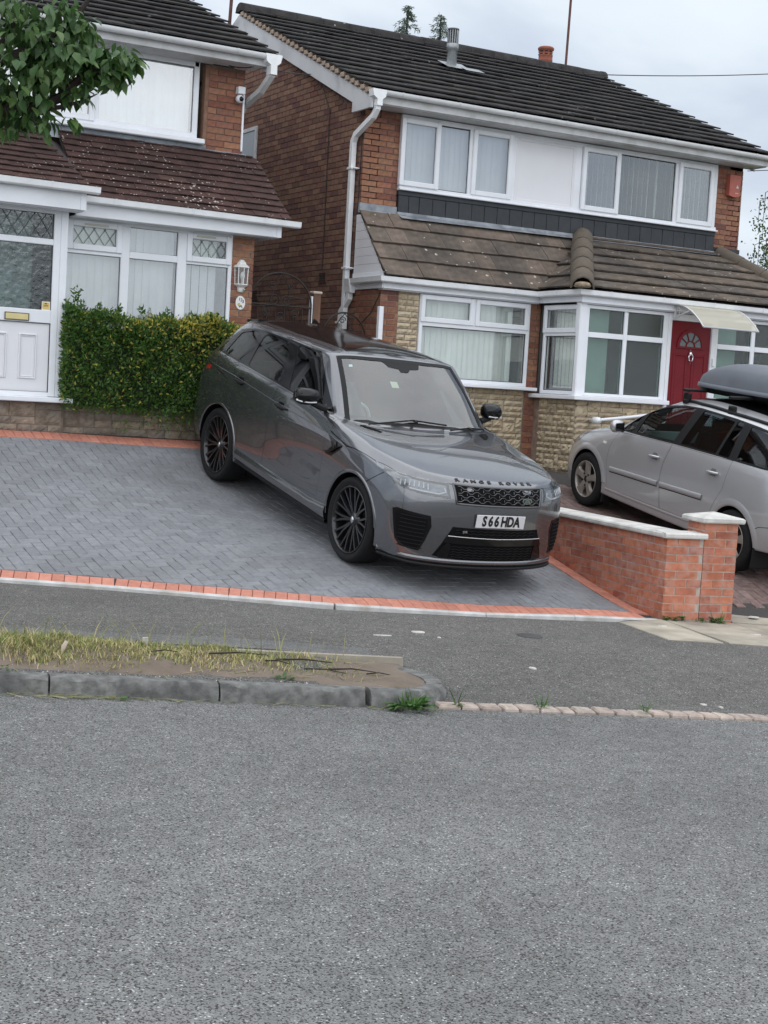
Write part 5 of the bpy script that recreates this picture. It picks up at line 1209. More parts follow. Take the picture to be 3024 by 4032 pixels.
# ---- range of paints
def carpaint(name, col, flake=.3, metal=.7, rough=.34, coat=1.):
    return mat(name, col, rough, metal, flake=flake, coat=coat, coatr=.015, coat_ior=1.75)
RRP = carpaint('grey_metallic_paint', (.132,.136,.148), metal=.8, rough=.26)
RRB = mat('gloss_black', (.005,.005,.006), .10, spec=.4)
RRK = mat('satin_black_plastic', (.011,.011,.012), .55, spec=.25)
RUB = mat('tyre_rubber', (.014,.014,.015), .85, spec=.25, noise=.2, nscale=30, bump=.2, bscale=80)
ALB = mat('dark_alloy', (.018,.018,.020), .25, .3, coat=.5)
TINT = glass('privacy_glass', (.035,.04,.045), .05)
SCREEN = glass('windscreen_glass', (.66,.80,.78), .20)
INT = mat('dark_interior', (.02,.02,.022), .8)
def RR_cols():
    # rows: 0 bottom .25 | 1 sill .42 | 2 .62 | 3 .83 | 4 1.02 | 5 belt / bonnet edge | 6 | 7 glass base / cowl | 8 mid glass | 9 cantrail | 10 roof shoulder | 11 roof centre
    C = []
    C.append([(-3.93,0,.36),(-3.99,0,.46),(-4.0,0,.64),(-3.96,0,.84),(-3.93,0,1.02),(-3.90,0,1.18),(-3.86,0,1.24),(-3.80,0,1.29),(-3.60,0,1.52),(-3.40,0,1.705),(-3.30,0,1.742),(-3.1,0,1.755)])
    C.append([(-3.91,.45,.36),(-3.97,.45,.46),(-3.98,.45,.64),(-3.94,.45,.84),(-3.91,.45,1.02),(-3.88,.45,1.18),(-3.84,.45,1.24),(-3.78,.45,1.29),(-3.58,.42,1.52),(-3.38,.40,1.70),(-3.27,.3,1.74),(-3.0,0,1.762)])
    C.append([(-3.80,.80,.36),(-3.85,.84,.46),(-3.86,.86,.64),(-3.82,.87,.84),(-3.80,.86,1.02),(-3.76,.84,1.18),(-3.73,.81,1.25),(-3.68,.78,1.30),(-3.50,.70,1.52),(-3.32,.60,1.69),(-3.20,.42,1.735),(-2.9,0,1.768)])
    C.append([(-3.55,.93,.36),(-3.58,.96,.46),(-3.58,.975,.64),(-3.56,.975,.84),(-3.56,.955,1.04),(-3.54,.905,1.22),(-3.52,.875,1.29),(-3.50,.855,1.325),(-3.34,.77,1.52),(-3.20,.655,1.685),(-3.08,.44,1.742),(-2.8,0,1.772)])
    C.append([(-3.34,.955,.34),(-3.35,.975,.46),(-3.35,.99,.64),(-3.34,.992,.84),(-3.33,.97,1.05),(-3.30,.915,1.24),(-3.28,.89,1.295),(-3.27,.872,1.325),(-3.12,.79,1.52),(-2.98,.692,1.692),(-2.9,.45,1.752),(-2.65,0,1.778)])
    C.append([(-2.92,.955,.31),(-2.92,.978,.44),(-2.92,.992,.63),(-2.92,.995,.84),(-2.92,.972,1.06),(-2.92,.925,1.23),(-2.92,.905,1.285),(-2.92,.889,1.315),(-2.80,.81,1.515),(-2.70,.712,1.697),(-2.62,.46,1.764),(-2.45,0,1.786)])
    C.append([(-2.38,.945,.29),(-2.38,.968,.43),(-2.38,.962,.63),(-2.38,.970,.84),(-2.38,.965,1.06),(-2.38,.932,1.215),(-2.38,.913,1.268),(-2.38,.898,1.297),(-2.33,.82,1.512),(-2.29,.728,1.703),(-2.22,.47,1.774),(-2.15,0,1.794)])
    C.append([(-1.70,.94,.27),(-1.70,.965,.42),(-1.70,.950,.62),(-1.70,.962,.83),(-1.70,.962,1.04),(-1.70,.935,1.19),(-1.70,.917,1.240),(-1.70,.903,1.270),(-1.75,.825,1.505),(-1.80,.735,1.706),(-1.75,.475,1.778),(-1.75,0,1.798)])
    C.append([(-1.05,.94,.26),(-1.05,.965,.42),(-1.05,.950,.62),(-1.05,.962,.83),(-1.05,.962,1.03),(-1.05,.935,1.165),(-1.05,.915,1.215),(-1.05,.90,1.245),(-1.22,.815,1.50),(-1.42,.728,1.706),(-1.45,.47,1.768),(-1.5,0,1.788)])
    C.append([(-.52,.945,.26),(-.52,.97,.42),(-.52,.965,.62),(-.52,.975,.83),(-.52,.970,1.03),(-.54,.935,1.145),(-.60,.895,1.178),(-.70,.835,1.195),(-.97,.775,1.47),(-1.26,.715,1.70),(-1.34,.48,1.752),(-1.40,0,1.772)])
    C.append([(.0,.955,.28),(.0,.98,.43),(.0,.992,.62),(.0,.995,.83),(.0,.968,1.005),(.0,.895,1.085),(-.22,.80,1.132),(-.60,.72,1.176),(-.88,.675,1.475),(-1.225,.615,1.712),(-1.31,.41,1.748),(-1.36,0,1.760)])
    C.append([(.46,.945,.27),(.47,.968,.42),(.47,.978,.62),(.47,.972,.82),(.44,.94,.955),(.41,.84,1.045),(.06,.66,1.122),(-.555,.57,1.165),(-.85,.54,1.472),(-1.205,.49,1.720),(-1.29,.32,1.745),(-1.34,0,1.752)])
    C.append([(.72,.85,.235),(.755,.875,.40),(.755,.875,.60),(.745,.85,.80),(.715,.82,.92),(.675,.70,1.005),(.25,.47,1.122),(-.525,.41,1.160),(-.83,.37,1.47),(-1.195,.335,1.726),(-1.28,.22,1.742),(-1.33,0,1.746)])
    C.append([(.885,.48,.22),(.925,.49,.38),(.925,.49,.58),(.91,.48,.79),(.875,.47,.915),(.815,.44,.988),(.33,.26,1.128),(-.51,.21,1.158),(-.82,.19,1.468),(-1.19,.17,1.73),(-1.275,.11,1.74),(-1.325,0,1.743)])
    C.append([(.92,0,.215),(.96,0,.38),(.96,0,.58),(.945,0,.79),(.905,0,.915),(.84,0,.985),(.36,0,1.128),(-.505,0,1.156),(-.815,0,1.468),(-1.188,0,1.732),(-1.272,0,1.739),(-1.32,0,1.742)])
    return C
def rr_under(cols):
    def f(c, i):
        x, y, z = cols[c][0]; return (x*.98-.03, 0, z+.05) if i == 0 else (x*.985-.02, y*.78, z+.02)
    return f
RRC = RR_cols()
rr_me = car_cage('rr', RRC, [(5,10,14,.8),(5,2,10,.2),(7,9,14,.7),(7,3,9,.5),(0,0,14,.6),(4,2,12,.45),(9,9,14,.75),(9,2,9,.55),(9,0,2,.8)], rr_under(RRC), ccre=[(9,7,9,.75),(12,5,7,.85)])
CUTM = mat('cut_edge', (.006,.006,.007), .8, spec=.1)
def prism_xz(poly, y0, y1): mb = MB(); mb.prism(poly, y0, y1, 'y'); return cutter(mb, CUTM)
def inset(poly, d):
    """shrink a simple polygon by d"""
    n = len(poly); ar = sum(poly[i][0]*poly[(i+1)%n][1]-poly[(i+1)%n][0]*poly[i][1] for i in range(n)); sg = 1 if ar > 0 else -1; out = []
    for i in range(n):
        p0, p1, p2 = poly[i-1], poly[i], poly[(i+1)%n]
        def nn(a, b):
            dx, dy = b[0]-a[0], b[1]-a[1]; l = math.hypot(dx, dy) or 1; return (-dy/l*sg, dx/l*sg)
        a, b = nn(p0, p1), nn(p1, p2); m_ = (a[0]+b[0], a[1]+b[1]); k = 1+a[0]*b[0]+a[1]*b[1]; k = max(k, .35)
        out.append((p1[0]+m_[0]*d/k, p1[1]+m_[1]*d/k))
    return out
def rounded(poly, r, n=3):
    out = []; N_ = len(poly)
    for i in range(N_):
        p0, p1, p2 = [Vector(poly[(i+k) % N_]) for k in (-1, 0, 1)]
        a = (p0-p1); b = (p2-p1); rr = min(r, a.length*.45, b.length*.45); A = p1+a.normalized()*rr; B = p1+b.normalized()*rr
        for k in range(n+1): t = k/n; q = A*(1-t)**2+p1*2*t*(1-t)+B*t*t; out.append((q.x, q.y))
    return out
def wheel_parts(parent, loc, side, R, rr, w, style, hubm, capcol=None):
    """wheel: tyre, rim, spokes, hub cap; local y points outward on `side`"""
    wl = empty('wheel', parent=parent); wl.location = loc; sgn = side
    mb = MB(); pr = [(rr*.96, -w*.42), (rr*1.02, -w*.47), (R*.93, -w*.5), (R*.985, -w*.42), (R, -w*.3), (R, w*.3), (R*.985, w*.42), (R*.93, w*.5), (rr*1.12, w*.49), (rr*1.03, w*.455), (rr*.98, w*.42)]
    mb.lathe([(r_, h*sgn) for r_, h in pr], 48, ax='y'); mb.build('tyre', RUB, wl)
    # tread grooves as thin dark rings
    mb = MB(); pr = [(rr*.99, w*.43), (rr*1.0, w*.46), (rr*.965, w*.465), (rr*.94, w*.43), (rr*.91, w*.2), (rr*.90, -w*.4)]
    mb.lathe([(r_, h*sgn) for r_, h in pr], 48, ax='y'); mb.build('rim', hubm, wl)
    mb = MB(); mb.lathe([(0, w*.02*sgn), (rr*.62, w*.02*sgn), (rr*.64, -w*.05*sgn), (rr*.9, -w*.06*sgn), (rr*.92, -w*.2*sgn)], 36, ax='y'); mb.build('brake_disc', mat('brake_shadow', (.03,.03,.032), .6, .3), wl)  # disc coloured near black, shade inside the wheel put into its colour
    def blade(mb, a0, a1, r0, r1, w0, w1, y0, y1, th=.03):
        p = []; 
        for (a, r_, ww, yy) in ((a0, r0, w0, y0), ((a0+a1)/2, (r0+r1)/2, (w0+w1)/2*.92, (y0+y1)/2+.004), (a1, r1, w1, y1)):
            c, s_ = math.cos(a), math.sin(a); q = Vector((c*r_, 0, s_*r_)); t = Vector((-s_, 0, c))*ww/2
            p += [q-t+Vector((0, (yy-th)*sgn, 0)), q-t*.75+Vector((0, yy*sgn, 0)), q+t*.75+Vector((0, yy*sgn, 0)), q+t+Vector((0, (yy-th)*sgn, 0))]
        mb.add(p, [(k*4+j, k*4+j+1, k*4+5+j, k*4+4+j) for k in (0,1) for j in range(3)], 0, 0, False)
    n = {'rr': 10, 'zf': 5}[style]
    for k in range(n):
        a = 2*math.pi*(k+.25)/n; mb = MB()
        if style == 'rr':
            for d in (-.115, .115): blade(mb, a+d*.25, a+d*1.35, rr*.16, rr*.965, .030, .024, w*.27, w*.42)
            blade(mb, a-.05, a+.05, rr*.15, rr*.42, .03, .022, w*.25, w*.30)
        else:
            blade(mb, a, a, rr*.16, rr*.93, .075, .10, w*.40, w*.44); blade(mb, a, a, rr*.5, rr*.95, .03, .15, w*.40, w*.435)
        mb.build('spoke', hubm, wl)
    mb = MB(); mb.lathe([(0, w*.34*sgn), (rr*.12, w*.335*sgn), (rr*.15, w*.31*sgn), (rr*.26, w*.26*sgn), (rr*.27, w*.1*sgn)], 24, ax='y'); mb.build('hub', hubm, wl)
    mb = MB(); mb.lathe([(0, w*.352*sgn), (rr*.085, w*.35*sgn), (rr*.095, w*.335*sgn)], 18, ax='y'); mb.build('hub_cap', capcol or CHROME, wl)
    if style == 'zf':
        for k in range(5):
            a = 2*math.pi*(k+.75)/5; mb = MB(); mb.lathe([(0, w*.45*sgn), (.011, w*.445*sgn), (.013, w*.4*sgn)], 8, (rr*.33*math.cos(a), 0, rr*.33*math.sin(a)), ax='y'); mb.build('wheel_nut', RRK, wl)
    return wl
def arch_cut(cx, cz, r, y0, y1):
    mb = MB(); n = 40; vs = []
    for y in (y0, y1):
        for k in range(n): a = 2*math.pi*k/n; vs.append((cx+r*math.cos(a), y, cz+r*math.sin(a)))
    mb.add(vs, [(i, (i+1)%n, n+(i+1)%n, n+i) for i in range(n)]+[tuple(range(n)), tuple(range(2*n-1, n-1, -1))]); return cutter(mb, CUTM)
def loft_box(levels, xz=None):
    """levels: (z, [(x,y) quad half outline...]) closed loft"""
    mb = MB(); k = len(levels[0][1]); V = []
    for z, q in levels: V += [(x, y, z) for x, y in q]
    F = [(i*k+j, i*k+(j+1)%k, (i+1)*k+(j+1)%k, (i+1)*k+j) for i in range(len(levels)-1) for j in range(k)]+[tuple(range(k)), tuple(len(V)-1-j for j in range(k))]
    mb.add(V, F); return cutter(mb, mat('cabin_lining', (.035,.035,.037), .85))
def slab_dir(pts, n, a, b):
    n = Vector(n).normalized(); mb = MB(); k = len(pts); V = [Vector(p)+n*a for p in pts]+[Vector(p)+n*b for p in pts]
    mb.add(V, [(i, (i+1)%k, k+(i+1)%k, k+i) for i in range(k)]+[tuple(range(k)), tuple(range(2*k-1, k-1, -1))]); return cutter(mb, CUTM)
def part_mesh(me, skin, name, parent, mats):
    while len(me.materials): me.materials.pop(index=0)
    return me
def finish(me, skin, name, parent, paint):
    for i, m_ in enumerate(me.materials):
        if m_ is None: me.materials[i] = paint
    smooth_from(me, skin); return ob(name, me, parent)
# ---------------------------------------------------------------- grey SUV
def build_rr():
    root = empty('suv', (7.232,12.057,.182), 'dark grey metallic SUV parked nose-down on the block-paved drive', 'car')
    root.rotation_mode = 'QUATERNION'
    rm = Matrix.Rotation(math.radians(-87.396),4,'Z')@Matrix.Rotation(math.radians(10.107),4,'Y')@Matrix.Rotation(math.radians(-1.496),4,'X'); root.rotation_quaternion = rm.to_quaternion()
    sk = Skin(rr_me); rr_me.materials.append(RRP)
    cav = loft_box([(.62,[(-.85,-.76),(-.85,.76),(-3.65,.76),(-3.65,-.76)]),(1.12,[(-.74,-.76),(-.74,.76),(-3.7,.76),(-3.7,-.76)]),(1.2,[(-.80,-.78),(-.80,.78),(-3.6,.78),(-3.6,-.78)]),(1.66,[(-1.33,-.60),(-1.33,.60),(-3.2,.58),(-3.2,-.58)])])
    cuts = [cav]
    for s in (1, -1):
        for cx in (0., -2.923): cuts.append(arch_cut(cx-.01, .375, .447, .58*s, 1.2*s))
    base = boolean(rr_me, cuts)
    dlo = rounded([(-3.43,1.325),(-3.24,1.60),(-2.88,1.665),(-2.1,1.690),(-1.40,1.692),(-.745,1.193),(-1.3,1.232),(-1.83,1.262),(-2.6,1.297),(-3.1,1.312)], .03)
    gl = {'rear_quarter_window': [(-3.23,1.335),(-3.14,1.575),(-2.86,1.645),(-2.745,1.645),(-2.79,1.325)], 'rear_door_window': [(-2.60,1.31),(-2.61,1.62),(-2.555,1.66),(-2.07,1.672),(-1.99,1.635),(-1.86,1.283)], 'front_door_window': [(-1.63,1.262),(-1.72,1.47),(-1.84,1.675),(-1.43,1.68),(-1.17,1.475),(-.88,1.222)]}
    side = 1
    trimm = []
    fd = [(-.672,1.178),(-.645,1.06),(-.665,.95),(-.655,.79),(-.652,.43),(-1.845,.405),(-1.85,.60),(-1.848,.84),(-1.835,1.08),(-1.81,1.246)]
    fd = fd+[(-1.3,1.222)]
    rd = [(-1.822,1.248),(-1.845,1.08),(-1.858,.84),(-1.86,.60),(-1.856,.405),(-2.43,.455),(-2.47,.60),(-2.57,.745),(-2.70,.835),(-2.84,.872),(-2.905,.93),(-2.90,1.03),(-2.86,1.165),(-2.80,1.290),(-2.6,1.283)]
    G_ = .0028
    wsn = Vector((.63,0,.777)).normalized()
    wso = [(-1.225,-.672,1.688),(-.62,-.795,1.183),(-.545,-.5,1.175),(-.525,0,1.172),(-.545,.5,1.175),(-.62,.795,1.183),(-1.225,.672,1.688),(-1.185,.35,1.71),(-1.175,0,1.717),(-1.185,-.35,1.71)]
    bon = [(.875,0),(.868,.25),(.825,.50),(.69,.742),(.53,.868),(.22,.935),(-.25,.968),(-.60,.955),(-.64,.90),(-.60,.72),(-.535,.40),(-.515,0)]
    bon = bon+[(x, -y) for x, y in bon[-2:0:-1]]
    mbz = MB(); mbz.prism(bon, .952, 1.5, 'z'); bcut = cutter(mbz, CUTM)
    wcut = slab_dir(wso, wsn, -.28, .15)
    trim_cut = [prism_xz(dlo, .50*s, 1.3*s) for s in (1, -1)]
    body = boolean(base, trim_cut+[prism_xz(fd, -.82, -1.3), prism_xz(rd, -.82, -1.3), bcut, wcut])
    finish(body, sk, 'body', root, RRP)
    bo = boolean(base, [ (lambda m_: (m_.prism(inset(bon, G_*1.2), .957, 1.5, 'z'), cutter(m_, CUTM))[1])(MB()) ], 'INTERSECT')
    bo = boolean(bo, [wcut]); finish(bo, sk, 'bonnet', root, RRP)
    for nm, pl in (('front_door', fd), ('rear_door', rd)):
        d_ = boolean(base, [prism_xz(inset(pl, G_), -.83, -1.3)], 'INTERSECT'); finish(d_, sk, nm, root, RRP)
    for s in (1, -1):
        t_ = boolean(base, [prism_xz(inset(dlo, .002), .50*s, 1.3*s)], 'INTERSECT'); t_ = boolean(t_, [prism_xz(rounded(p, .03), .4*s, 1.4*s) for p in gl.values()])
        while len(t_.materials) < 2: t_.materials.append(None)
        for i in range(len(t_.materials)): t_.materials[i] = RRB
        finish(t_, sk, 'window_trim', root, RRB)
        for nm, p in gl.items():
            q = [(x, 1.0*s, z) for x, z in rounded(inset(p, -.012), .03)]; patch(sk, q, (0,-s,0), -1.5, -.005, .06, m=TINT, name=nm, parent=root)
    patch(sk, [Vector(p)*1.0 for p in wso], -wsn, -3.0, -.004, .05, m=SCREEN, name='windscreen', parent=root)
    for a, b, nm in ((0,1,'screen_edge'),(1,5,'screen_edge'),(5,6,'screen_edge'),(6,10,'screen_edge')):
        pts = [Vector(wso[i % 10]) for i in range(a, b+1)]; c0 = Vector((-.87,0,1.44)); pts = [p+(c0-p).normalized()*.022 for p in pts]
        strip(sk, pts, .055 if a != 1 else .075, -wsn, -3.0, -.0015, RRK, nm, root)
    patch(sk, [(-1.10,-.18,1.7),(-1.04,-.15,1.7),(-1.015,-.04,1.7),(-.965,-.03,1.7),(-.965,.055,1.7),(-1.02,.09,1.7),(-1.045,.20,1.7),(-1.10,.22,1.7),(-1.19,.25,1.7),(-1.19,-.25,1.7)], -wsn, -3.0, -.0012, .04, m=RRK, name='sensor_mask', parent=root)
    # roof: black glass panel
    rp = [(-1.30,-.52,2),(-1.30,0,2),(-1.30,.52,2),(-2.2,.58,2),(-3.05,.52,2),(-3.12,0,2),(-3.05,-.52,2),(-2.2,-.58,2)]
    patch(sk, rp, (0,0,-1), -3.0, .0025, .06, m=RRB, name='roof_panel', parent=root)
    for s in (1, -1):
        strip(sk, [(-1.34,s*.625,2),(-2.2,s*.64,2),(-3.0,s*.60,2)], .018, (0,0,-1), -3.0, .0015, RRK, 'roof_channel', root)
    # rear spoiler
    mb = MB(); mb.prism([(-3.18,1.728),(-3.44,1.688),(-3.46,1.668),(-3.40,1.655),(-3.2,1.69)], -.56, .56, 'y'); sp_ = mb.build('rear_spoiler', RRB, root)
    # sills
    for s in (1, -1):
        mb = MB(); V = []; xs = list(np.linspace(-2.44, -.44, 12))
        for x_ in xs:
            k = (x_+2.44)/2.0; zt = .462-.05*min(1, k*1.6)+.0*k; zb = .335-.075*k
            if k > .8: zt = .395+(.02*(k-.8)/.2)
            V += [(x_, s*.955, zt), (x_, s*.985, zt-.03), (x_, s*.988, (zt+zb)/2), (x_, s*.972, zb+.02), (x_, s*.945, zb), (x_, s*.80, zb+.01)]
        mb.add(V, [(i*6+j, i*6+j+1, i*6+7+j, i*6+6+j) for i in range(11) for j in range(5)], 0, 0, True); mb.build('side_sill', RRP, root)
        mb = MB(); V = []
        for x_ in xs:
            k = (x_+2.44)/2.0; zb = .335-.075*k; V += [(x_, s*.955, zb+.006), (x_, s*.965, zb-.012), (x_, s*.95, zb-.03), (x_, s*.82, zb-.03)]
        mb.add(V, [(i*4+j, i*4+j+1, i*4+5+j, i*4+4+j) for i in range(11) for j in range(3)], 0, 0, True); mb.build('sill_trim', RRK, root)
        # arch lips
        for cx in (0., -2.923):
            a0, a1 = (8, 186) if cx == 0 else (-8, 172); mb = MB(); V = []; n = 26
            for i in range(n+1):
                a = math.radians(a0+(a1-a0)*i/n); 
                for (r_, o_) in ((.438, .0), (.446, .012), (.462, .010), (.470, .001)):
                    p = Vector((cx-.01+r_*math.cos(a), 0, .375+r_*math.sin(a))); h, nn = sk.ray((p.x, 1.6*s, p.z), (0,-s,0)); y_ = (abs(h.y) if h is not None else .95); y_ = max(y_, .93) if p.z < .45 else y_
                    V.append((p.x, s*(y_+o_-.003), p.z))
            mb.add(V, [(i*4+j, i*4+j+1, i*4+5+j, i*4+4+j) for i in range(n) for j in range(3)], 0, 0, True); mb.build('arch_lip', RRP, root)
    # shut line between wing and bumper, character lines
    for s in (1, -1):
        strip(sk, [(.40,s*.93,.938),(.29,s*.96,.86),(.17,s*.98,.775)], .006, (0,-s,0), -1.6, .0008, CUTM, 'shut_line', root)
        strip(sk, [(-2.90,s,1.10),(-3.1,s,1.135),(-3.5,s,1.186)], .006, (0,-s,0), -1.6, .0008, CUTM, 'shut_line', root)
        strip(sk, [(-.66,s,1.05),(-1.25,s,1.076),(-1.86,s,1.101),(-2.77,s,1.160),(-3.45,s,1.185)], .010, (0,-s,0), -1.6, .0035, RRP, 'swage_line', root, thick=.0035)
        # door handles
        for (xa, xb, z0) in ((-2.71,-2.51,1.142),(-1.75,-1.50,1.086)):
            mb = MB(); c = [(xa+(xb-xa)*t, s*(.952+.030*math.sin(math.pi*min(1, max(0, t)))**.5+.004), z0-.010*t) for t in (0,.12,.3,.5,.7,.88,1)]; mb.tube(c, [.010,.014,.015,.015,.015,.014,.010], 8); mb.build('door_handle', RRK, root)
            patch(sk, [(xa+.045,s,z0-.035),(xa+.17,s,z0-.04),(xa+.18,s,z0+.0),(xa+.15,s,z0+.035),(xa+.06,s,z0+.035),(xa+.035,s,z0)], (0,-s,0), -1.6, .0015, .03, m=CUTM, name='handle_recess', parent=root)
        # wing side vent
        patch(sk, [(-.62,s,1.045),(-.47,s,1.02),(-.315,s,1.0),(-.33,s,.965),(-.49,s,.862),(-.61,s,.86),(-.565,s,.90),(-.50,s,.955),(-.55,s,1.0)], (0,-s,0), -1.6, .002, .03, m=RRB, name='side_vent', parent=root)
        mb = MB(); mb.tube([(-.60,s*.985,.885),(-.50,s*.992,.90),(-.36,s*.99,.985)], .009, 6); mb.tube([(-.46,s*.992,1.01),(-.44,s*.992,.95)], .007, 6); mb.build('vent_fin', RRB, root)
        # bonnet vents
        q = [(-.525,s*.755,2),(-.55,s*.69,2),(-.47,s*.575,2),(-.235,s*.53,2),(-.215,s*.585,2),(-.40,s*.73,2)]
        patch(sk, q, (0,0,-1), -3, .002, .03, m=RRP, thick=.004, name='bonnet_vent_surround', parent=root)
        q2 = [(-.49,s*.725,2),(-.505,s*.685,2),(-.45,s*.61,2),(-.31,s*.575,2),(-.30,s*.60,2),(-.40,s*.69,2)]
        bv = patch(sk, q2, (0,0,-1), -3, .004, .03, m=CUTM, name='bonnet_vent', parent=root)
        for k in range(6):
            t = k/5; a = Vector((-.48+.16*t, s*(.72-.11*t), 2)); b = Vector((-.485+.165*t, s*(.655-.075*t), 2)); ha, _ = sk.ray(a, (0,0,-1)); hb_, _ = sk.ray(b, (0,0,-1)); mb = MB(); mb.tube([ha+Vector((0,0,.006)), hb_+Vector((0,0,.006))], .005, 5); mb.build('vent_slat', RRK, root)
        # mirrors
        mir = empty('wing_mirror', parent=root); mb = MB(); V = []; F = []
        rows = [(-.98,.02,.02),(-.95,.13,.075),(-.90,.165,.095),(-.84,.16,.092),(-.80,.135,.08),(-.795,.12,.07)]
        ym = 0 if s < 0 else -.055
        secs = [(.985,.55),(1.01,.9),(1.09,1.05),(1.16,1.0),(1.195,.75),(1.205,.4)]
        for (y_, k) in secs:
            for a in range(14):
                t = 2*math.pi*a/14; ex = .085*k*math.cos(t); ez = .078*k*math.sin(t)
                ex = math.copysign(abs(ex)**.8*(.085*k)**.2, ex) if ex else 0; ez = math.copysign(abs(ez)**.7*(.078*k)**.3, ez) if ez else 0
                V.append((-.90+ex-(y_-.985)*.10, s*(y_+ym), 1.328+ez-(y_-.985)*.02))
        mb.add(V, [(i*14+j, i*14+(j+1)%14, (i+1)*14+(j+1)%14, (i+1)*14+j) for i in range(5) for j in range(14)]+[tuple(range(14)), tuple(range(69, 55, -1)) if False else tuple(5*14+j for j in range(13,-1,-1))], 0, 0, True); mb.build('mirror_housing', RRB, mir)
        mb = MB(); mb.tube([(-.86,s*.885,1.225),(-.875,s*.96,1.245),(-.895,s*1.03,1.268)], [.035,.03,.03], 8); mb.build('mirror_arm', RRK, mir)
        mb = MB(); mb.tube([(-.835,s*(1.02+ym),1.288),(-.835,s*(1.10+ym),1.283),(-.85,s*(1.17+ym),1.285),(-.885,s*(1.207+ym),1.292)], .009, 6); mb.build('mirror_indicator', mat('indicator_lens', (.75,.76,.78), .15, coat=1), mir)
        # headlight: dark housing, clear lens, light bars
        hl = [(.236,s*.927,.998),(.367,s*.917,.979),(.518,s*.867,.967),(.650,s*.767,.961),(.735,s*.653,.957),(.803,s*.514,.953),(.862,s*.497,.835),(.835,s*.581,.838),(.742,s*.763,.845),(.634,s*.861,.863),(.548,s*.907,.872),(.487,s*.918,.908),(.404,s*.931,.938),(.30,s*.944,.960)]
        dv = (-.62, -s*.78, 0)
        hlr = empty('headlight', parent=root)
        patch(sk, hl, dv, -3, .0012, .035, m=mat('lamp_housing', (.05,.052,.056), .3, .3), name='lamp_housing', parent=hlr)
        inn = [(.44,s*.89,.952),(.60,s*.80,.945),(.74,s*.64,.940),(.80,s*.535,.935),(.845,s*.52,.853),(.74,s*.75,.862),(.62,s*.855,.882),(.53,s*.895,.905)]
        patch(sk, inn, dv, -3, .004, .035, m=mat('lamp_reflector', (.17,.18,.195), .35, .5, noise=.35, nscale=9), name='reflector', parent=hlr)
        for k in range(7):
            t = k/6; a = Vector((.585+.15*t, s*(.865-.18*t), .925-.004*t)); mb = MB(); h, n_, _ = sk.near(a); h2, n2, _ = sk.near(a+Vector((.012,-.0*s,-.045))); mb.tube([h+n_*.008, h2+n2*.008], .006, 5); mb.build('led_element', mat('led_white', (.42,.44,.47), .3, coat=.5), hlr)
        strip(sk, [(.655,s*.80,.872),(.75,s*.72,.866),(.81,s*.60,.862),(.825,s*.54,.885),(.80,s*.545,.915)], .014, dv, -3, .008, MATS['led_white'], 'daylight_bar', hlr, thick=.004)
        patch(sk, hl, dv, -3, .010, .04, m=glass('lamp_lens', (.92,.94,.95), .12), name='lamp_lens', parent=hlr)
        patch(sk, [(.727,s*.793,.819),(.783,s*.715,.807),(.796,s*.704,.779),(.742,s*.783,.791)], dv, -3, .0022, .03, m=RRP, thick=.003, name='washer_cover', parent=root)
        # outer bumper intakes
        it = [(.60,s*.914,.672),(.64,s*.893,.688),(.833,s*.661,.668),(.846,s*.643,.575),(.831,s*.676,.447),(.801,s*.705,.347),(.70,s*.845,.362),(.661,s*.880,.416)]
        ii = empty('bumper_intake', parent=root)
        patch(sk, it, dv, -3, .002, .035, m=RRB, name='intake_frame', parent=ii); 
        c0 = sum((Vector(p) for p in it), Vector())/len(it); it2 = [Vector(p)+(c0-Vector(p))*.16 for p in it]
        patch(sk, it2, dv, -3, .0035, .035, m=CUTM, name='intake_dark_panel', parent=ii)  # no hole here: matte black panel paints the dark of a recess
        for k in range(9):
            z_ = .375+k*.034; mb = MB(); pts = []
            for t in np.linspace(0, 1, 6):
                p = Vector((.68+.14*t, s*(.865-.175*t), z_+.006*(1 if int(t*10) % 2 else -1))); h, n_ = sk.ray(p-Vector(dv)*2, dv)
                if h is not None: pts.append(h+n_*.005)
            if len(pts) > 1: mb.tube(pts, .0035, 4); mb.build('intake_mesh', RRK, ii)
        # tail light
        patch(sk, [(-3.50,s*.92,1.15),(-3.37,s*.93,1.158),(-3.37,s*.94,1.12),(-3.50,s*.93,1.10)], (.3,-s,0), -3, .003, .03, m=mat('tail_lens', (.35,.02,.015), .15, coat=1), name='tail_light', parent=root)
    # grille with honeycomb bars
    gr = [(.80,-.478,.957),(.845,-.25,.953),(.86,0,.952),(.845,.25,.953),(.80,.478,.957),(.895,.452,.800),(.915,.26,.798),(.92,0,.797),(.915,-.26,.798),(.895,-.452,.800)]
    gq = [(1.0, p[1], p[2]) for p in gr]; gro = empty('grille', parent=root)
    patch(sk, gq, (-1,0,0), -3, .0015, .04, m=CUTM, name='grille_dark_panel', parent=gro)  # black panel laid on the skin, its colour standing for the recess's shade
    FR = mat('grille_silver', (.13,.13,.135), .35, .8)
    pts = [Vector((1, p[1], p[2])) for p in gr]+[Vector((1, gr[0][1], gr[0][2]))]; strip(sk, pts, .020, (-1,0,0), -3, .006, FR, 'grille_frame', gro, thick=.006)
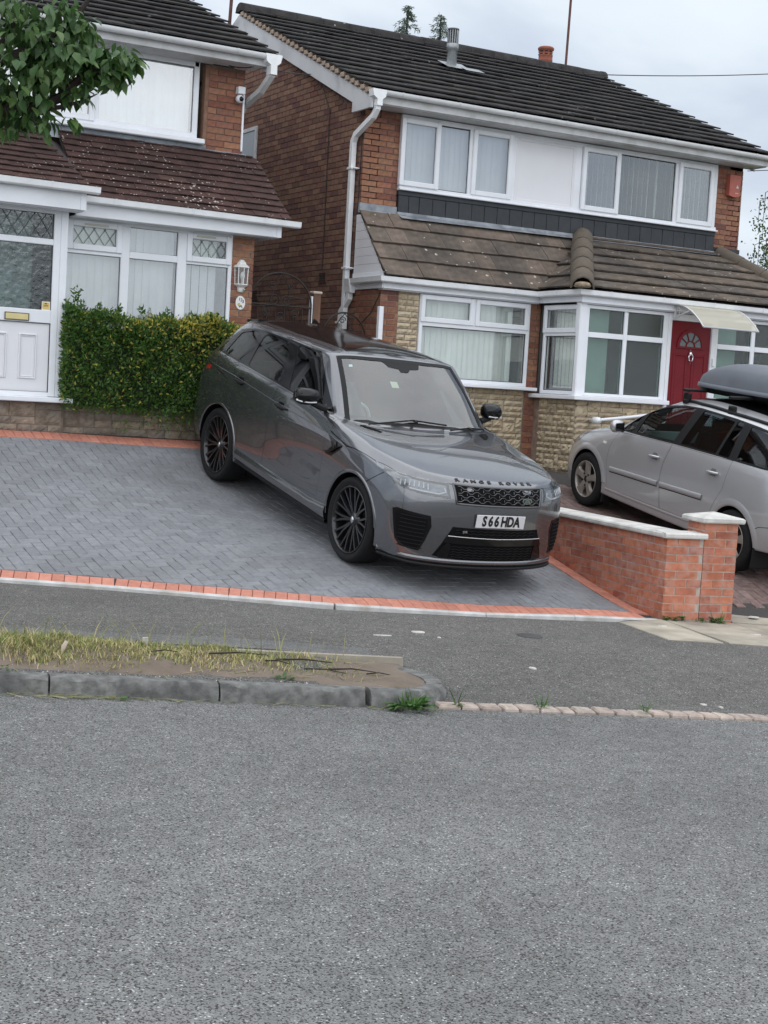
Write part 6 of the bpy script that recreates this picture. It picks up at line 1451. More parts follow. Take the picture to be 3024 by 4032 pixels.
    for row in range(4):
        zc = .932-row*.034; mb = MB(); P_ = []
        n = 32
        for i in range(n+1):
            y_ = -.44+.88*i/n; ph = (i+ (2 if row % 2 else 0)) % 4; zz = zc+(.009 if ph in (0,1) else -.009); h, n_ = sk.ray((3, y_, zz), (-1,0,0)); P_.append(h+n_*.006)
        mb.tube(P_, .0036, 5); mb.build('grille_bar', FR, gro)
        for i in range(0, n, 4):
            mb = MB(); y_ = -.44+.88*(i+(1 if row % 2 == 0 else 3))/n
            if abs(y_) > .43 or row == 3: continue
            a, na = sk.ray((3, y_, zc-.008), (-1,0,0)); b, nb_ = sk.ray((3, y_, zc-.026), (-1,0,0)); mb.tube([a+na*.006, b+nb_*.006], .004, 4); mb.build('grille_bar', FR, gro)
    mb = MB(); h, n_ = sk.ray((3, .285, .855), (-1,0,0)); bo_ = empty('badge', parent=root)
    V = [(h.x+.014, h.y+.052*math.cos(a), h.z+.026*math.sin(a)) for a in np.linspace(0, 2*math.pi, 24, endpoint=False)]; mb.add(V+[(x_-.012, y_, z_) for x_, y_, z_ in V], [tuple(range(24))]+[(i, (i+1)%24, 24+(i+1)%24, 24+i) for i in range(24)]); mb.build('badge_rim', mat('badge_silver', (.6,.6,.6), .25, .9), bo_)
    V = [(h.x+.0155, h.y+.045*math.cos(a), h.z+.0205*math.sin(a)) for a in np.linspace(0, 2*math.pi, 24, endpoint=False)]; mb = MB(); mb.add(V, [tuple(range(24))]); mb.build('badge_field', mat('badge_green', (.01,.06,.035), .3), bo_)
    RX = Matrix(((0,0,1,0),(1,0,0,0),(0,1,0,0),(0,0,0,1)))      # text plane facing +x
    for (tx, dz) in (('LAND-', .0075), ('-ROVER', -.0075)):
        me = text_mesh(tx, .0165, .001, .0004); o = ob('badge_lettering', me, bo_); me.materials.append(mat('badge_silver')); o.matrix_local = Matrix.Translation((h.x+.0165, h.y, h.z+dz))@RX
    # bonnet lettering, one mesh per letter
    word = 'RANGE ROVER'; ys = [-.430,-.365,-.298,-.232,-.172,None,-.01,.075,.16,.24,.315]
    ys = [-.428,-.350,-.270,-.188,-.108,None,.022,.105,.19,.265,.345]
    for ch, y_ in zip(word, ys):
        if y_ is None: continue
        me = text_mesh(ch, .052, .003, .0009, 1.35); h, n_ = sk.ray((.79 if False else .80, y_, 2), (0,0,-1)); h, n_, _ = sk.near((.825-.2*y_*y_-.0, y_, .985)); ex = Vector((0,1,0)); ex = (ex-n_*ex.dot(n_)).normalized(); ey = n_.cross(ex)
        M_ = Matrix.Identity(4)
        for i in range(3): M_[i][0] = ex[i]; M_[i][1] = ey[i]; M_[i][2] = n_[i]; M_[i][3] = (h+n_*.003)[i]
        me.transform(M_); me.materials.append(RRB); ob('bonnet_letter', me, root)
    # number plate
    npm = mat('plate_white', (.62,.62,.64), .35, noise=.04, nscale=8); npl = empty('number_plate', parent=root)
    pc = Vector((.962, 0, .668)); mb = MB(); mb.box(pc.x-.012, pc.x, -.262, .262, pc.z-.058, pc.z+.058, b=.003); mb.build('plate', npm, npl)
    for ch, y_ in zip('S66 HDA', (-.178,-.111,-.046,None,.035,.104,.173)):
        if y_ is None: continue
        me = text_mesh(ch, .124, .0015, .0050, .78); me.materials.append(mat('plate_black', (.008,.008,.009), .3)); o = ob('plate_character', me, npl); o.matrix_local = Matrix.Translation((pc.x+.0012, y_, pc.z))@RX
    # lower bumper opening with blade and mesh
    lo = [(1,-.46,.597),(1,-.2,.594),(1,.2,.592),(1,.46,.597),(1,.50,.51),(1,.592,.32),(1,.3,.297),(1,-.3,.297),(1,-.592,.32),(1,-.50,.51)]; loo = empty('lower_grille', parent=root)
    patch(sk, lo, (-1,0,0), -3, .0015, .04, m=CUTM, name='grille_dark_panel', parent=loo)  # black panel on the skin again, painting the shade of the lower opening
    def band(yz, off, nm, m_, thick=.012): patch(sk, [(1, y_, z_) for y_, z_ in yz], (-1,0,0), -3, off, .05, m=m_, thick=thick, name=nm, parent=loo)
    band([(-.50,.512),(0,.505),(.50,.512),(.525,.452),(0,.445),(-.525,.452)], .014, 'bumper_blade', RRB)
    strip(sk, [(1,-.495,.516),(1,0,.509),(1,.495,.516)], .008, (-1,0,0), -3, .018, mat('badge_silver'), 'blade_trim', loo, thick=.004)
    for s in (1, -1): band([(s*.49,.46),(s*.565,.34),(s*.53,.312),(s*.45,.312),(s*.45,.44)] if s > 0 else [(s*.45,.44),(s*.45,.312),(s*.53,.312),(s*.565,.34),(s*.49,.46)], .010, 'corner_insert', RRB)
    for k in range(5):
        z_ = .325+k*.024; mb = MB(); P_ = []
        for i in range(25):
            y_ = -.44+.88*i/24; h, n_ = sk.ray((3, y_, z_+(.005 if i % 2 else -.005)), (-1,0,0)); P_.append(h+n_*.005)
        mb.tube(P_, .0035, 4); mb.build('grille_bar', RRK, loo)
    for k in range(2):
        z_ = .545+k*.026; mb = MB(); P_ = []
        for i in range(25):
            y_ = -.43+.86*i/24; h, n_ = sk.ray((3, y_, z_+(.005 if i % 2 else -.005)), (-1,0,0)); P_.append(h+n_*.005)
        mb.tube(P_, .0035, 4); mb.build('grille_bar', RRK, loo)
    me = text_mesh('SVR', .03, .001, .0006); me.materials.append(mat('badge_silver')); h, n_ = sk.ray((3,-.345,.56), (-1,0,0)); o = ob('lower_badge', me, root); o.matrix_local = Matrix.Translation((h.x+.012,-.345,.56))@RX
    # front lip / splitter
    for nm, zt, zb, off, m_ in (('front_lip', .30, .255, .012, RRP), ('splitter', .245, .222, .022, RRK)):
        mb = MB(); V = []; ys = list(np.linspace(-.93, .93, 41))
        for y_ in ys:
            ay = abs(y_); h, n_ = sk.ray((3, min(ay, .86)*math.copysign(1, y_), .30), (-1,0,0)); xx = h.x if ay <= .80 else None
            if xx is None or ay > .80: h0, _ = sk.ray((3, .80, .30), (-1,0,0)); t = (ay-.80)/.13; xx = h0.x-.27*t**1.25
            V += [(xx+off-.05, y_*(.98), zt+.004), (xx+off, y_, zt), (xx+off+.006, y_, (zt+zb)/2), (xx+off-.004, y_, zb), (xx-.10, y_*.97, zb)]
        mb.add(V, [(i*5+j, i*5+j+1, i*5+6+j, i*5+5+j) for i in range(40) for j in range(4)], 0, 0, True); mb.build(nm, m_, root)
    # wipers
    for (a, b, c) in (((-.505,-.62),(-.575,-.10),(-.56,.28)), ((-.50,.30),(-.57,.55),(-.60,.76))):
        P_ = []
        for (x_, y_) in (a, b, c): h, n_ = sk.ray((x_, y_, 2.5), (0,0,-1)); P_.append(h+n_*.018)
        mb = MB(); mb.tube(P_, .008, 6); mb.tube([P_[1], P_[1]+Vector((.05,.02,-.01))], .012, 6); mb.build('wiper', RRK, root)
    # shark fin
    mb = MB(); mb.add([(-2.98,-.025,1.772),(-2.98,.025,1.772),(-2.80,0,1.783),(-2.985,0,1.825),(-2.95,0,1.822)], [(0,1,3),(0,3,4,2),(1,2,4,3),(0,2,1)]); mb.build('roof_aerial', RRB, root)
    # wheels
    for cx in (0., -2.923):
        for s in (1, -1): wheel_parts(root, (cx, s*.842, .39), s, .39, .310, .275, 'rr', ALB)
    # interior
    mb = MB(); mb.prism([(-.80,.95),(-.80,1.10),(-.95,1.165),(-1.12,1.13),(-1.2,.95),(-1.2,.75),(-.8,.75)], -.74, .74, 'y'); mb.build('dashboard', INT, root)
    mb = MB(); c = Vector((-1.22,-.37,1.08)); P_ = [c+Vector((.06*math.cos(a)*.4, .185*math.sin(a), .175*math.cos(a))) for a in np.linspace(0, 2*math.pi, 25)]; mb.tube(P_, .016, 8); mb.box(-1.24,-1.19,-.43,-.31,1.04,1.10,b=.01); mb.tube([c+Vector((0,-.17,0)), c+Vector((0,.17,0))], .014, 6); mb.build('steering_wheel', mat('wheel_silver', (.42,.50,.50), .4), root)
    for yy in (-.37, .37):
        for xx, hh in ((-1.75, 1.36), (-2.65, 1.34)):
            mb = MB(); mb.box(xx-.1, xx+.40, yy-.25, yy+.25, .70, .86, b=.04); mb.prism([(xx-.02,.8),(xx+.06,.85),(xx-.12,hh),(xx-.22,hh)], yy-.24, yy+.24, 'y'); mb.box(xx-.24, xx-.14, yy-.12, yy+.12, hh+.03, hh+.2, b=.03); mb.build('seat', INT, root)
    patch(sk, [(-.96,-.20,1.5),(-.90,-.20,1.45),(-.90,-.12,1.45),(-.96,-.12,1.5)], -wsn, -3, -.0065, .05, m=mat('pale_sticker', (.55,.52,.35), .6), name='screen_sticker', parent=root)
    patch(sk, [(-1.14,-.58,1.6),(-1.10,-.59,1.6),(-1.10,-.55,1.6),(-1.14,-.545,1.6)], -wsn, -3, -.0065, .05, m=mat('toll_tag', (.75,.78,.78), .4), name='screen_tag', parent=root)
    return root
RR = build_rr()
# ---------------------------------------------------------------- silver people carrier
ZFP = carpaint('silver_metallic_paint', (.50,.50,.515), flake=.12, metal=.5, rough=.36)
ZFW = mat('wheel_cover_silver', (.40,.37,.34), .4, .6, noise=.4, nscale=22, col2=(.22,.19,.16))
TINTZ = glass('side_glass_clear', (.50,.60,.58), .10); TINTZR = glass('side_glass_tinted', (.16,.19,.20), .10)
def ZF_cols():
    C = []
    C.append([(-3.46,0,.33),(-3.52,0,.42),(-3.53,0,.55),(-3.50,0,.72),(-3.47,0,.88),(-3.45,0,1.0),(-3.43,0,1.06),(-3.41,0,1.10),(-3.30,0,1.32),(-3.15,0,1.53),(-3.05,0,1.585),(-2.8,0,1.605)])
    C.append([(-3.44,.42,.33),(-3.50,.42,.42),(-3.51,.42,.55),(-3.48,.42,.72),(-3.45,.42,.88),(-3.43,.42,1.0),(-3.41,.42,1.06),(-3.39,.42,1.10),(-3.27,.40,1.32),(-3.12,.37,1.53),(-3.0,.26,1.58),(-2.7,0,1.612)])
    C.append([(-3.34,.74,.33),(-3.38,.77,.42),(-3.39,.78,.55),(-3.37,.78,.72),(-3.35,.77,.88),(-3.33,.75,1.0),(-3.32,.735,1.07),(-3.31,.72,1.11),(-3.21,.66,1.32),(-3.06,.57,1.515),(-2.95,.38,1.575),(-2.6,0,1.618)])
    C.append([(-3.15,.84,.32),(-3.17,.865,.42),(-3.17,.875,.55),(-3.17,.875,.72),(-3.16,.865,.88),(-3.15,.845,1.02),(-3.15,.825,1.08),(-3.15,.81,1.12),(-3.07,.735,1.32),(-2.96,.625,1.495),(-2.86,.42,1.578),(-2.5,0,1.622)])
    C.append([(-2.98,.855,.30),(-2.98,.88,.42),(-2.98,.892,.55),(-2.98,.895,.72),(-2.98,.882,.88),(-2.97,.858,1.02),(-2.97,.838,1.085),(-2.97,.822,1.12),(-2.92,.745,1.32),(-2.86,.645,1.495),(-2.75,.44,1.585),(-2.4,0,1.626)])
    C.append([(-2.70,.855,.27),(-2.70,.885,.41),(-2.70,.897,.55),(-2.70,.90,.72),(-2.70,.885,.88),(-2.70,.862,1.02),(-2.70,.842,1.08),(-2.70,.827,1.115),(-2.66,.75,1.32),(-2.62,.655,1.505),(-2.55,.45,1.595),(-2.3,0,1.630)])
    C.append([(-2.28,.85,.23),(-2.28,.872,.36),(-2.28,.872,.52),(-2.28,.88,.70),(-2.28,.878,.86),(-2.28,.862,1.0),(-2.28,.845,1.07),(-2.28,.83,1.105),(-2.27,.752,1.32),(-2.26,.662,1.515),(-2.2,.46,1.602),(-2.1,0,1.632)])
    C.append([(-1.48,.85,.22),(-1.48,.87,.34),(-1.48,.868,.50),(-1.48,.878,.68),(-1.48,.876,.84),(-1.48,.86,.97),(-1.48,.845,1.04),(-1.48,.83,1.075),(-1.56,.75,1.31),(-1.66,.66,1.515),(-1.65,.46,1.596),(-1.65,0,1.622)])
    C.append([(-.90,.85,.22),(-.90,.87,.33),(-.90,.868,.49),(-.90,.877,.67),(-.90,.874,.83),(-.90,.858,.95),(-.90,.842,1.01),(-.90,.826,1.045),(-1.05,.735,1.29),(-1.32,.64,1.485),(-1.38,.44,1.562),(-1.42,0,1.588)])
    C.append([(-.42,.855,.22),(-.42,.876,.33),(-.42,.878,.49),(-.42,.888,.67),(-.42,.88,.83),(-.40,.852,.945),(-.40,.81,1.0),(-.40,.765,1.035),(-.74,.68,1.27),(-1.18,.585,1.475),(-1.25,.40,1.54),(-1.30,0,1.565)])
    C.append([(.0,.86,.22),(.0,.885,.33),(.0,.897,.49),(.0,.90,.67),(.0,.885,.80),(-.0,.83,.90),(-.16,.72,.975),(-.34,.64,1.035),(-.70,.57,1.275),(-1.14,.49,1.49),(-1.21,.33,1.54),(-1.26,0,1.552)])
    C.append([(.42,.83,.20),(.43,.86,.33),(.43,.865,.47),(.42,.855,.62),(.40,.83,.74),(.37,.76,.83),(.10,.58,.945),(-.31,.49,1.04),(-.67,.44,1.28),(-1.11,.38,1.50),(-1.18,.25,1.538),(-1.23,0,1.546)])
    C.append([(.66,.70,.19),(.69,.73,.33),(.69,.73,.47),(.665,.70,.60),(.63,.67,.69),(.58,.60,.77),(.28,.42,.915),(-.29,.32,1.045),(-.65,.29,1.283),(-1.09,.25,1.507),(-1.16,.17,1.536),(-1.21,0,1.542)])
    C.append([(.83,.40,.18),(.87,.41,.33),(.87,.41,.46),(.84,.40,.58),(.79,.39,.66),(.72,.36,.735),(.38,.22,.90),(-.28,.17,1.048),(-.64,.15,1.285),(-1.08,.13,1.51),(-1.15,.09,1.534),(-1.20,0,1.54)])
    C.append([(.88,0,.18),(.92,0,.33),(.92,0,.46),(.89,0,.58),(.84,0,.655),(.77,0,.725),(.42,0,.895),(-.275,0,1.05),(-.635,0,1.286),(-1.075,0,1.512),(-1.145,0,1.533),(-1.19,0,1.539)])
    return C
def build_zf():
    cols = ZF_cols(); base0 = car_cage('zf', cols, [(7,9,14,.5),(7,3,9,.5),(0,0,14,.6),(9,9,14,.5),(9,2,9,.45)], rr_under(cols), ccre=[(9,7,9,.5)]); base0.materials.append(ZFP)
    root = empty('people_carrier', (11.523,14.3,.57), 'silver people carrier with a grey roof box parked facing the house', 'car')
    root.rotation_mode = 'QUATERNION'; root.rotation_quaternion = (Matrix.Rotation(math.radians(87.308),4,'Z')@Matrix.Rotation(math.radians(-8.996),4,'Y')@Matrix.Rotation(math.radians(-.694),4,'X')).to_quaternion()
    sk = Skin(base0)
    cav = loft_box([(.55,[(-.55,-.72),(-.55,.72),(-3.2,.72),(-3.2,-.72)]),(1.0,[(-.50,-.74),(-.50,.74),(-3.25,.74),(-3.25,-.74)]),(1.08,[(-.60,-.72),(-.60,.72),(-3.2,.72),(-3.2,-.72)]),(1.49,[(-1.30,-.54),(-1.30,.54),(-2.95,.54),(-2.95,-.54)])])
    cuts = [cav]
    for s in (1, -1):
        cuts += [arch_cut(.02, .325, .352, .52*s, 1.1*s), arch_cut(-2.703, .325, .352, .52*s, 1.1*s)]
    base = boolean(base0, cuts)
    dlo = rounded([(-.43,1.0),(-.72,1.28),(-1.0,1.40),(-1.35,1.468),(-1.66,1.496),(-2.26,1.500),(-2.62,1.487),(-2.95,1.465),(-3.08,1.40),(-3.2,1.14),(-2.97,1.118),(-2.28,1.098),(-1.48,1.062),(-.9,1.025)], .02)
    gl = {'quarter_light': [(-.47,1.012),(-.70,1.245),(-.68,1.022)], 'front_door_window': [(-.76,1.035),(-.79,1.285),(-1.05,1.385),(-1.40,1.455),(-1.58,1.472),(-1.47,1.075)], 'rear_door_window': [(-1.60,1.085),(-1.72,1.478),(-2.26,1.482),(-2.20,1.108)], 'rear_quarter_light': [(-2.24,1.11),(-2.30,1.482),(-2.40,1.478),(-2.42,1.115)], 'rear_side_window': [(-2.54,1.122),(-2.52,1.468),(-2.93,1.45),(-3.04,1.39),(-3.14,1.15)]}
    fd = [(-.47,.985),(-.385,.80),(-.372,.59),(-.44,.31),(-1.455,.335),(-1.385,.62),(-1.40,.80),(-1.475,1.055),(-.9,1.018)]
    rd = [(-1.485,1.055),(-1.41,.80),(-1.395,.62),(-1.463,.335),(-2.27,.35),(-2.315,.48),(-2.355,.60),(-2.47,.80),(-2.505,1.105),(-2.28,1.09)]
    wsn = Vector((.50,0,.866)).normalized(); wso = [(-1.13,-.56,1.468),(-.42,-.745,1.038),(-.34,-.4,1.045),(-.31,0,1.052),(-.34,.4,1.045),(-.42,.745,1.038),(-1.13,.56,1.468),(-1.09,.3,1.495),(-1.08,0,1.50),(-1.09,-.3,1.495)]
    wcut = slab_dir(wso, wsn, -.3, .15)
    body = boolean(base, [prism_xz(dlo, .45*s, 1.2*s) for s in (1, -1)]+[prism_xz(fd, .78, 1.2), prism_xz(rd, .78, 1.2), wcut]); finish(body, sk, 'body', root, ZFP)
    for nm, pl in (('front_door', fd), ('rear_door', rd)):
        d_ = boolean(base, [prism_xz(inset(pl, .003), .79, 1.2)], 'INTERSECT'); finish(d_, sk, nm, root, ZFP)
    for s in (1, -1):
        t_ = boolean(base, [prism_xz(inset(dlo, .001), .45*s, 1.2*s)], 'INTERSECT'); t_ = boolean(t_, [prism_xz(rounded(p, .02), .4*s, 1.3*s) for p in gl.values()])
        for i in range(len(t_.materials)): t_.materials[i] = RRK
        finish(t_, sk, 'window_trim', root, RRK)
        for nm, p in gl.items(): patch(sk, [(x, 1.*s, z) for x, z in rounded(inset(p, -.01), .02)], (0,-s,0), -1.5, -.005, .07, m=TINTZ if nm in ('quarter_light', 'front_door_window') else TINTZR, name=nm, parent=root)
    patch(sk, wso, -wsn, -3, -.004, .06, m=SCREEN, name='windscreen', parent=root)
    for s in (1, -1):
        # flank mouldings, handles, mirror, roof rail, arch flare
        for (xa, xb, za, zb) in ((-.455,-1.365,.548,.592),(-1.41,-2.16,.594,.636)):
            strip(sk, [(xa,s,za),((xa+xb)/2,s,(za+zb)/2),(xb,s,zb)], .058, (0,-s,0), -1.5, .012, ZFP, 'door_moulding', root, thick=.013)
            strip(sk, [(xa,s,za-.034),((xa+xb)/2,s,(za+zb)/2-.034),(xb,s,zb-.034)], .008, (0,-s,0), -1.5, .002, CUTM, 'moulding_painted_shadow', root)  # flat dark strip, painted shadow under the moulding
        for (xc, zc) in ((-1.245,.87),(-2.27,.928)):
            patch(sk, [(xc-.05,s,zc-.035),(xc+.05,s,zc-.035),(xc+.055,s,zc+.01),(xc+.03,s,zc+.04),(xc-.03,s,zc+.04),(xc-.055,s,zc+.01)], (0,-s,0), -1.5, .001, .03, m=mat('handle_cup', (.2,.2,.2), .5, .5), name='handle_recess', parent=root)
            mb = MB(); mb.tube([(xc+.095-.19*t, s*(.882+.026*math.sin(math.pi*t)**.5), zc-.004+.012*t) for t in (0,.15,.35,.5,.65,.85,1)], [.011,.015,.016,.016,.016,.015,.011], 8); mb.build('door_handle', ZFP, root)
        mir = empty('wing_mirror', parent=root); mb = MB(); V = []
        for (y_, k) in ((.90,.6),(.93,.95),(.98,1.0),(1.03,.95),(1.06,.65)):
            for a in range(12):
                t = 2*math.pi*a/12; ex, ez = .055*k*math.cos(t), .075*k*math.sin(t); V.append((-.60+ex-(y_-.9)*.15, s*y_, 1.075+ez))
        mb.add(V, [(i*12+j, i*12+(j+1)%12, (i+1)*12+(j+1)%12, (i+1)*12+j) for i in range(4) for j in range(12)]+[tuple(range(12)), tuple(48+j for j in range(11,-1,-1))], 0, 0, True); mb.build('mirror_housing', ZFP, mir)
        mb = MB(); V = [(-.665-(y_-.9)*.15, s*y_, z_) for y_, z_ in ((.915,1.03),(1.04,1.03),(1.05,1.12),(.92,1.125))]; mb.add(V, [(0,1,2,3)]); mb.build('mirror_glass', RRB, mir)
        mb = MB(); mb.tube([(-.56,s*.85,1.02),(-.58,s*.92,1.035)], .025, 6); mb.build('mirror_arm', RRK, mir)
        rl = [(x_, s*y_, 2) for x_, y_ in ((-1.22,.565),(-1.6,.615),(-2.2,.625),(-2.75,.60),(-2.95,.57))]
        strip(sk, rl, .035, (0,0,-1), -3, .022, RRK, 'roof_rail', root, thick=.022)
        for cx in (.02, -2.703):
            mb = MB(); V = []; n = 24
            for i in range(n+1):
                a = math.radians(2+(172 if cx > -1 else 176)*i/n)
                for (r_, o_) in ((.345, .0), (.353, .010), (.375, .012), (.41, .004), (.43, -.002)):
                    p = (cx+r_*math.cos(a), .325+r_*math.sin(a)); h, _ = sk.ray((p[0], 1.5*s, p[1]), (0,-s,0)); y_ = abs(h.y) if h is not None else .86; V.append((p[0], s*(max(y_, .80)+o_), p[1]))
            mb.add(V, [(i*5+j, i*5+j+1, i*5+6+j, i*5+5+j) for i in range(n) for j in range(4)], 0, 0, True); mb.build('wheel_arch_flare', ZFP, root)
        strip(sk, [(-.40,s,.30),(-1.0,s,.305),(-1.6,s,.315),(-2.3,s,.34)], .03, (0,-s,0), -1.5, .004, ZFP, 'sill_edge', root, thick=.004)
        patch(sk, [(.17,s*.83,.885),(.36,s*.80,.82),(.52,s*.70,.745),(.60,s*.62,.66),(.46,s*.80,.66),(.33,s*.85,.72)], (-.5,-s,0), -3, .004, .04, m=mat('lamp_clear', (.35,.36,.37), .15, .4, coat=1), name='headlight', parent=root)
        patch(sk, [(-.245,s,.835),(-.315,s,.835),(-.315,s,.805),(-.245,s,.805)], (0,-s,0), -1.5, .004, .03, m=mat('side_repeater', (.7,.68,.62), .3), name='side_repeater', parent=root)
        strip(sk, [(-3.02,s,.50),(-3.1,s,.56),(-3.3,s,.60)], .006, (0,-s,0), -1.5, .001, CUTM, 'shut_line', root)
        patch(sk, [(-3.27,s,.74),(-3.20,s,.95),(-3.16,s,1.12),(-3.24,s,1.3),(-3.32,s,1.1),(-3.40,s,.74)], (.3,-s,0), -3, .004, .05, m=MATS['tail_lens'], name='tail_light', parent=root)
        for xx in (-.34, -3.06):
            mb = MB(); mb.box(xx-.012, xx+.012, s*.62 if s > 0 else -.86, s*.86 if s > 0 else -.62, .12, .36, b=.006); mb.build('mud_flap', RRK, root)
    for cx in (0.01, -2.703):
        for s in (1, -1): wheel_parts(root, (cx, s*.785, .316), s, .316, .218, .205, 'zf', ZFW, ZFW)
    patch(sk, [(-1.18,.44,2),(-2.9,.46,2),(-2.95,0,2),(-2.9,-.46,2),(-1.18,-.44,2),(-1.12,0,2)], (0,0,-1), -3, .002, .08, m=RRB, name='roof_panel', parent=root)
    # interior
    mb = MB(); mb.prism([(-.52,.9),(-.52,1.02),(-.75,1.05),(-.98,.98),(-1.0,.7),(-.52,.7)], -.7, .7, 'y'); mb.build('dashboard', mat('grey_trim', (.09,.11,.11), .7), root)
    for yy in (-.36, .36):
        for xx in (-1.45, -2.3):
            mb = MB(); mb.box(xx-.05, xx+.4, yy-.23, yy+.23, .55, .72, b=.04); mb.prism([(xx,.7),(xx+.08,.72),(xx-.12,1.22),(xx-.2,1.22)], yy-.22, yy+.22, 'y'); mb.box(xx-.24, xx-.15, yy-.11, yy+.11, 1.24, 1.38, b=.03); mb.build('seat', mat('seat_cloth', (.045,.04,.04), .9), root)
    mb = MB(); c = Vector((-1.02,-.36,.98)); mb.tube([c+Vector((.05*math.cos(a), .18*math.sin(a), .17*math.cos(a))) for a in np.linspace(0, 2*math.pi, 21)], .014, 6); mb.build('steering_wheel', RRK, root)
    # cross bars
    for xx in (-1.30, -2.08):
        mb = MB(); h, _ = sk.ray((xx, 0, 3), (0,0,-1)); mb.box(xx-.03, xx+.03, -.66, .66, h.z+.055, h.z+.085, b=.008); mb.build('roof_bar', RRK, root)
        for s in (1, -1):
            mb = MB(); mb.box(xx-.045, xx+.045, s*.60-.03, s*.60+.03, 1.475, 1.60, b=.01); mb.box(xx-.06, xx+.02, s*.63-.015, s*.63+.015, 1.49, 1.53, b=.006); mb.build('roof_bar_foot', RRK, root)
    return root, sk
ZF, zsk = build_zf()
def build_box():
    RB = mat('roof_box_plastic', (.135,.148,.17), .5, noise=.08, nscale=6, bump=.12, bscale=250)
    ro = empty('roof_box', (0,0,0), 'dark grey hard-shell roof box clamped on the silver people carrier', 'roof box')
    M0 = Matrix.Translation((11.523,14.3,.57))@Matrix.Rotation(math.radians(87.308),4,'Z')@Matrix.Rotation(math.radians(-8.996),4,'Y')@Matrix.Rotation(math.radians(-.694),4,'X')@Matrix.Translation((-.93,0,1.655))@Matrix.Rotation(math.radians(4.0),4,'Y')
    ro.matrix_world = M0
    n = 22; st = []
    for i in range(n+1):
        t = i/n; e = (1-(1-min(1, t/.16))**2)**.5*(1-(1-min(1, (1-t)/.12))**2)**.5 if 0 < t < 1 else 0
        w = .40*max(e, .02)*(.86+.14*math.sin(math.pi*min(1, t*1.1))); x = -1.95*t
        h = .27*math.sin(math.pi*min(1, (t+.0)/.9)**.55*.5+.0) if t < .5 else .27*(1-.55*((t-.5)/.5)**2.2)
        h = .05+.225*(1-(1-min(1, t/.42))**2)-.12*max(0, (t-.45)/.55)**2
        b = .075*min(1, t/.12+.25); st.append((x, w, h, b))
    def loft(prof, nm, m_):
        mb = MB(); V = []; k = None
        for (x, w, h, b) in st:
            p = prof(w, h, b); k = len(p); V += [(x, y, z) for y, z in p]
        mb.add(V, [(i*k+j, i*k+j+1, (i+1)*k+j+1, (i+1)*k+j) for i in range(n) for j in range(k-1)]+[tuple(range(k)), tuple(n*k+j for j in range(k-1,-1,-1))], 0, 0, True); mb.build(nm, m_, ro)
    loft(lambda w, h, b: [(w*.985, .022), (w*.95, h*.35+.02), (w*.88, h*.68+.02), (w*.72, h*.90+.02), (w*.45, h*.98+.02), (0, h+.02), (-w*.45, h*.98+.02), (-w*.72, h*.90+.02), (-w*.88, h*.68+.02), (-w*.95, h*.35+.02), (-w*.985, .022)], 'box_lid', RB)
    loft(lambda w, h, b: [(w*1.02+.008, -.012), (w*1.03+.012, .0), (w*1.02+.008, .03), (w*.97, .036), (0, .036), (-w*.97, .036), (-w*1.02-.008, .03), (-w*1.03-.012, 0), (-w*1.02-.008, -.012)], 'box_rim', RB)
    loft(lambda w, h, b: [(w*.97, -.01), (w*.90, -b*.7), (w*.78, -b), (0, -b), (-w*.78, -b), (-w*.90, -b*.7), (-w*.97, -.01)], 'box_base', RRK)
build_box()
# ================================================================ DETAILS
def leaf_mesh(mb, p, d, n, L_, w, t, fold=.25, droop=.2, sm=False):
    """one pointed leaf: base p, direction d, up n"""
    d = d.normalized(); s = d.cross(n)
    if s.length < 1e-4: s = d.orthogonal()
    s.normalize(); n = s.cross(d)
    c = [p, p+d*L_*.35+n*(-fold*w*.3), p+d*L_*.7-n*(droop*L_*.25), p+d*L_-n*(droop*L_*.6)]
    l1, r1 = c[1]+s*w*.5+n*fold*w*.4, c[1]-s*w*.5+n*fold*w*.4; l2, r2 = c[2]+s*w*.36+n*fold*w*.3, c[2]-s*w*.36+n*fold*w*.3
    mb.add([c[0], c[1], c[2], c[3], l1, r1, l2, r2], [(0,1,4),(0,5,1),(1,2,6,4),(1,5,7,2),(2,3,6),(2,7,3)], 0, t, sm)
def rv(r): 
    while True:
        v = Vector((r.uniform(-1,1), r.uniform(-1,1), r.uniform(-1,1)))
        if .05 < v.length < 1: return v.normalized()
def foliage(name, cols, rough=.5, trans=.25):
    M = mat(name, tonecols=cols, tone=.18, rough=rough, noise=.15, nscale=20); nt = M.node_tree; P = nt.nodes['Principled BSDF']
    out = [n for n in nt.nodes if n.type == 'OUTPUT_MATERIAL'][0]; tr = nt.nodes.new('ShaderNodeBsdfTranslucent'); mx = nt.nodes.new('ShaderNodeMixShader'); mx.inputs[0].default_value = trans
    src = P.inputs['Base Color'].links[0].from_socket; nt.links.new(src, tr.inputs[0]); nt.links.new(P.outputs[0], mx.inputs[1]); nt.links.new(tr.outputs[0], mx.inputs[2]); nt.links.new(mx.outputs[0], out.inputs[0]); return M
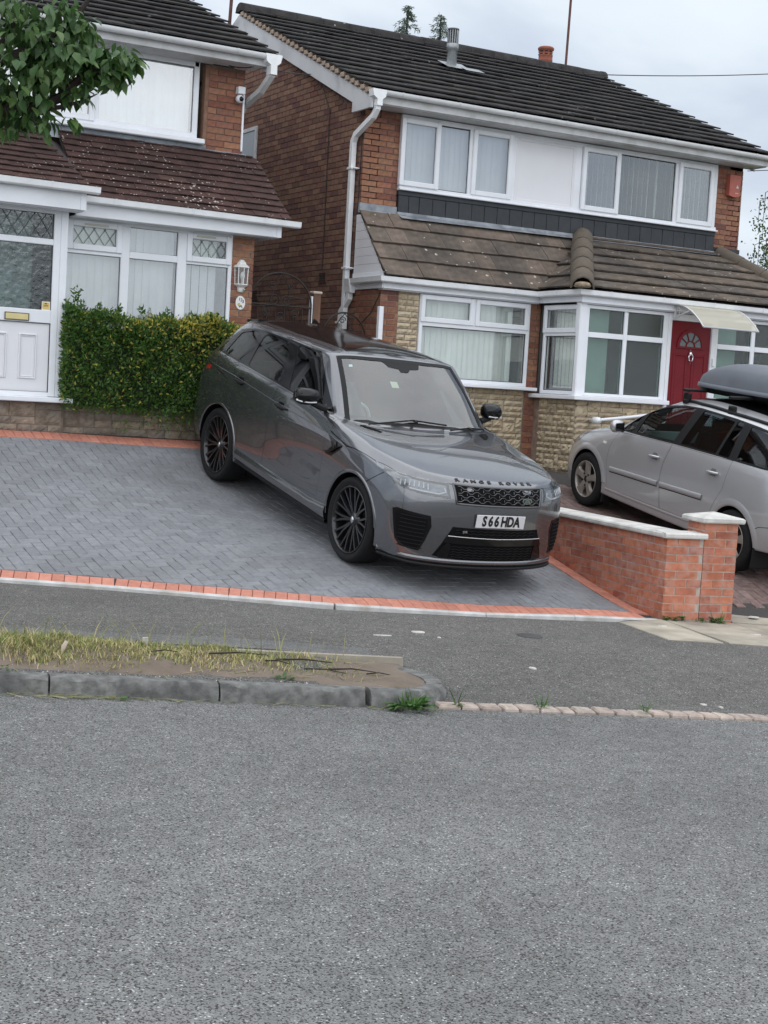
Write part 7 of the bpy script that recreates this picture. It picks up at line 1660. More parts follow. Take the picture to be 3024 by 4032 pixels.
# ---- clipped hedge in the planter
HL = foliage('hedge_leaf', [(.045,.105,.022),(.065,.145,.028),(.085,.185,.034),(.05,.12,.024),(.075,.165,.03),(.105,.205,.04),(.06,.135,.026),(.42,.40,.07),(.55,.48,.10)], .35, .35)
hd = empty('hedge', (5.8,15.8,1.3), 'clipped green and yellow variegated hedge below the bay window', 'hedge')
r = random.Random(77); mb = MB()
def hedge_env(x): return 2.40+.05*math.sin(x*3.1)+.03*math.sin(x*11)+(-.10*sst((x-6.3)/.6))
for k in range(12500):
    x = r.uniform(4.72, 7.0); face = r.random()
    top = hedge_env(x)
    if face < .70: y = 15.70+abs(r.gauss(0, .05))-.03; z = r.uniform(1.36-.12*sst((x-5.2)/.8)*r.random(), top); n0 = Vector((0,-1,.25))
    elif face < .93: y = r.uniform(15.68, 16.0); z = top+r.gauss(0, .028); n0 = Vector((0,-.2,1))
    else: x = 4.72+abs(r.gauss(0,.03)); y = r.uniform(15.68, 16.0); z = r.uniform(1.45, top); n0 = Vector((-1,-.2,.2))
    # soft noise in the face
    y += .045*math.sin(x*6+z*4)+.03*math.sin(x*15-z*11)+.02*math.sin(x*31+z*23)
    yel = .5+.5*math.sin(x*2.6+1.0)*math.sin(z*3.3+x)
    py_l = .06+.5*math.exp(-((x-6.3)/.28)**2)*sst((z-1.75)/.4)+.35*math.exp(-((z-2.33)/.12)**2)*sst((x-5.2)/.3)+.22*math.exp(-((x-6.65)/.2)**2-((z-1.6)/.4)**2)+.12*max(0, math.sin(x*5-z*4))**4
    t = r.uniform(0, .74) if r.random() > py_l else r.uniform(.83, .99)
    d = (n0*.6+rv(r)*.8+Vector((0,0,.35))).normalized(); leaf_mesh(mb, Vector((x, y, z)), d, rv(r), r.uniform(.032,.058), r.uniform(.016,.026), t)
for k in range(3600):
    x = r.uniform(4.74, 6.98); y = r.uniform(15.68, 16.0); z = hedge_env(x)-r.random()**1.5*.28; py_l = .06+.5*math.exp(-((x-6.3)/.28)**2)+.3*sst((x-5.2)/.3)*(z > 2.25)
    leaf_mesh(mb, Vector((x, y, z)), rv(r)+Vector((0,-.5,.7)), rv(r), r.uniform(.035,.058), r.uniform(.018,.027), r.uniform(0, .74) if r.random() > py_l else r.uniform(.83,.99))
for (sx, sz, nn) in ((4.86,2.40,60),(4.93,2.36,40),(5.35,2.44,22),(5.6,2.45,20),(5.9,2.45,20),(6.2,2.42,16),(6.45,2.38,16),(5.1,2.44,20)):      # upright shoots
    hgt = .28 if nn == 60 else (.17 if nn == 40 else .08)
    for k in range(nn):
        z = sz+hgt*k/nn; leaf_mesh(mb, Vector((sx+r.uniform(-.02,.02)+(.03 if nn == 60 else 0)*math.sin(k), 15.78+r.uniform(-.03,.03), z)), (rv(r)+Vector((0,0,.8))), rv(r), .05, .022, r.uniform(.3,.7))
for k in range(260):   # ragged lower shoots
    x = r.uniform(5.3, 6.9); z = 1.32-r.random()*.14; leaf_mesh(mb, Vector((x, 15.70+r.uniform(-.04,.04), z)), rv(r)+Vector((0,-.5,-.4)), rv(r), r.uniform(.04,.07), .012, r.uniform(.1,.6))
lv = mb.build('leaves', HL, hd, 'stuff', rec=False); lv.matrix_parent_inverse = Matrix.Translation(-hd.location)
mb = MB(); mb.box(4.80, 6.94, 15.80, 15.97, 1.42, 2.28); o = mb.build('dark_core', mat('hedge_core', (.018,.03,.010), .95), hd); o.matrix_parent_inverse = Matrix.Translation(-hd.location)  # plain dark box, coloured as the shaded inside of the hedge
# ---- street tree overhanging from the left
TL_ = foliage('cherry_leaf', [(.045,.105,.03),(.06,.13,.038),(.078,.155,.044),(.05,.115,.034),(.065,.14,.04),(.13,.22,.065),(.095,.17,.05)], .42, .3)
BARK = mat('cherry_bark', (.045,.035,.032), .9, noise=.4, nscale=20, bump=.6, bscale=40)
tx, ty = uv2(-.95, 9.05); st_ = empty('street_tree', (tx, ty, zr(-.95)+.1), 'leafy cherry branch reaching in at the top left corner', 'tree')
def chd(o, root): o.matrix_parent_inverse = Matrix.Translation(-root.location); return o
tb = Vector((tx, ty, zr(-.95)+.05)); c0 = Vector((1.75,9.45,3.3))
mb = MB(); mb.tube([tb, tb+Vector((.03,.02,1.2)), tb+Vector((.08,.1,2.2)), Vector((tx+.12,ty+.15,2.75))], [.13,.10,.09,.075], 10); chd(mb.build('trunk', BARK, st_), st_)
fork = Vector((tx+.12, ty+.15, 2.75))
limbs = [[fork, Vector((1.6,9.45,3.08)), Vector((2.31,9.19,3.31)), Vector((2.47,9.10,3.32)), Vector((2.63,9.03,3.40)), Vector((2.76,8.97,3.55)), Vector((2.93,8.88,3.62)), Vector((3.0,8.84,3.66))],
         [Vector((2.47,9.10,3.32)), Vector((2.63,9.02,3.345)), Vector((2.75,8.95,3.39)), Vector((2.83,8.93,3.44))],
         [fork, Vector((1.5,9.4,3.3)), Vector((2.1,9.25,3.5)), Vector((2.45,9.12,3.66)), Vector((2.62,9.05,3.80)), Vector((2.73,9.0,3.93)), Vector((2.8,8.95,4.05))],
         [Vector((2.1,9.25,3.5)), Vector((2.35,9.2,3.75)), Vector((2.45,9.15,4.05)), Vector((2.5,9.1,4.3))],
         [fork, Vector((1.2,9.3,3.6)), Vector((1.5,9.4,4.3)), Vector((1.7,9.4,4.9))], [fork, Vector((.9,9.2,3.4)), Vector((.3,9.2,4.2)), Vector((-.1,9.2,4.7))], [fork, Vector((1.0,8.8,3.4)), Vector((.9,8.3,4.2))], [fork, Vector((1.0,9.8,3.5)), Vector((1.2,10.5,4.2))],
         [Vector((2.31,9.19,3.31)), Vector((2.5,9.15,3.5)), Vector((2.62,9.1,3.7))], [Vector((2.47,9.1,3.32)), Vector((2.42,9.05,3.26)), Vector((2.52,9.0,3.22))]]
for l in limbs:
    n = len(l); mb = MB(); r0 = .06 if (l[0]-fork).length < .01 else .02; mb.tube(l, [r0*(1-.85*i/(n-1)) for i in range(n)], 7); chd(mb.build('limb', BARK, st_), st_)
r = random.Random(19); mb = MB()
blobs = [(60,120,125,110),(200,125,120,110),(325,95,62,46),(90,300,150,190),(240,275,130,170),(365,235,88,88),(465,225,62,52),(515,240,34,26),(120,420,80,60),(45,470,60,40),(300,360,52,22),(165,475,45,16),(270,470,26,9),(35,30,120,90),(250,40,60,45),(150,215,120,110),(420,275,60,46),(480,285,42,20),(310,190,80,70),(0,380,90,70)]
F_ = 5900.
def pix(x, y, d): return CAM+(CF+CR*((x-1512)/F_)+CD*((y-2016)/F_))*d
clusters = [(pix(x, y, 9.0), rad*9/F_, n) for x, y, rad, n in blobs]
for k in range(70):
    v = rv(r); c = Vector((.75,9.2,4.55))+Vector((v.x*1.75, v.y*1.7, v.z*1.25))*r.uniform(.5,1); 
    p2 = c-CAM; px_x = 1512+F_*p2.dot(CR)/p2.dot(CF); px_y = 2016+F_*p2.dot(CD)/p2.dot(CF)
    if px_x > -60 and px_y > -60 : continue
    if px_x > 250 and px_y > -250: continue
    clusters.append((c, .33, 42))
for (c, rad, n) in clusters:
    for k in range(n):
        v = rv(r); rr = rad*r.random()**.42; p = c+Vector((v.x*rr, v.y*rr*1.5, v.z*rr))
        d = Vector((v.x*.55, v.y*.55, -.55))+rv(r)*.55; up = Vector((0,0,1))+rv(r)*.5+v*.3
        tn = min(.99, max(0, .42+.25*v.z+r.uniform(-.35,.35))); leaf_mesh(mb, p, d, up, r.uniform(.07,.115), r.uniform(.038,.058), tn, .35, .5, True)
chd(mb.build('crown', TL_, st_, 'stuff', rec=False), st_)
# ---- far trees behind the houses
gg = sheet('back_garden', list(np.linspace(-40, 60, 8)), list(np.linspace(24, 95, 6)), lambda u, v: .9, mat('lawn', (.06,.09,.03), .95, noise=.3, nscale=.5))
CON = foliage('conifer_needles', [(.08,.115,.085),(.10,.14,.10),(.065,.095,.07)], .7, .1)
for i, (x, y, top, rad) in enumerate(((20.80,37.7,12.60,.95),(21.66,37.3,12.42,1.2))):
    t = empty('conifer', (x, y, .9), ['slender grey-green conifer top showing above the roof ridge, left of the two', 'bushier grey-green conifer top showing above the roof ridge near the metal flue'][i], 'tree', 'conifers behind the ridge')
    mb = MB(); mb.tube([(0,0,-.1),(0,0,top-.9)], [.22,.02], 8); mb.build('trunk', BARK, t)
    r = random.Random(50+i); mb = MB(); H_ = top-.9
    for k in range(150):
        q = (k/150)**1.1; z = H_-.02-q*5.5; L_ = (.10+q*2.6)*rad*r.uniform(.6,1.15); a = r.uniform(0, 6.283); up = r.uniform(.0,.35); n = 5+int(L_*16)
        for s_ in range(n):
            f = (s_+.5)/n; c = Vector((L_*f*math.cos(a), L_*f*math.sin(a), z+up*L_*f-.55*L_*f*f)); 
            for w in range(3): leaf_mesh(mb, c+rv(r)*.04, Vector((math.cos(a), math.sin(a), 0))*.6+rv(r)*.7+Vector((0,0,-.55)), rv(r), r.uniform(.07,.17), .022, r.random(), .1, .4)
    mb.build('crown', CON, t, 'stuff', rec=False)
BIR = foliage('birch_leaf', [(.06,.11,.045),(.08,.135,.05),(.05,.095,.04)], .6, .3)
t = empty('birch_tree', (22.3,23.0,.9), 'drooping birch seen beyond the right end of the house', 'tree'); mb = MB(); mb.tube([(0,0,0),(.05,0,3),(-.2,0,5.6),(-.3,0,6.3)], [.2,.14,.06,.02], 8); mb.build('trunk', mat('birch_bark', (.35,.34,.32), .8, noise=.5, nscale=6, col2=(.05,.05,.05)), t)
r = random.Random(8); mb = MB(); tw = MB()
for k in range(60):
    a = r.uniform(0, 6.283); rr = r.uniform(.3,1.45); z0 = r.uniform(3.6, 5.5); p0 = Vector((rr*math.cos(a)-.15, rr*math.sin(a), z0)); l = r.uniform(.5,1.1); tw.tube([Vector((-.2,0,z0-.2)), p0*.7+Vector((0,0,z0*.3+.15)), p0, p0-Vector((0,0,l))], [.02,.012,.008,.003], 4)
    for q in range(46): leaf_mesh(mb, p0+Vector((r.gauss(0,.09), r.gauss(0,.09), -l*r.random()+r.gauss(0,.07))), rv(r)+Vector((0,0,-.8)), rv(r), r.uniform(.05,.085), .045, r.random(), .2, .2)
mb.build('crown', BIR, t, 'stuff', rec=False); tw.build('twigs', BARK, t, 'stuff', rec=False)
# ---- grass on the verge
GR = foliage('dry_grass', [(.13,.19,.05),(.17,.23,.06),(.21,.25,.08),(.34,.31,.12),(.48,.40,.19),(.56,.47,.25),(.62,.53,.32)], .8, .2)
r = random.Random(33); mb = MB()
def gden(u, v):
    t = (v-8.53)/.93; base = 1.0 if u < 1.3 else max(0, 1-(u-1.3)/1.3)
    e = .98*sst((t-.03)/.28) if u < 1.2 else (.9*sst((t-.08)/.4))
    patchy = .55+.45*math.sin(u*3.7+v*5.1)*math.sin(u*1.9-v*7.3)
    return base*e*(.35+.65*patchy)
cnt = 0
while cnt < 30000:
    u = r.uniform(-3.2, 2.85); v = r.uniform(8.53, 9.50)
    if r.random() > gden(u, v)*(1.0 if u < .2 else .8): continue
    x, y = uv2(u, v); z = zs(u, v)-.005; green = .62-.30*u/2.5+.55*math.sin(u*2.3+1.2)*math.sin(v*6+u)
    t = r.uniform(0, .45) if r.random() < green*.75 else r.uniform(.5, .99)
    h = r.uniform(.02,.065)*(1.35 if v > 9.2 else .9)*(1.1 if u < .6 else .75)
    if v > 9.36 and r.random() < .06: h = r.uniform(.12,.24); t = r.uniform(.6,.95)
    a = r.uniform(0, 6.283); ln = Vector((math.cos(a), math.sin(a), 0))*h*r.uniform(.2,1.6); p = Vector((x, y, z)); w = Vector((-math.sin(a), math.cos(a), 0))*r.uniform(.002,.0045)
    m_ = p+ln*.4+Vector((0,0,h*.62)); e = p+ln+Vector((0,0,h)); mb.add([p-w, p+w, m_+w*.7, m_-w*.7, e], [(0,1,2,3),(3,2,4)], 0, t); cnt += 1
for k in range(420):    # flattened straw
    u = r.uniform(-2.8, 2.7); v = r.uniform(8.5, 9.4); x, y = uv2(u, v); z = zs(u, v)+.006; a = r.uniform(0, 6.283); l = r.uniform(.05,.16); d = Vector((math.cos(a), math.sin(a), r.uniform(-.05,.12)))*l; w = Vector((-math.sin(a), math.cos(a), 0))*.0025; p = Vector((x, y, z)); mb.add([p-w, p+w, p+d+w, p+d-w], [(0,1,2,3)], 0, r.uniform(.6,.99))
chd(mb.build('grass', GR, verge, 'stuff', rec=False), verge)
mb = MB(); r = random.Random(61)
for k in range(150):    # dry litter swept against the kerb foot
    u = r.uniform(-1.2, 2.9) if k % 3 else r.uniform(.0, 1.3); v = 8.375-abs(r.gauss(0, .035)); x, y = uv2(u, v); a = r.gauss(-A_, .5); l = r.uniform(.02,.14); d = Vector((math.cos(a), math.sin(a), 0))*l; w = Vector((-math.sin(a), math.cos(a), 0))*r.uniform(.0015,.004); p = Vector((x, y, zr(u)+.004)); mb.add([p-w, p+w, p+d+w, p+d-w], [(0,1,2,3)], 0, r.uniform(.4,.95))
tag(mb.build('kerb_litter', GR, rec=False), 'dry straw and litter swept along the foot of the kerb', 'litter', kind='stuff')
DT = mat('dead_twig', (.03,.024,.022), .9)
for i, (u, v, a, l, rd) in enumerate([(1.62,9.02,.10,.38,.006),(2.05,9.05,-.06,.36,.007),(2.36,8.93,-.1,.30,.006),(2.18,8.84,-.35,.26,.005),(2.6,8.9,0,.16,.005),(1.95,8.9,-.5,.16,.006),(-.15,9.02,.02,.42,.012),(1.25,8.92,.2,.18,.005)]):
    x, y = uv2(u, v); p = Vector((x, y, zs(u, v)+.015)); d = Vector((math.cos(a-A_), math.sin(a-A_), -.04)); mb = MB(); mb.tube([p, p+d*l*.5+Vector((0,0,.012)), p+d*l], [rd, rd*.8, rd*.4], 6)
    lab = ['thin dark twig lying across the bare soil of the verge', 'dark twig on the verge pointing towards the kerb end', 'dark twig beside the rounded kerb end on bare soil', 'short dark twig slanting on the verge near the kerb', 'small twig on the bare soil tip of the verge', 'short thick dark twig amid dry grass on the verge', 'thick dark stick lying in the grass at the left edge', 'thin twig in the dry grass mid verge'][i]
    tag(mb.build('twig', DT), lab, 'twig', 'dead twigs on the verge')
# weeds
WD_ = foliage('weed_leaf', [(.05,.12,.025),(.07,.16,.035),(.09,.19,.045)], .5, .3)
def weed(u, v, z, n, rad, lab, L_=.07, w=.035, seed=0, grassy=0):
    r = random.Random(seed); x, y = uv2(u, v); o = empty('weed', (x, y, z), lab, 'weed', 'weeds'); mb = MB()
    for k in range(n):
        a = r.uniform(0, 6.283); rr = rad*r.random()**.6; d = Vector((math.cos(a), math.sin(a), r.uniform(.1,.9))); leaf_mesh(mb, Vector((rr*math.cos(a)*.7, rr*math.sin(a)*.5, .005+r.random()*.03)), d, Vector((0,0,1)), L_*r.uniform(.6,1.2), w*r.uniform(.6,1.1), r.random(), .3, .6)
    for k in range(grassy): a = r.uniform(0, 6.283); leaf_mesh(mb, Vector((rad*.6*math.cos(a)*r.random(), rad*.5*math.sin(a)*r.random(), 0)), Vector((math.cos(a)*.5, math.sin(a)*.5, 1)), rv(r), r.uniform(.08,.14), .008, r.random(), .1, .5)
    mb.build('leaves', WD_, o, 'stuff', rec=False)
weed(2.72, 8.35, zr(2.72), 46, .13, 'green plantain weed growing at the foot of the rounded kerb end', .10, .05, 1, 40)
weed(2.0, 8.58, zs(2.0,8.58), 14, .05, 'tiny weed on the soil just behind the kerb joint', .05, .025, 2); weed(.37, 8.47, zr(.37)+.1, 8, .03, 'tiny weed in a joint between two kerb stones', .04, .025, 3)
weed(6.40, 12.20, zp(6.4,12.2), 22, .07, 'broad-leaved weed at the left foot of the brick wall corner', .06, .045, 4); weed(6.53, 12.21, zp(6.5,12.2), 14, .05, 'small broad-leaved weed right of the wall corner', .055, .04, 5); weed(6.72, 12.21, zp(6.7,12.2), 10, .045, 'smallest weed at the foot of the pier', .05, .035, 6); weed(6.88, 12.20, zp(6.9,12.2), 26, .08, 'taller weed with a grass stem at the foot of the pier', .07, .045, 7, 8)
weed(3.05, 8.44, zr(3.05)+.01, 8, .03, 'tuft between the first setts', .04, .02, 9, 6); weed(3.62, 8.47, zr(3.6)+.01, 10, .04, 'tuft of grass behind the setts near the middle', .045, .02, 10, 6); weed(4.3, 8.44, zr(4.3)+.012, 8, .035, 'tuft of grass sprouting between setts to the right', .04, .02, 11, 5)
# fallen leaf, pale scraps on the asphalt
mb = MB(); leaf_mesh(mb, Vector((0,0,.004)), Vector((1,.3,.1)), Vector((0,0,1)), .075, .05, .6, .6, .2); o = mb.build('fallen_leaf', WD_); x, y = uv2(1.0, 8.31); o.location = (x, y, zr(1.0)); tag(o, 'single green leaf lying in the road by the kerb', 'leaf')
PALE = mat('pale_scrap', (.55,.53,.48), .9, noise=.2, nscale=30)
def splat(u, v, ru, rvv, lab, seed, h=.006, n=9, dz=0.):
    r = random.Random(seed); x, y = uv2(u, v); mb = MB(); top = []; bot = []
    for k in range(n): a = 2*math.pi*k/n; q = r.uniform(.55,1.1); top.append((ru*math.cos(a)*q*.9, rvv*math.sin(a)*q*.9, h)); bot.append((ru*math.cos(a)*q, rvv*math.sin(a)*q, -.004))
    mb.add(top+bot, [tuple(range(n))]+[(i, n+i, n+(i+1)%n, (i+1)%n) for i in range(n)]); o = mb.build('paint_scrap', PALE); o.location = (x, y, zp(u, v)+dz); o.rotation_euler = (0, math.atan(.042), -A_); tag(o, lab, 'scrap', 'pale scraps on the asphalt')
splat(3.17,10.48,.10,.016,'long thin white mark on the asphalt below the SUV front wheel',1); splat(3.52,10.72,.055,.06,'ragged white splash on the asphalt below the SUV bumper',2); splat(3.62,10.52,.02,.02,'small white fleck beside the ragged splash',12); splat(4.02,9.62,.035,.05,'white splash on the asphalt nearest the setts',3)
splat(6.9,11.55,.075,.02,'pale chip on the concrete flag before the pier',4,dz=.012); splat(6.1,11.75,.05,.02,'pale streak on the left concrete flag',5,dz=.012); splat(7.4,12.45,.07,.05,'whitish patch on the slab right of the pier',6,dz=.05)
splat(5.0,8.72,.02,.03,'white speck near the right end of the sett line',7); splat(4.9,8.78,.03,.03,'larger white speck above the setts at right',8)
mb = MB(); mb.box(-.02,.02,-.008,.008,0,.05,b=.003); o = mb.build('litter_scrap', PALE); x, y = uv2(1.28,9.40); o.location = (x, y, zs(1.28,9.40)+.02); tag(o, 'small white scrap of litter standing in the verge grass', 'litter')
mb = MB(); mb.tube([(0,0,0),(.01,0,.04),(.03,.01,.07)], [.006,.016,.012], 6); o = mb.build('litter_wrapper', mat('wrapper', (.5,.42,.34), .8)); x, y = uv2(.72,8.86); o.location = (x, y, zs(.72,8.86)); tag(o, 'crumpled pale wrapper caught in the verge grass', 'litter')
# ---- wall lantern, plaque, camera, alarm box
lamp = empty('wall_lantern', (6.872,16.045,2.98), 'white half-lantern wall light on the brick pier by the bay window', 'wall light')
WM = mat('white_lamp_metal', (.76,.76,.75), .4)
def hexprof(prof, nm, m_, top=True):
    mb = MB(); V = []; angs = [math.radians(a) for a in (180,225,270,315,360)]
    for (w, z) in prof:
        for a in angs: V.append((w*math.cos(a), w*.9*math.sin(a), z))
    k = 5; mb.add(V, [(i*k+j, i*k+j+1, (i+1)*k+j+1, (i+1)*k+j) for i in range(len(prof)-1) for j in range(k-1)]+[tuple(range(k-1,-1,-1)), tuple((len(prof)-1)*k+j for j in range(k))]); return mb.build(nm, m_, lamp)
hexprof([(.088,.098),(.098,.104),(.094,.116),(.06,.140),(.048,.165),(.036,.172),(.028,.188),(.012,.192)], 'lamp_roof', WM); hexprof([(.080,-.085),(.088,-.092),(.075,-.105),(.045,-.125),(.038,-.165),(.030,-.178)], 'lamp_base', WM)
mb = MB()
for a in (180,225,270,315,360):
    c, s_ = math.cos(math.radians(a)), math.sin(math.radians(a))*.9; mb.tube([(.076*c,.076*s_,-.088),(.084*c,.084*s_,.10)], .0055, 4, sm=False)
mb.build('lamp_bars', WM, lamp); hexprof([(.072,-.085),(.079,.098)], 'lamp_glass', glass('lantern_glass', (.85,.88,.88), .15, .1))
mb = MB(); mb.lathe([(.012,-.08),(.012,-.04),(.026,-.01),(.028,.02),(.016,.05),(0,.058)], 12, (0,-.035,0)); mb.build('bulb', mat('bulb_glass', (.75,.75,.72), .2), lamp)
mb = MB(); mb.lathe([(0,-.014),(.012,-.01),(.016,.0)], 10, (.022,-.048,-.15), ax='y'); mb.build('sensor', mat('sensor_lens', (.3,.32,.25), .3), lamp)
pq = empty('house_number_plaque', (6.874,16.040,2.682), 'oval white plaque with number 123 on the brick pier', 'plaque')
mb = MB(); V = [(.058*math.cos(a), -.006, .078*math.sin(a)) for a in np.linspace(0, 2*math.pi, 32, endpoint=False)]; mb.add(V+[(x_*1.03, .004, z_*1.03) for x_, y_, z_ in V], [tuple(range(32))]+[(i, (i+1)%32, 32+(i+1)%32, 32+i) for i in range(32)]); mb.build('plate', mat('ceramic', (.78,.78,.78), .2), pq)
RT = Matrix(((1,0,0,0),(0,0,-1,0),(0,1,0,0),(0,0,0,1)))
for ch, dx, dz in (('1',-.014,.040),('2',.010,.032),('3',.031,.016)):
    me = text_mesh(ch, .05, .0006, .0006); me.materials.append(mat('plaque_ink', (.02,.02,.05), .5)); o = ob('numeral', me, pq); o.matrix_local = Matrix.Translation((dx,-.0075,dz))@RT
for k in range(6):
    a = k*math.pi/3; mb = MB(); V = [(-.018+.012*math.cos(a)+.008*math.cos(b), -.0068, -.022+.012*math.sin(a)+.008*math.sin(b)) for b in np.linspace(0, 2*math.pi, 8, endpoint=False)]; mb.add(V, [tuple(range(8))]); mb.build('petal', mat('petal_yellow', (.6,.45,.05), .5), pq)
for dx, dz in ((0,-.038),(.012,-.035),(-.01,-.045),(.02,-.05)): mb = MB(); V = [(dx+.006*math.cos(b), -.0068, dz+.011*math.sin(b)) for b in np.linspace(0, 2*math.pi, 6, endpoint=False)]; mb.add(V, [tuple(range(6))]); mb.build('painted_leaf', mat('leaf_ink', (.06,.08,.03), .5), pq)
cc = empty('security_camera', (7.03,16.72,5.13), 'white dome security camera and junction box under the left house eaves', 'camera')
def chw(mb, nm, m_, root): return chd(mb.build(nm, m_, root), root)
mb = MB(); mb.box(6.985,7.075,16.66,16.75,5.155,5.24,b=.006); chw(mb,'junction_box',UPVC,cc); mb = MB(); mb.lathe([(0,.048),(.03,.04),(.045,.02),(.048,0),(.045,-.02),(.03,-.04),(0,-.048)], 18, (7.012,16.68,5.097)); chw(mb,'camera_ball',UPVC,cc); mb = MB(); mb.lathe([(0,-.052),(.026,-.046),(.031,-.036)], 16, (7.018,16.68,5.094), ax='y'); chw(mb,'lens',RRB,cc); mb = MB(); mb.box(7.075,7.097,16.725,16.75,4.50,5.24,b=.003); chw(mb,'cable_trunking',UPVC,cc)
al = empty('alarm_box', (15.33,17.45,5.1), 'faded red burglar alarm box on the far right brick pier', 'alarm box')
ARED = mat('alarm_red', (.40,.11,.08), .5, noise=.12, nscale=8)
mb = MB(); mb.prism([(15.225,4.965),(15.225,5.27),(15.435,5.27),(15.43,4.965),(15.33,4.945)], 17.395, 17.475, 'y'); chw(mb,'case',ARED,al); mb = MB(); mb.add([(15.345,17.393,5.08),(15.40,17.393,5.08),(15.372,17.393,5.135)], [(0,1,2)]); mb.box(15.34,15.40,17.392,17.394,5.0,5.012); chw(mb,'emblem',PALE,al)
# ---- door canopy
cn = empty('door_canopy', (13.45,15.6,3.0), 'curved clear plastic canopy above the red door', 'canopy')
def cyz(t): return (15.74-.60*t, 3.135-.02*t-.28*t**2.2)
mb = MB(); V = []
for x in (12.985, 13.93):
    for i in range(13): y, z = cyz(i/12); V.append((x, y, z))
mb.add(V, [(i, i+1, 14+i, 13+i) for i in range(12)], 0, 0, True); chw(mb, 'canopy_sheet', glass('polycarbonate', (.80,.78,.68), .10, .25), cn); 
MM = MATS['polycarbonate'].node_tree; dfn = MM.nodes.new('ShaderNodeBsdfDiffuse'); dfn.inputs[0].default_value = (.55,.52,.42,1); mx2 = MM.nodes.new('ShaderNodeMixShader'); mx2.inputs[0].default_value = .55
_o = [n for n in MM.nodes if n.type == 'OUTPUT_MATERIAL'][0]; _s = _o.inputs[0].links[0].from_socket; MM.links.new(_s, mx2.inputs[1]); MM.links.new(dfn.outputs[0], mx2.inputs[2]); MM.links.new(mx2.outputs[0], _o.inputs[0])
for x in (12.985, 13.93): mb = MB(); mb.tube([(x, *cyz(i/12)) for i in range(13)], .011, 6); chw(mb, 'edge_rail', mat('alu', (.55,.55,.56), .35, .8), cn)
mb = MB(); mb.tube([(12.98, *cyz(1)), (13.935, *cyz(1))], .012, 6); chw(mb, 'front_rail', mat('alu'), cn)
for x in (13.0, 13.915): mb = MB(); mb.tube([(x,15.74,2.95),(x,15.66,2.98),(x,15.55,3.02),(x,15.40,3.05)], .013, 6); mb.tube([(x,15.74,2.95),(x,15.74,3.12)], .015, 6); mb.tube([(x,15.70,3.11),(x,15.64,3.06),(x,15.66,3.0),(x,15.73,2.97)], .008, 5); chw(mb, 'bracket', mat('bracket_plastic', (.5,.5,.5), .4), cn)
# ---- hand rail by the steps
hr = empty('hand_rail', (12.3,15.7,1.6), 'white tubular hand rail on the stone wall beside the red door', 'hand rail'); mb = MB(); mb.tube([(11.80,15.70,1.545),(11.83,15.70,1.555),(12.3,15.70,1.61),(12.86,15.70,1.685)], .021, 10); chw(mb, 'rail', UPVC, hr)
for x, z in ((11.80,1.55),(12.88,1.69)): mb = MB(); mb.lathe([(.0,-.08),(.042,-.07),(.045,.0),(.045,.04),(.03,.06),(.025,.15)], 14, (x,15.72,z), ax='y'); chw(mb, 'wall_fixing', UPVC, hr)
# ---- side passage: iron gates and posts
IR = mat('wrought_iron', (.02,.018,.018), .6); YG = 17.05
def scroll(mb, cx, cz, r0, turns, sg=1, a0=0., w=.006):
    n = 22; mb.tube([(cx+sg*(r0*(1-.75*i/n))*math.cos(a0+turns*6.283*i/n), YG, cz+(r0*(1-.75*i/n))*math.sin(a0+turns*6.283*i/n)) for i in range(n+1)], w, 5)
def gate(xl, xr, zt, zrail, zb, lab, sc):
    g_ = empty('iron_gate', ((xl+xr)/2, YG, zb), lab, 'gate', 'wrought iron passage gates'); cx, R0 = (xl+xr)/2, (xr-xl)/2
    mb = MB(); mb.tube([(cx-R0*math.cos(a), YG, zrail+(zt-zrail)*math.sin(a)) for a in np.linspace(0, math.pi, 25)], .011, 6); chw(mb, 'arch', IR, g_)
    mb = MB(); mb.tube([(xl,YG,zrail),(xr,YG,zrail)], .010, 6); chw(mb, 'rail', IR, g_); mb = MB(); mb.tube([(xl,YG,zb+.1),(xr,YG,zb+.1)], .010, 6); chw(mb, 'rail', IR, g_)
    for i in range(8): x = xl+(xr-xl)*i/7; mb = MB(); mb.tube([(x,YG,zb),(x,YG,zrail)], .009 if i in (0,7) else .006, 5); chw(mb, 'bar', IR, g_)
    for (ax, az, rr, tn, sg, a0) in sc: mb = MB(); scroll(mb, cx+ax*R0, zrail+az*(zt-zrail), rr, tn, sg, a0); chw(mb, 'scroll', IR, g_)
    mb = MB(); mb.tube([(cx,YG,zt-.01),(cx+.10,YG,zrail+.6*(zt-zrail)),(cx+.25*R0,YG,zrail+.3*(zt-zrail)),(cx+.8*R0,YG,zrail+.25*(zt-zrail))], .006, 5); chw(mb, 'scroll', IR, g_); mb = MB(); mb.tube([(cx,YG,zt-.01),(cx-.10,YG,zrail+.6*(zt-zrail)),(cx-.25*R0,YG,zrail+.3*(zt-zrail)),(cx-.8*R0,YG,zrail+.25*(zt-zrail))], .006, 5); chw(mb, 'scroll', IR, g_)
SC = [(-.2,.15,.075,1.5,1,0),(.2,.15,.075,1.5,-1,0),(-.3,.6,.045,1.4,1,1),(.3,.6,.045,1.4,-1,1),(-.45,-.2,.06,1.5,1,2),(.45,-.2,.06,1.5,-1,2),(0,-.3,.06,1.5,1,3)]
gate(7.42, 8.27, 3.15, 2.75, 1.2, 'taller arched wrought iron gate at the back of the side passage', SC); gate(8.44, 9.06, 2.73, 2.40, 1.2, 'lower arched wrought iron gate beside the white downpipe', [(-.1,.7,.05,1.4,1,0),(-.35,.3,.045,1.3,1,1),(.3,.3,.05,1.4,-1,1)])
WOOD = mat('fence_post_wood', (.24,.13,.085), .9, noise=.4, nscale=5, stretch=(1,1,.15), bump=.3, bscale=30)
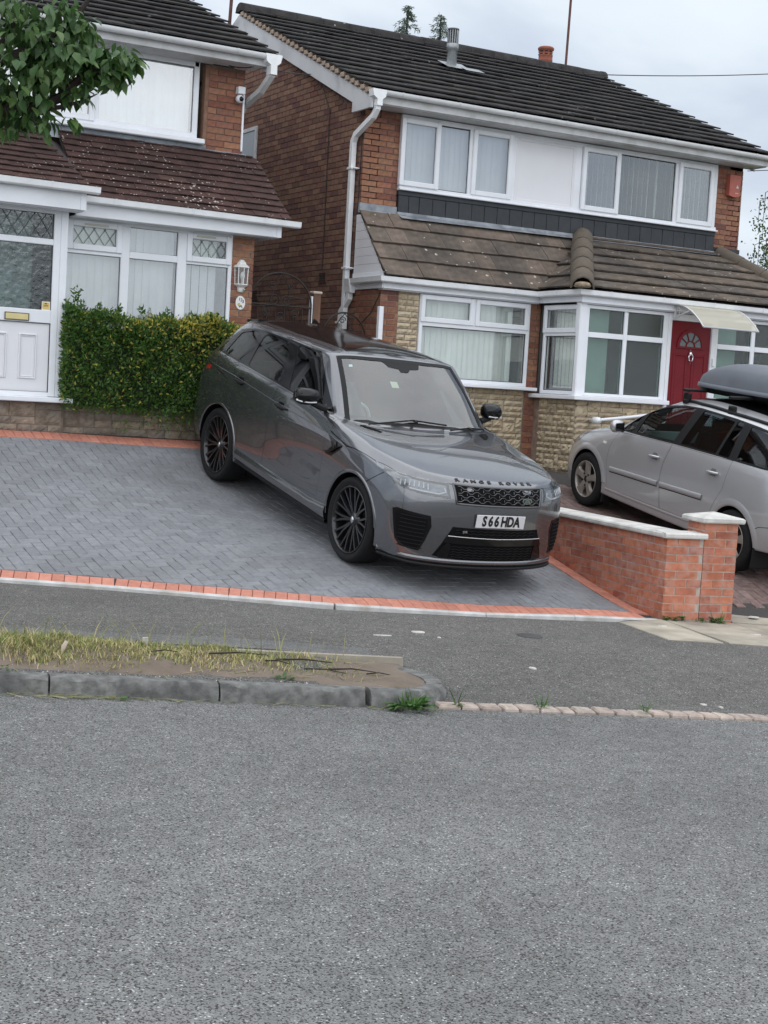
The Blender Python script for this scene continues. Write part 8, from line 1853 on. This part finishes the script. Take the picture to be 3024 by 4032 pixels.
fp = empty('fence_post', (8.35,17.1,1.2), 'capped wooden gate post in the side passage behind the SUV', 'post'); mb = MB(); mb.box(8.30,8.40,17.05,17.15,1.1,2.93,b=.004); chw(mb,'post',WOOD,fp); mb = MB(); mb.box(8.285,8.415,17.035,17.165,2.93,2.965,b=.01); chw(mb,'post_cap',mat('post_cap', (.5,.42,.36), .8),fp); mb = MB(); mb.box(8.272,8.298,17.06,17.12,1.1,2.90,b=.003); chw(mb,'white_batten',UPVC,fp)
wp = MB(); wp.box(9.055,9.118,16.70,16.76,1.2,2.83,b=.004); tag(wp.build('plastic_post', UPVC), 'short white plastic post against the extension corner', 'post')
# side window of the right house, small piece between the houses
ws_ = empty('window', parent=RH); mb = MB(Matrix(((0,1,0,9.10),(-1,0,0,0),(0,0,1,0),(0,0,0,1)))); frame4(mb, -21.9, -20.92, 5.0, 5.60, .06, -.015, .05, .005); mb.build('frame', UPVCD, ws_); mb = MB(Matrix(((0,1,0,9.10),(-1,0,0,0),(0,0,1,0),(0,0,0,1)))); mb.box(-21.84, -20.98, 0, .01, 5.06, 5.54); mb.build('pane', mat('grey_pane', (.22,.25,.28), .15, spec=.8), ws_)
# ---- roof furniture
GALV = mat('galvanised', (.36,.38,.39), .4, .6, noise=.25, nscale=8)
fle = empty('roof_flue', (11.58,19.55,6.5), 'grey metal gas flue rising from the right house roof', 'flue'); mb = MB(); mb.lathe([(.075,-.25),(.075,.30),(.088,.305),(.09,.40),(.082,.405)], 18, (11.58,19.55,6.55)); chw(mb,'pipe',GALV,fle)
for k in range(14): a = 2*math.pi*k/14; mb = MB(); mb.tube([(11.58+.078*math.cos(a),19.55+.078*math.sin(a),6.95),(11.58+.078*math.cos(a),19.55+.078*math.sin(a),7.15)], .009, 4); chw(mb,'cowl_bar',GALV,fle)
mb = MB(); mb.lathe([(.06,6.95),(.06,7.15),(.088,7.15),(.085,7.175),(0,7.18)], 16, (11.58,19.55,0)); chw(mb,'cowl',mat('flue_dark', (.12,.12,.13), .5, .5),fle); mb = MB(); sd = Vector((0,.924,.382)); nd = Vector((0,-.382,.924)); c = Vector((11.58,19.5,6.61)); e = Vector((1,0,0)); P4 = [c+e*a*.2+sd*b*.2+nd*.03 for a, b in ((-1,-1),(1,-1),(1.2,1),(-.9,1))]; mb.add(P4, [(0,1,2,3)]); P4 = [c+e*a*.16+sd*b*.1+nd*.04+e*.22-sd*.2 for a, b in ((-1,-1),(1,-1),(1,1),(-1,1))]; mb.add(P4, [(0,1,2,3)]); chw(mb,'flue_flashing',GALV,fle)
TC = mat('terracotta', (.30,.10,.065), .85, noise=.2, nscale=10); cp = empty('chimney_pot', (14.65,21.62,7.4), 'terracotta chimney pot on the ridge of the right house', 'chimney pot'); mb = MB(); mb.lathe([(.125,-.2),(.12,.05),(.125,.06),(.12,.07),(.118,.13),(.125,.14),(.115,.15),(.112,.22),(.135,.235),(.14,.265),(.12,.285),(.09,.285),(.09,.1)], 22, (14.65,21.62,7.46)); chw(mb,'pot',TC,cp)
for k in range(9):
    for z in (7.62, 7.665): a = 2*math.pi*k/9; mb = MB(); c = Vector((14.65+.118*math.cos(a),21.62+.118*math.sin(a),z)); t_ = Vector((-math.sin(a),math.cos(a),0))*.028; n_ = Vector((math.cos(a),math.sin(a),0))*.006; mb.add([c-t_+n_-Vector((0,0,.008)), c+t_+n_-Vector((0,0,.008)), c+t_+n_+Vector((0,0,.008)), c-t_+n_+Vector((0,0,.008))], [(0,1,2,3)]); chw(mb,'slot',DARK,cp)
RUST = mat('rusty_mast', (.12,.045,.035), .7, noise=.3, nscale=8)
am = empty('aerial_mast', (15.27,21.9,7.2), 'thin rust-coloured aerial mast behind the right house ridge', 'mast'); mb = MB(); mb.tube([(15.26,21.9,6.9),(15.32,21.9,10.5)], .022, 8); chw(mb,'pole',RUST,am)
am2 = empty('aerial_mast', (9.0,21.3,6.6), 'rust-coloured aerial mast bracketed to the gable apex between the houses', 'mast'); mb = MB(); mb.tube([(8.90,21.75,6.75),(9.02,21.75,10.2)], .026, 8); chw(mb,'pole',RUST,am2); mb = MB(); mb.box(8.88,8.99,21.70,21.80,6.85,6.89); mb.box(8.88,8.99,21.70,21.80,7.1,7.14); chw(mb,'bracket',RRK,am2)
# ---- cables
CB = mat('black_cable', (.015,.015,.016), .6)
def cable(pts, rad, lab, nm='cable', sag=0.):
    P = [Vector(p) for p in pts]; Q = []
    for a, b in zip(P, P[1:]):
        for k in range(12): t = k/12; Q.append(a.lerp(b, t)-Vector((0,0,sag*4*t*(1-t))))
    Q.append(P[-1]); mb = MB(); mb.tube(Q, rad, 5); tag(mb.build(nm, CB), lab, 'cable')
cable([(14.349,20.045,7.01),(19.04,20.96,7.86),(30,23.2,9.9)], .008, 'telephone wire crossing the sky right of the roof', sag=.03)
cable([(6.8,16.55,5.43),(7.2,16.55,5.50),(8.97,18.9,6.02)], .007, 'thin black cable strung between the two houses below the eaves', sag=.03)
cable([(8.97,18.9,6.35),(9.095,18.5,5.49),(9.10,18.48,3.4),(9.10,18.36,3.3)], .006, 'thin cable running down the gable wall to an air brick')
cable([(9.105,17.32+.2,5.2),(9.105,17.55,4.2),(9.10,17.6,2.9)], .006, 'black cable beside the long downpipe on the gable'); cable([(9.1,16.78,3.02),(9.095,17.0,2.75),(9.09,17.3,2.6)], .006, 'loose cable on the brick side of the extension')
cable([(15.55,17.4,5.36),(22,16.2,6.2)], .006, 'thin wire leaving the right-hand eaves corner')
# ---- sticker on the porch glass
sk_ = empty('porch_sticker', (4.545,15.79,2.46), 'small yellow CCTV notice stuck inside the porch glass', 'sticker'); mb = MB(); mb.box(4.50,4.59,15.812,15.814,2.415,2.505); chw(mb,'sheet',mat('sticker_white', (.75,.75,.73), .5),sk_); mb = MB(); mb.box(4.508,4.582,15.810,15.8115,2.425,2.497); chw(mb,'panel',mat('sticker_yellow', (.70,.50,.16), .5),sk_)
me = text_mesh('CCTV', .02, .0004, .0006); me.materials.append(mat('plaque_ink')); o = ob('lettering', me, sk_); o.matrix_local = Matrix.Translation((0,.0185,-.0))@RT
mb = MB(); mb.box(4.53,4.556,15.8085,15.8095,2.478,2.488); chw(mb,'camera_symbol',mat('plaque_ink'),sk_)
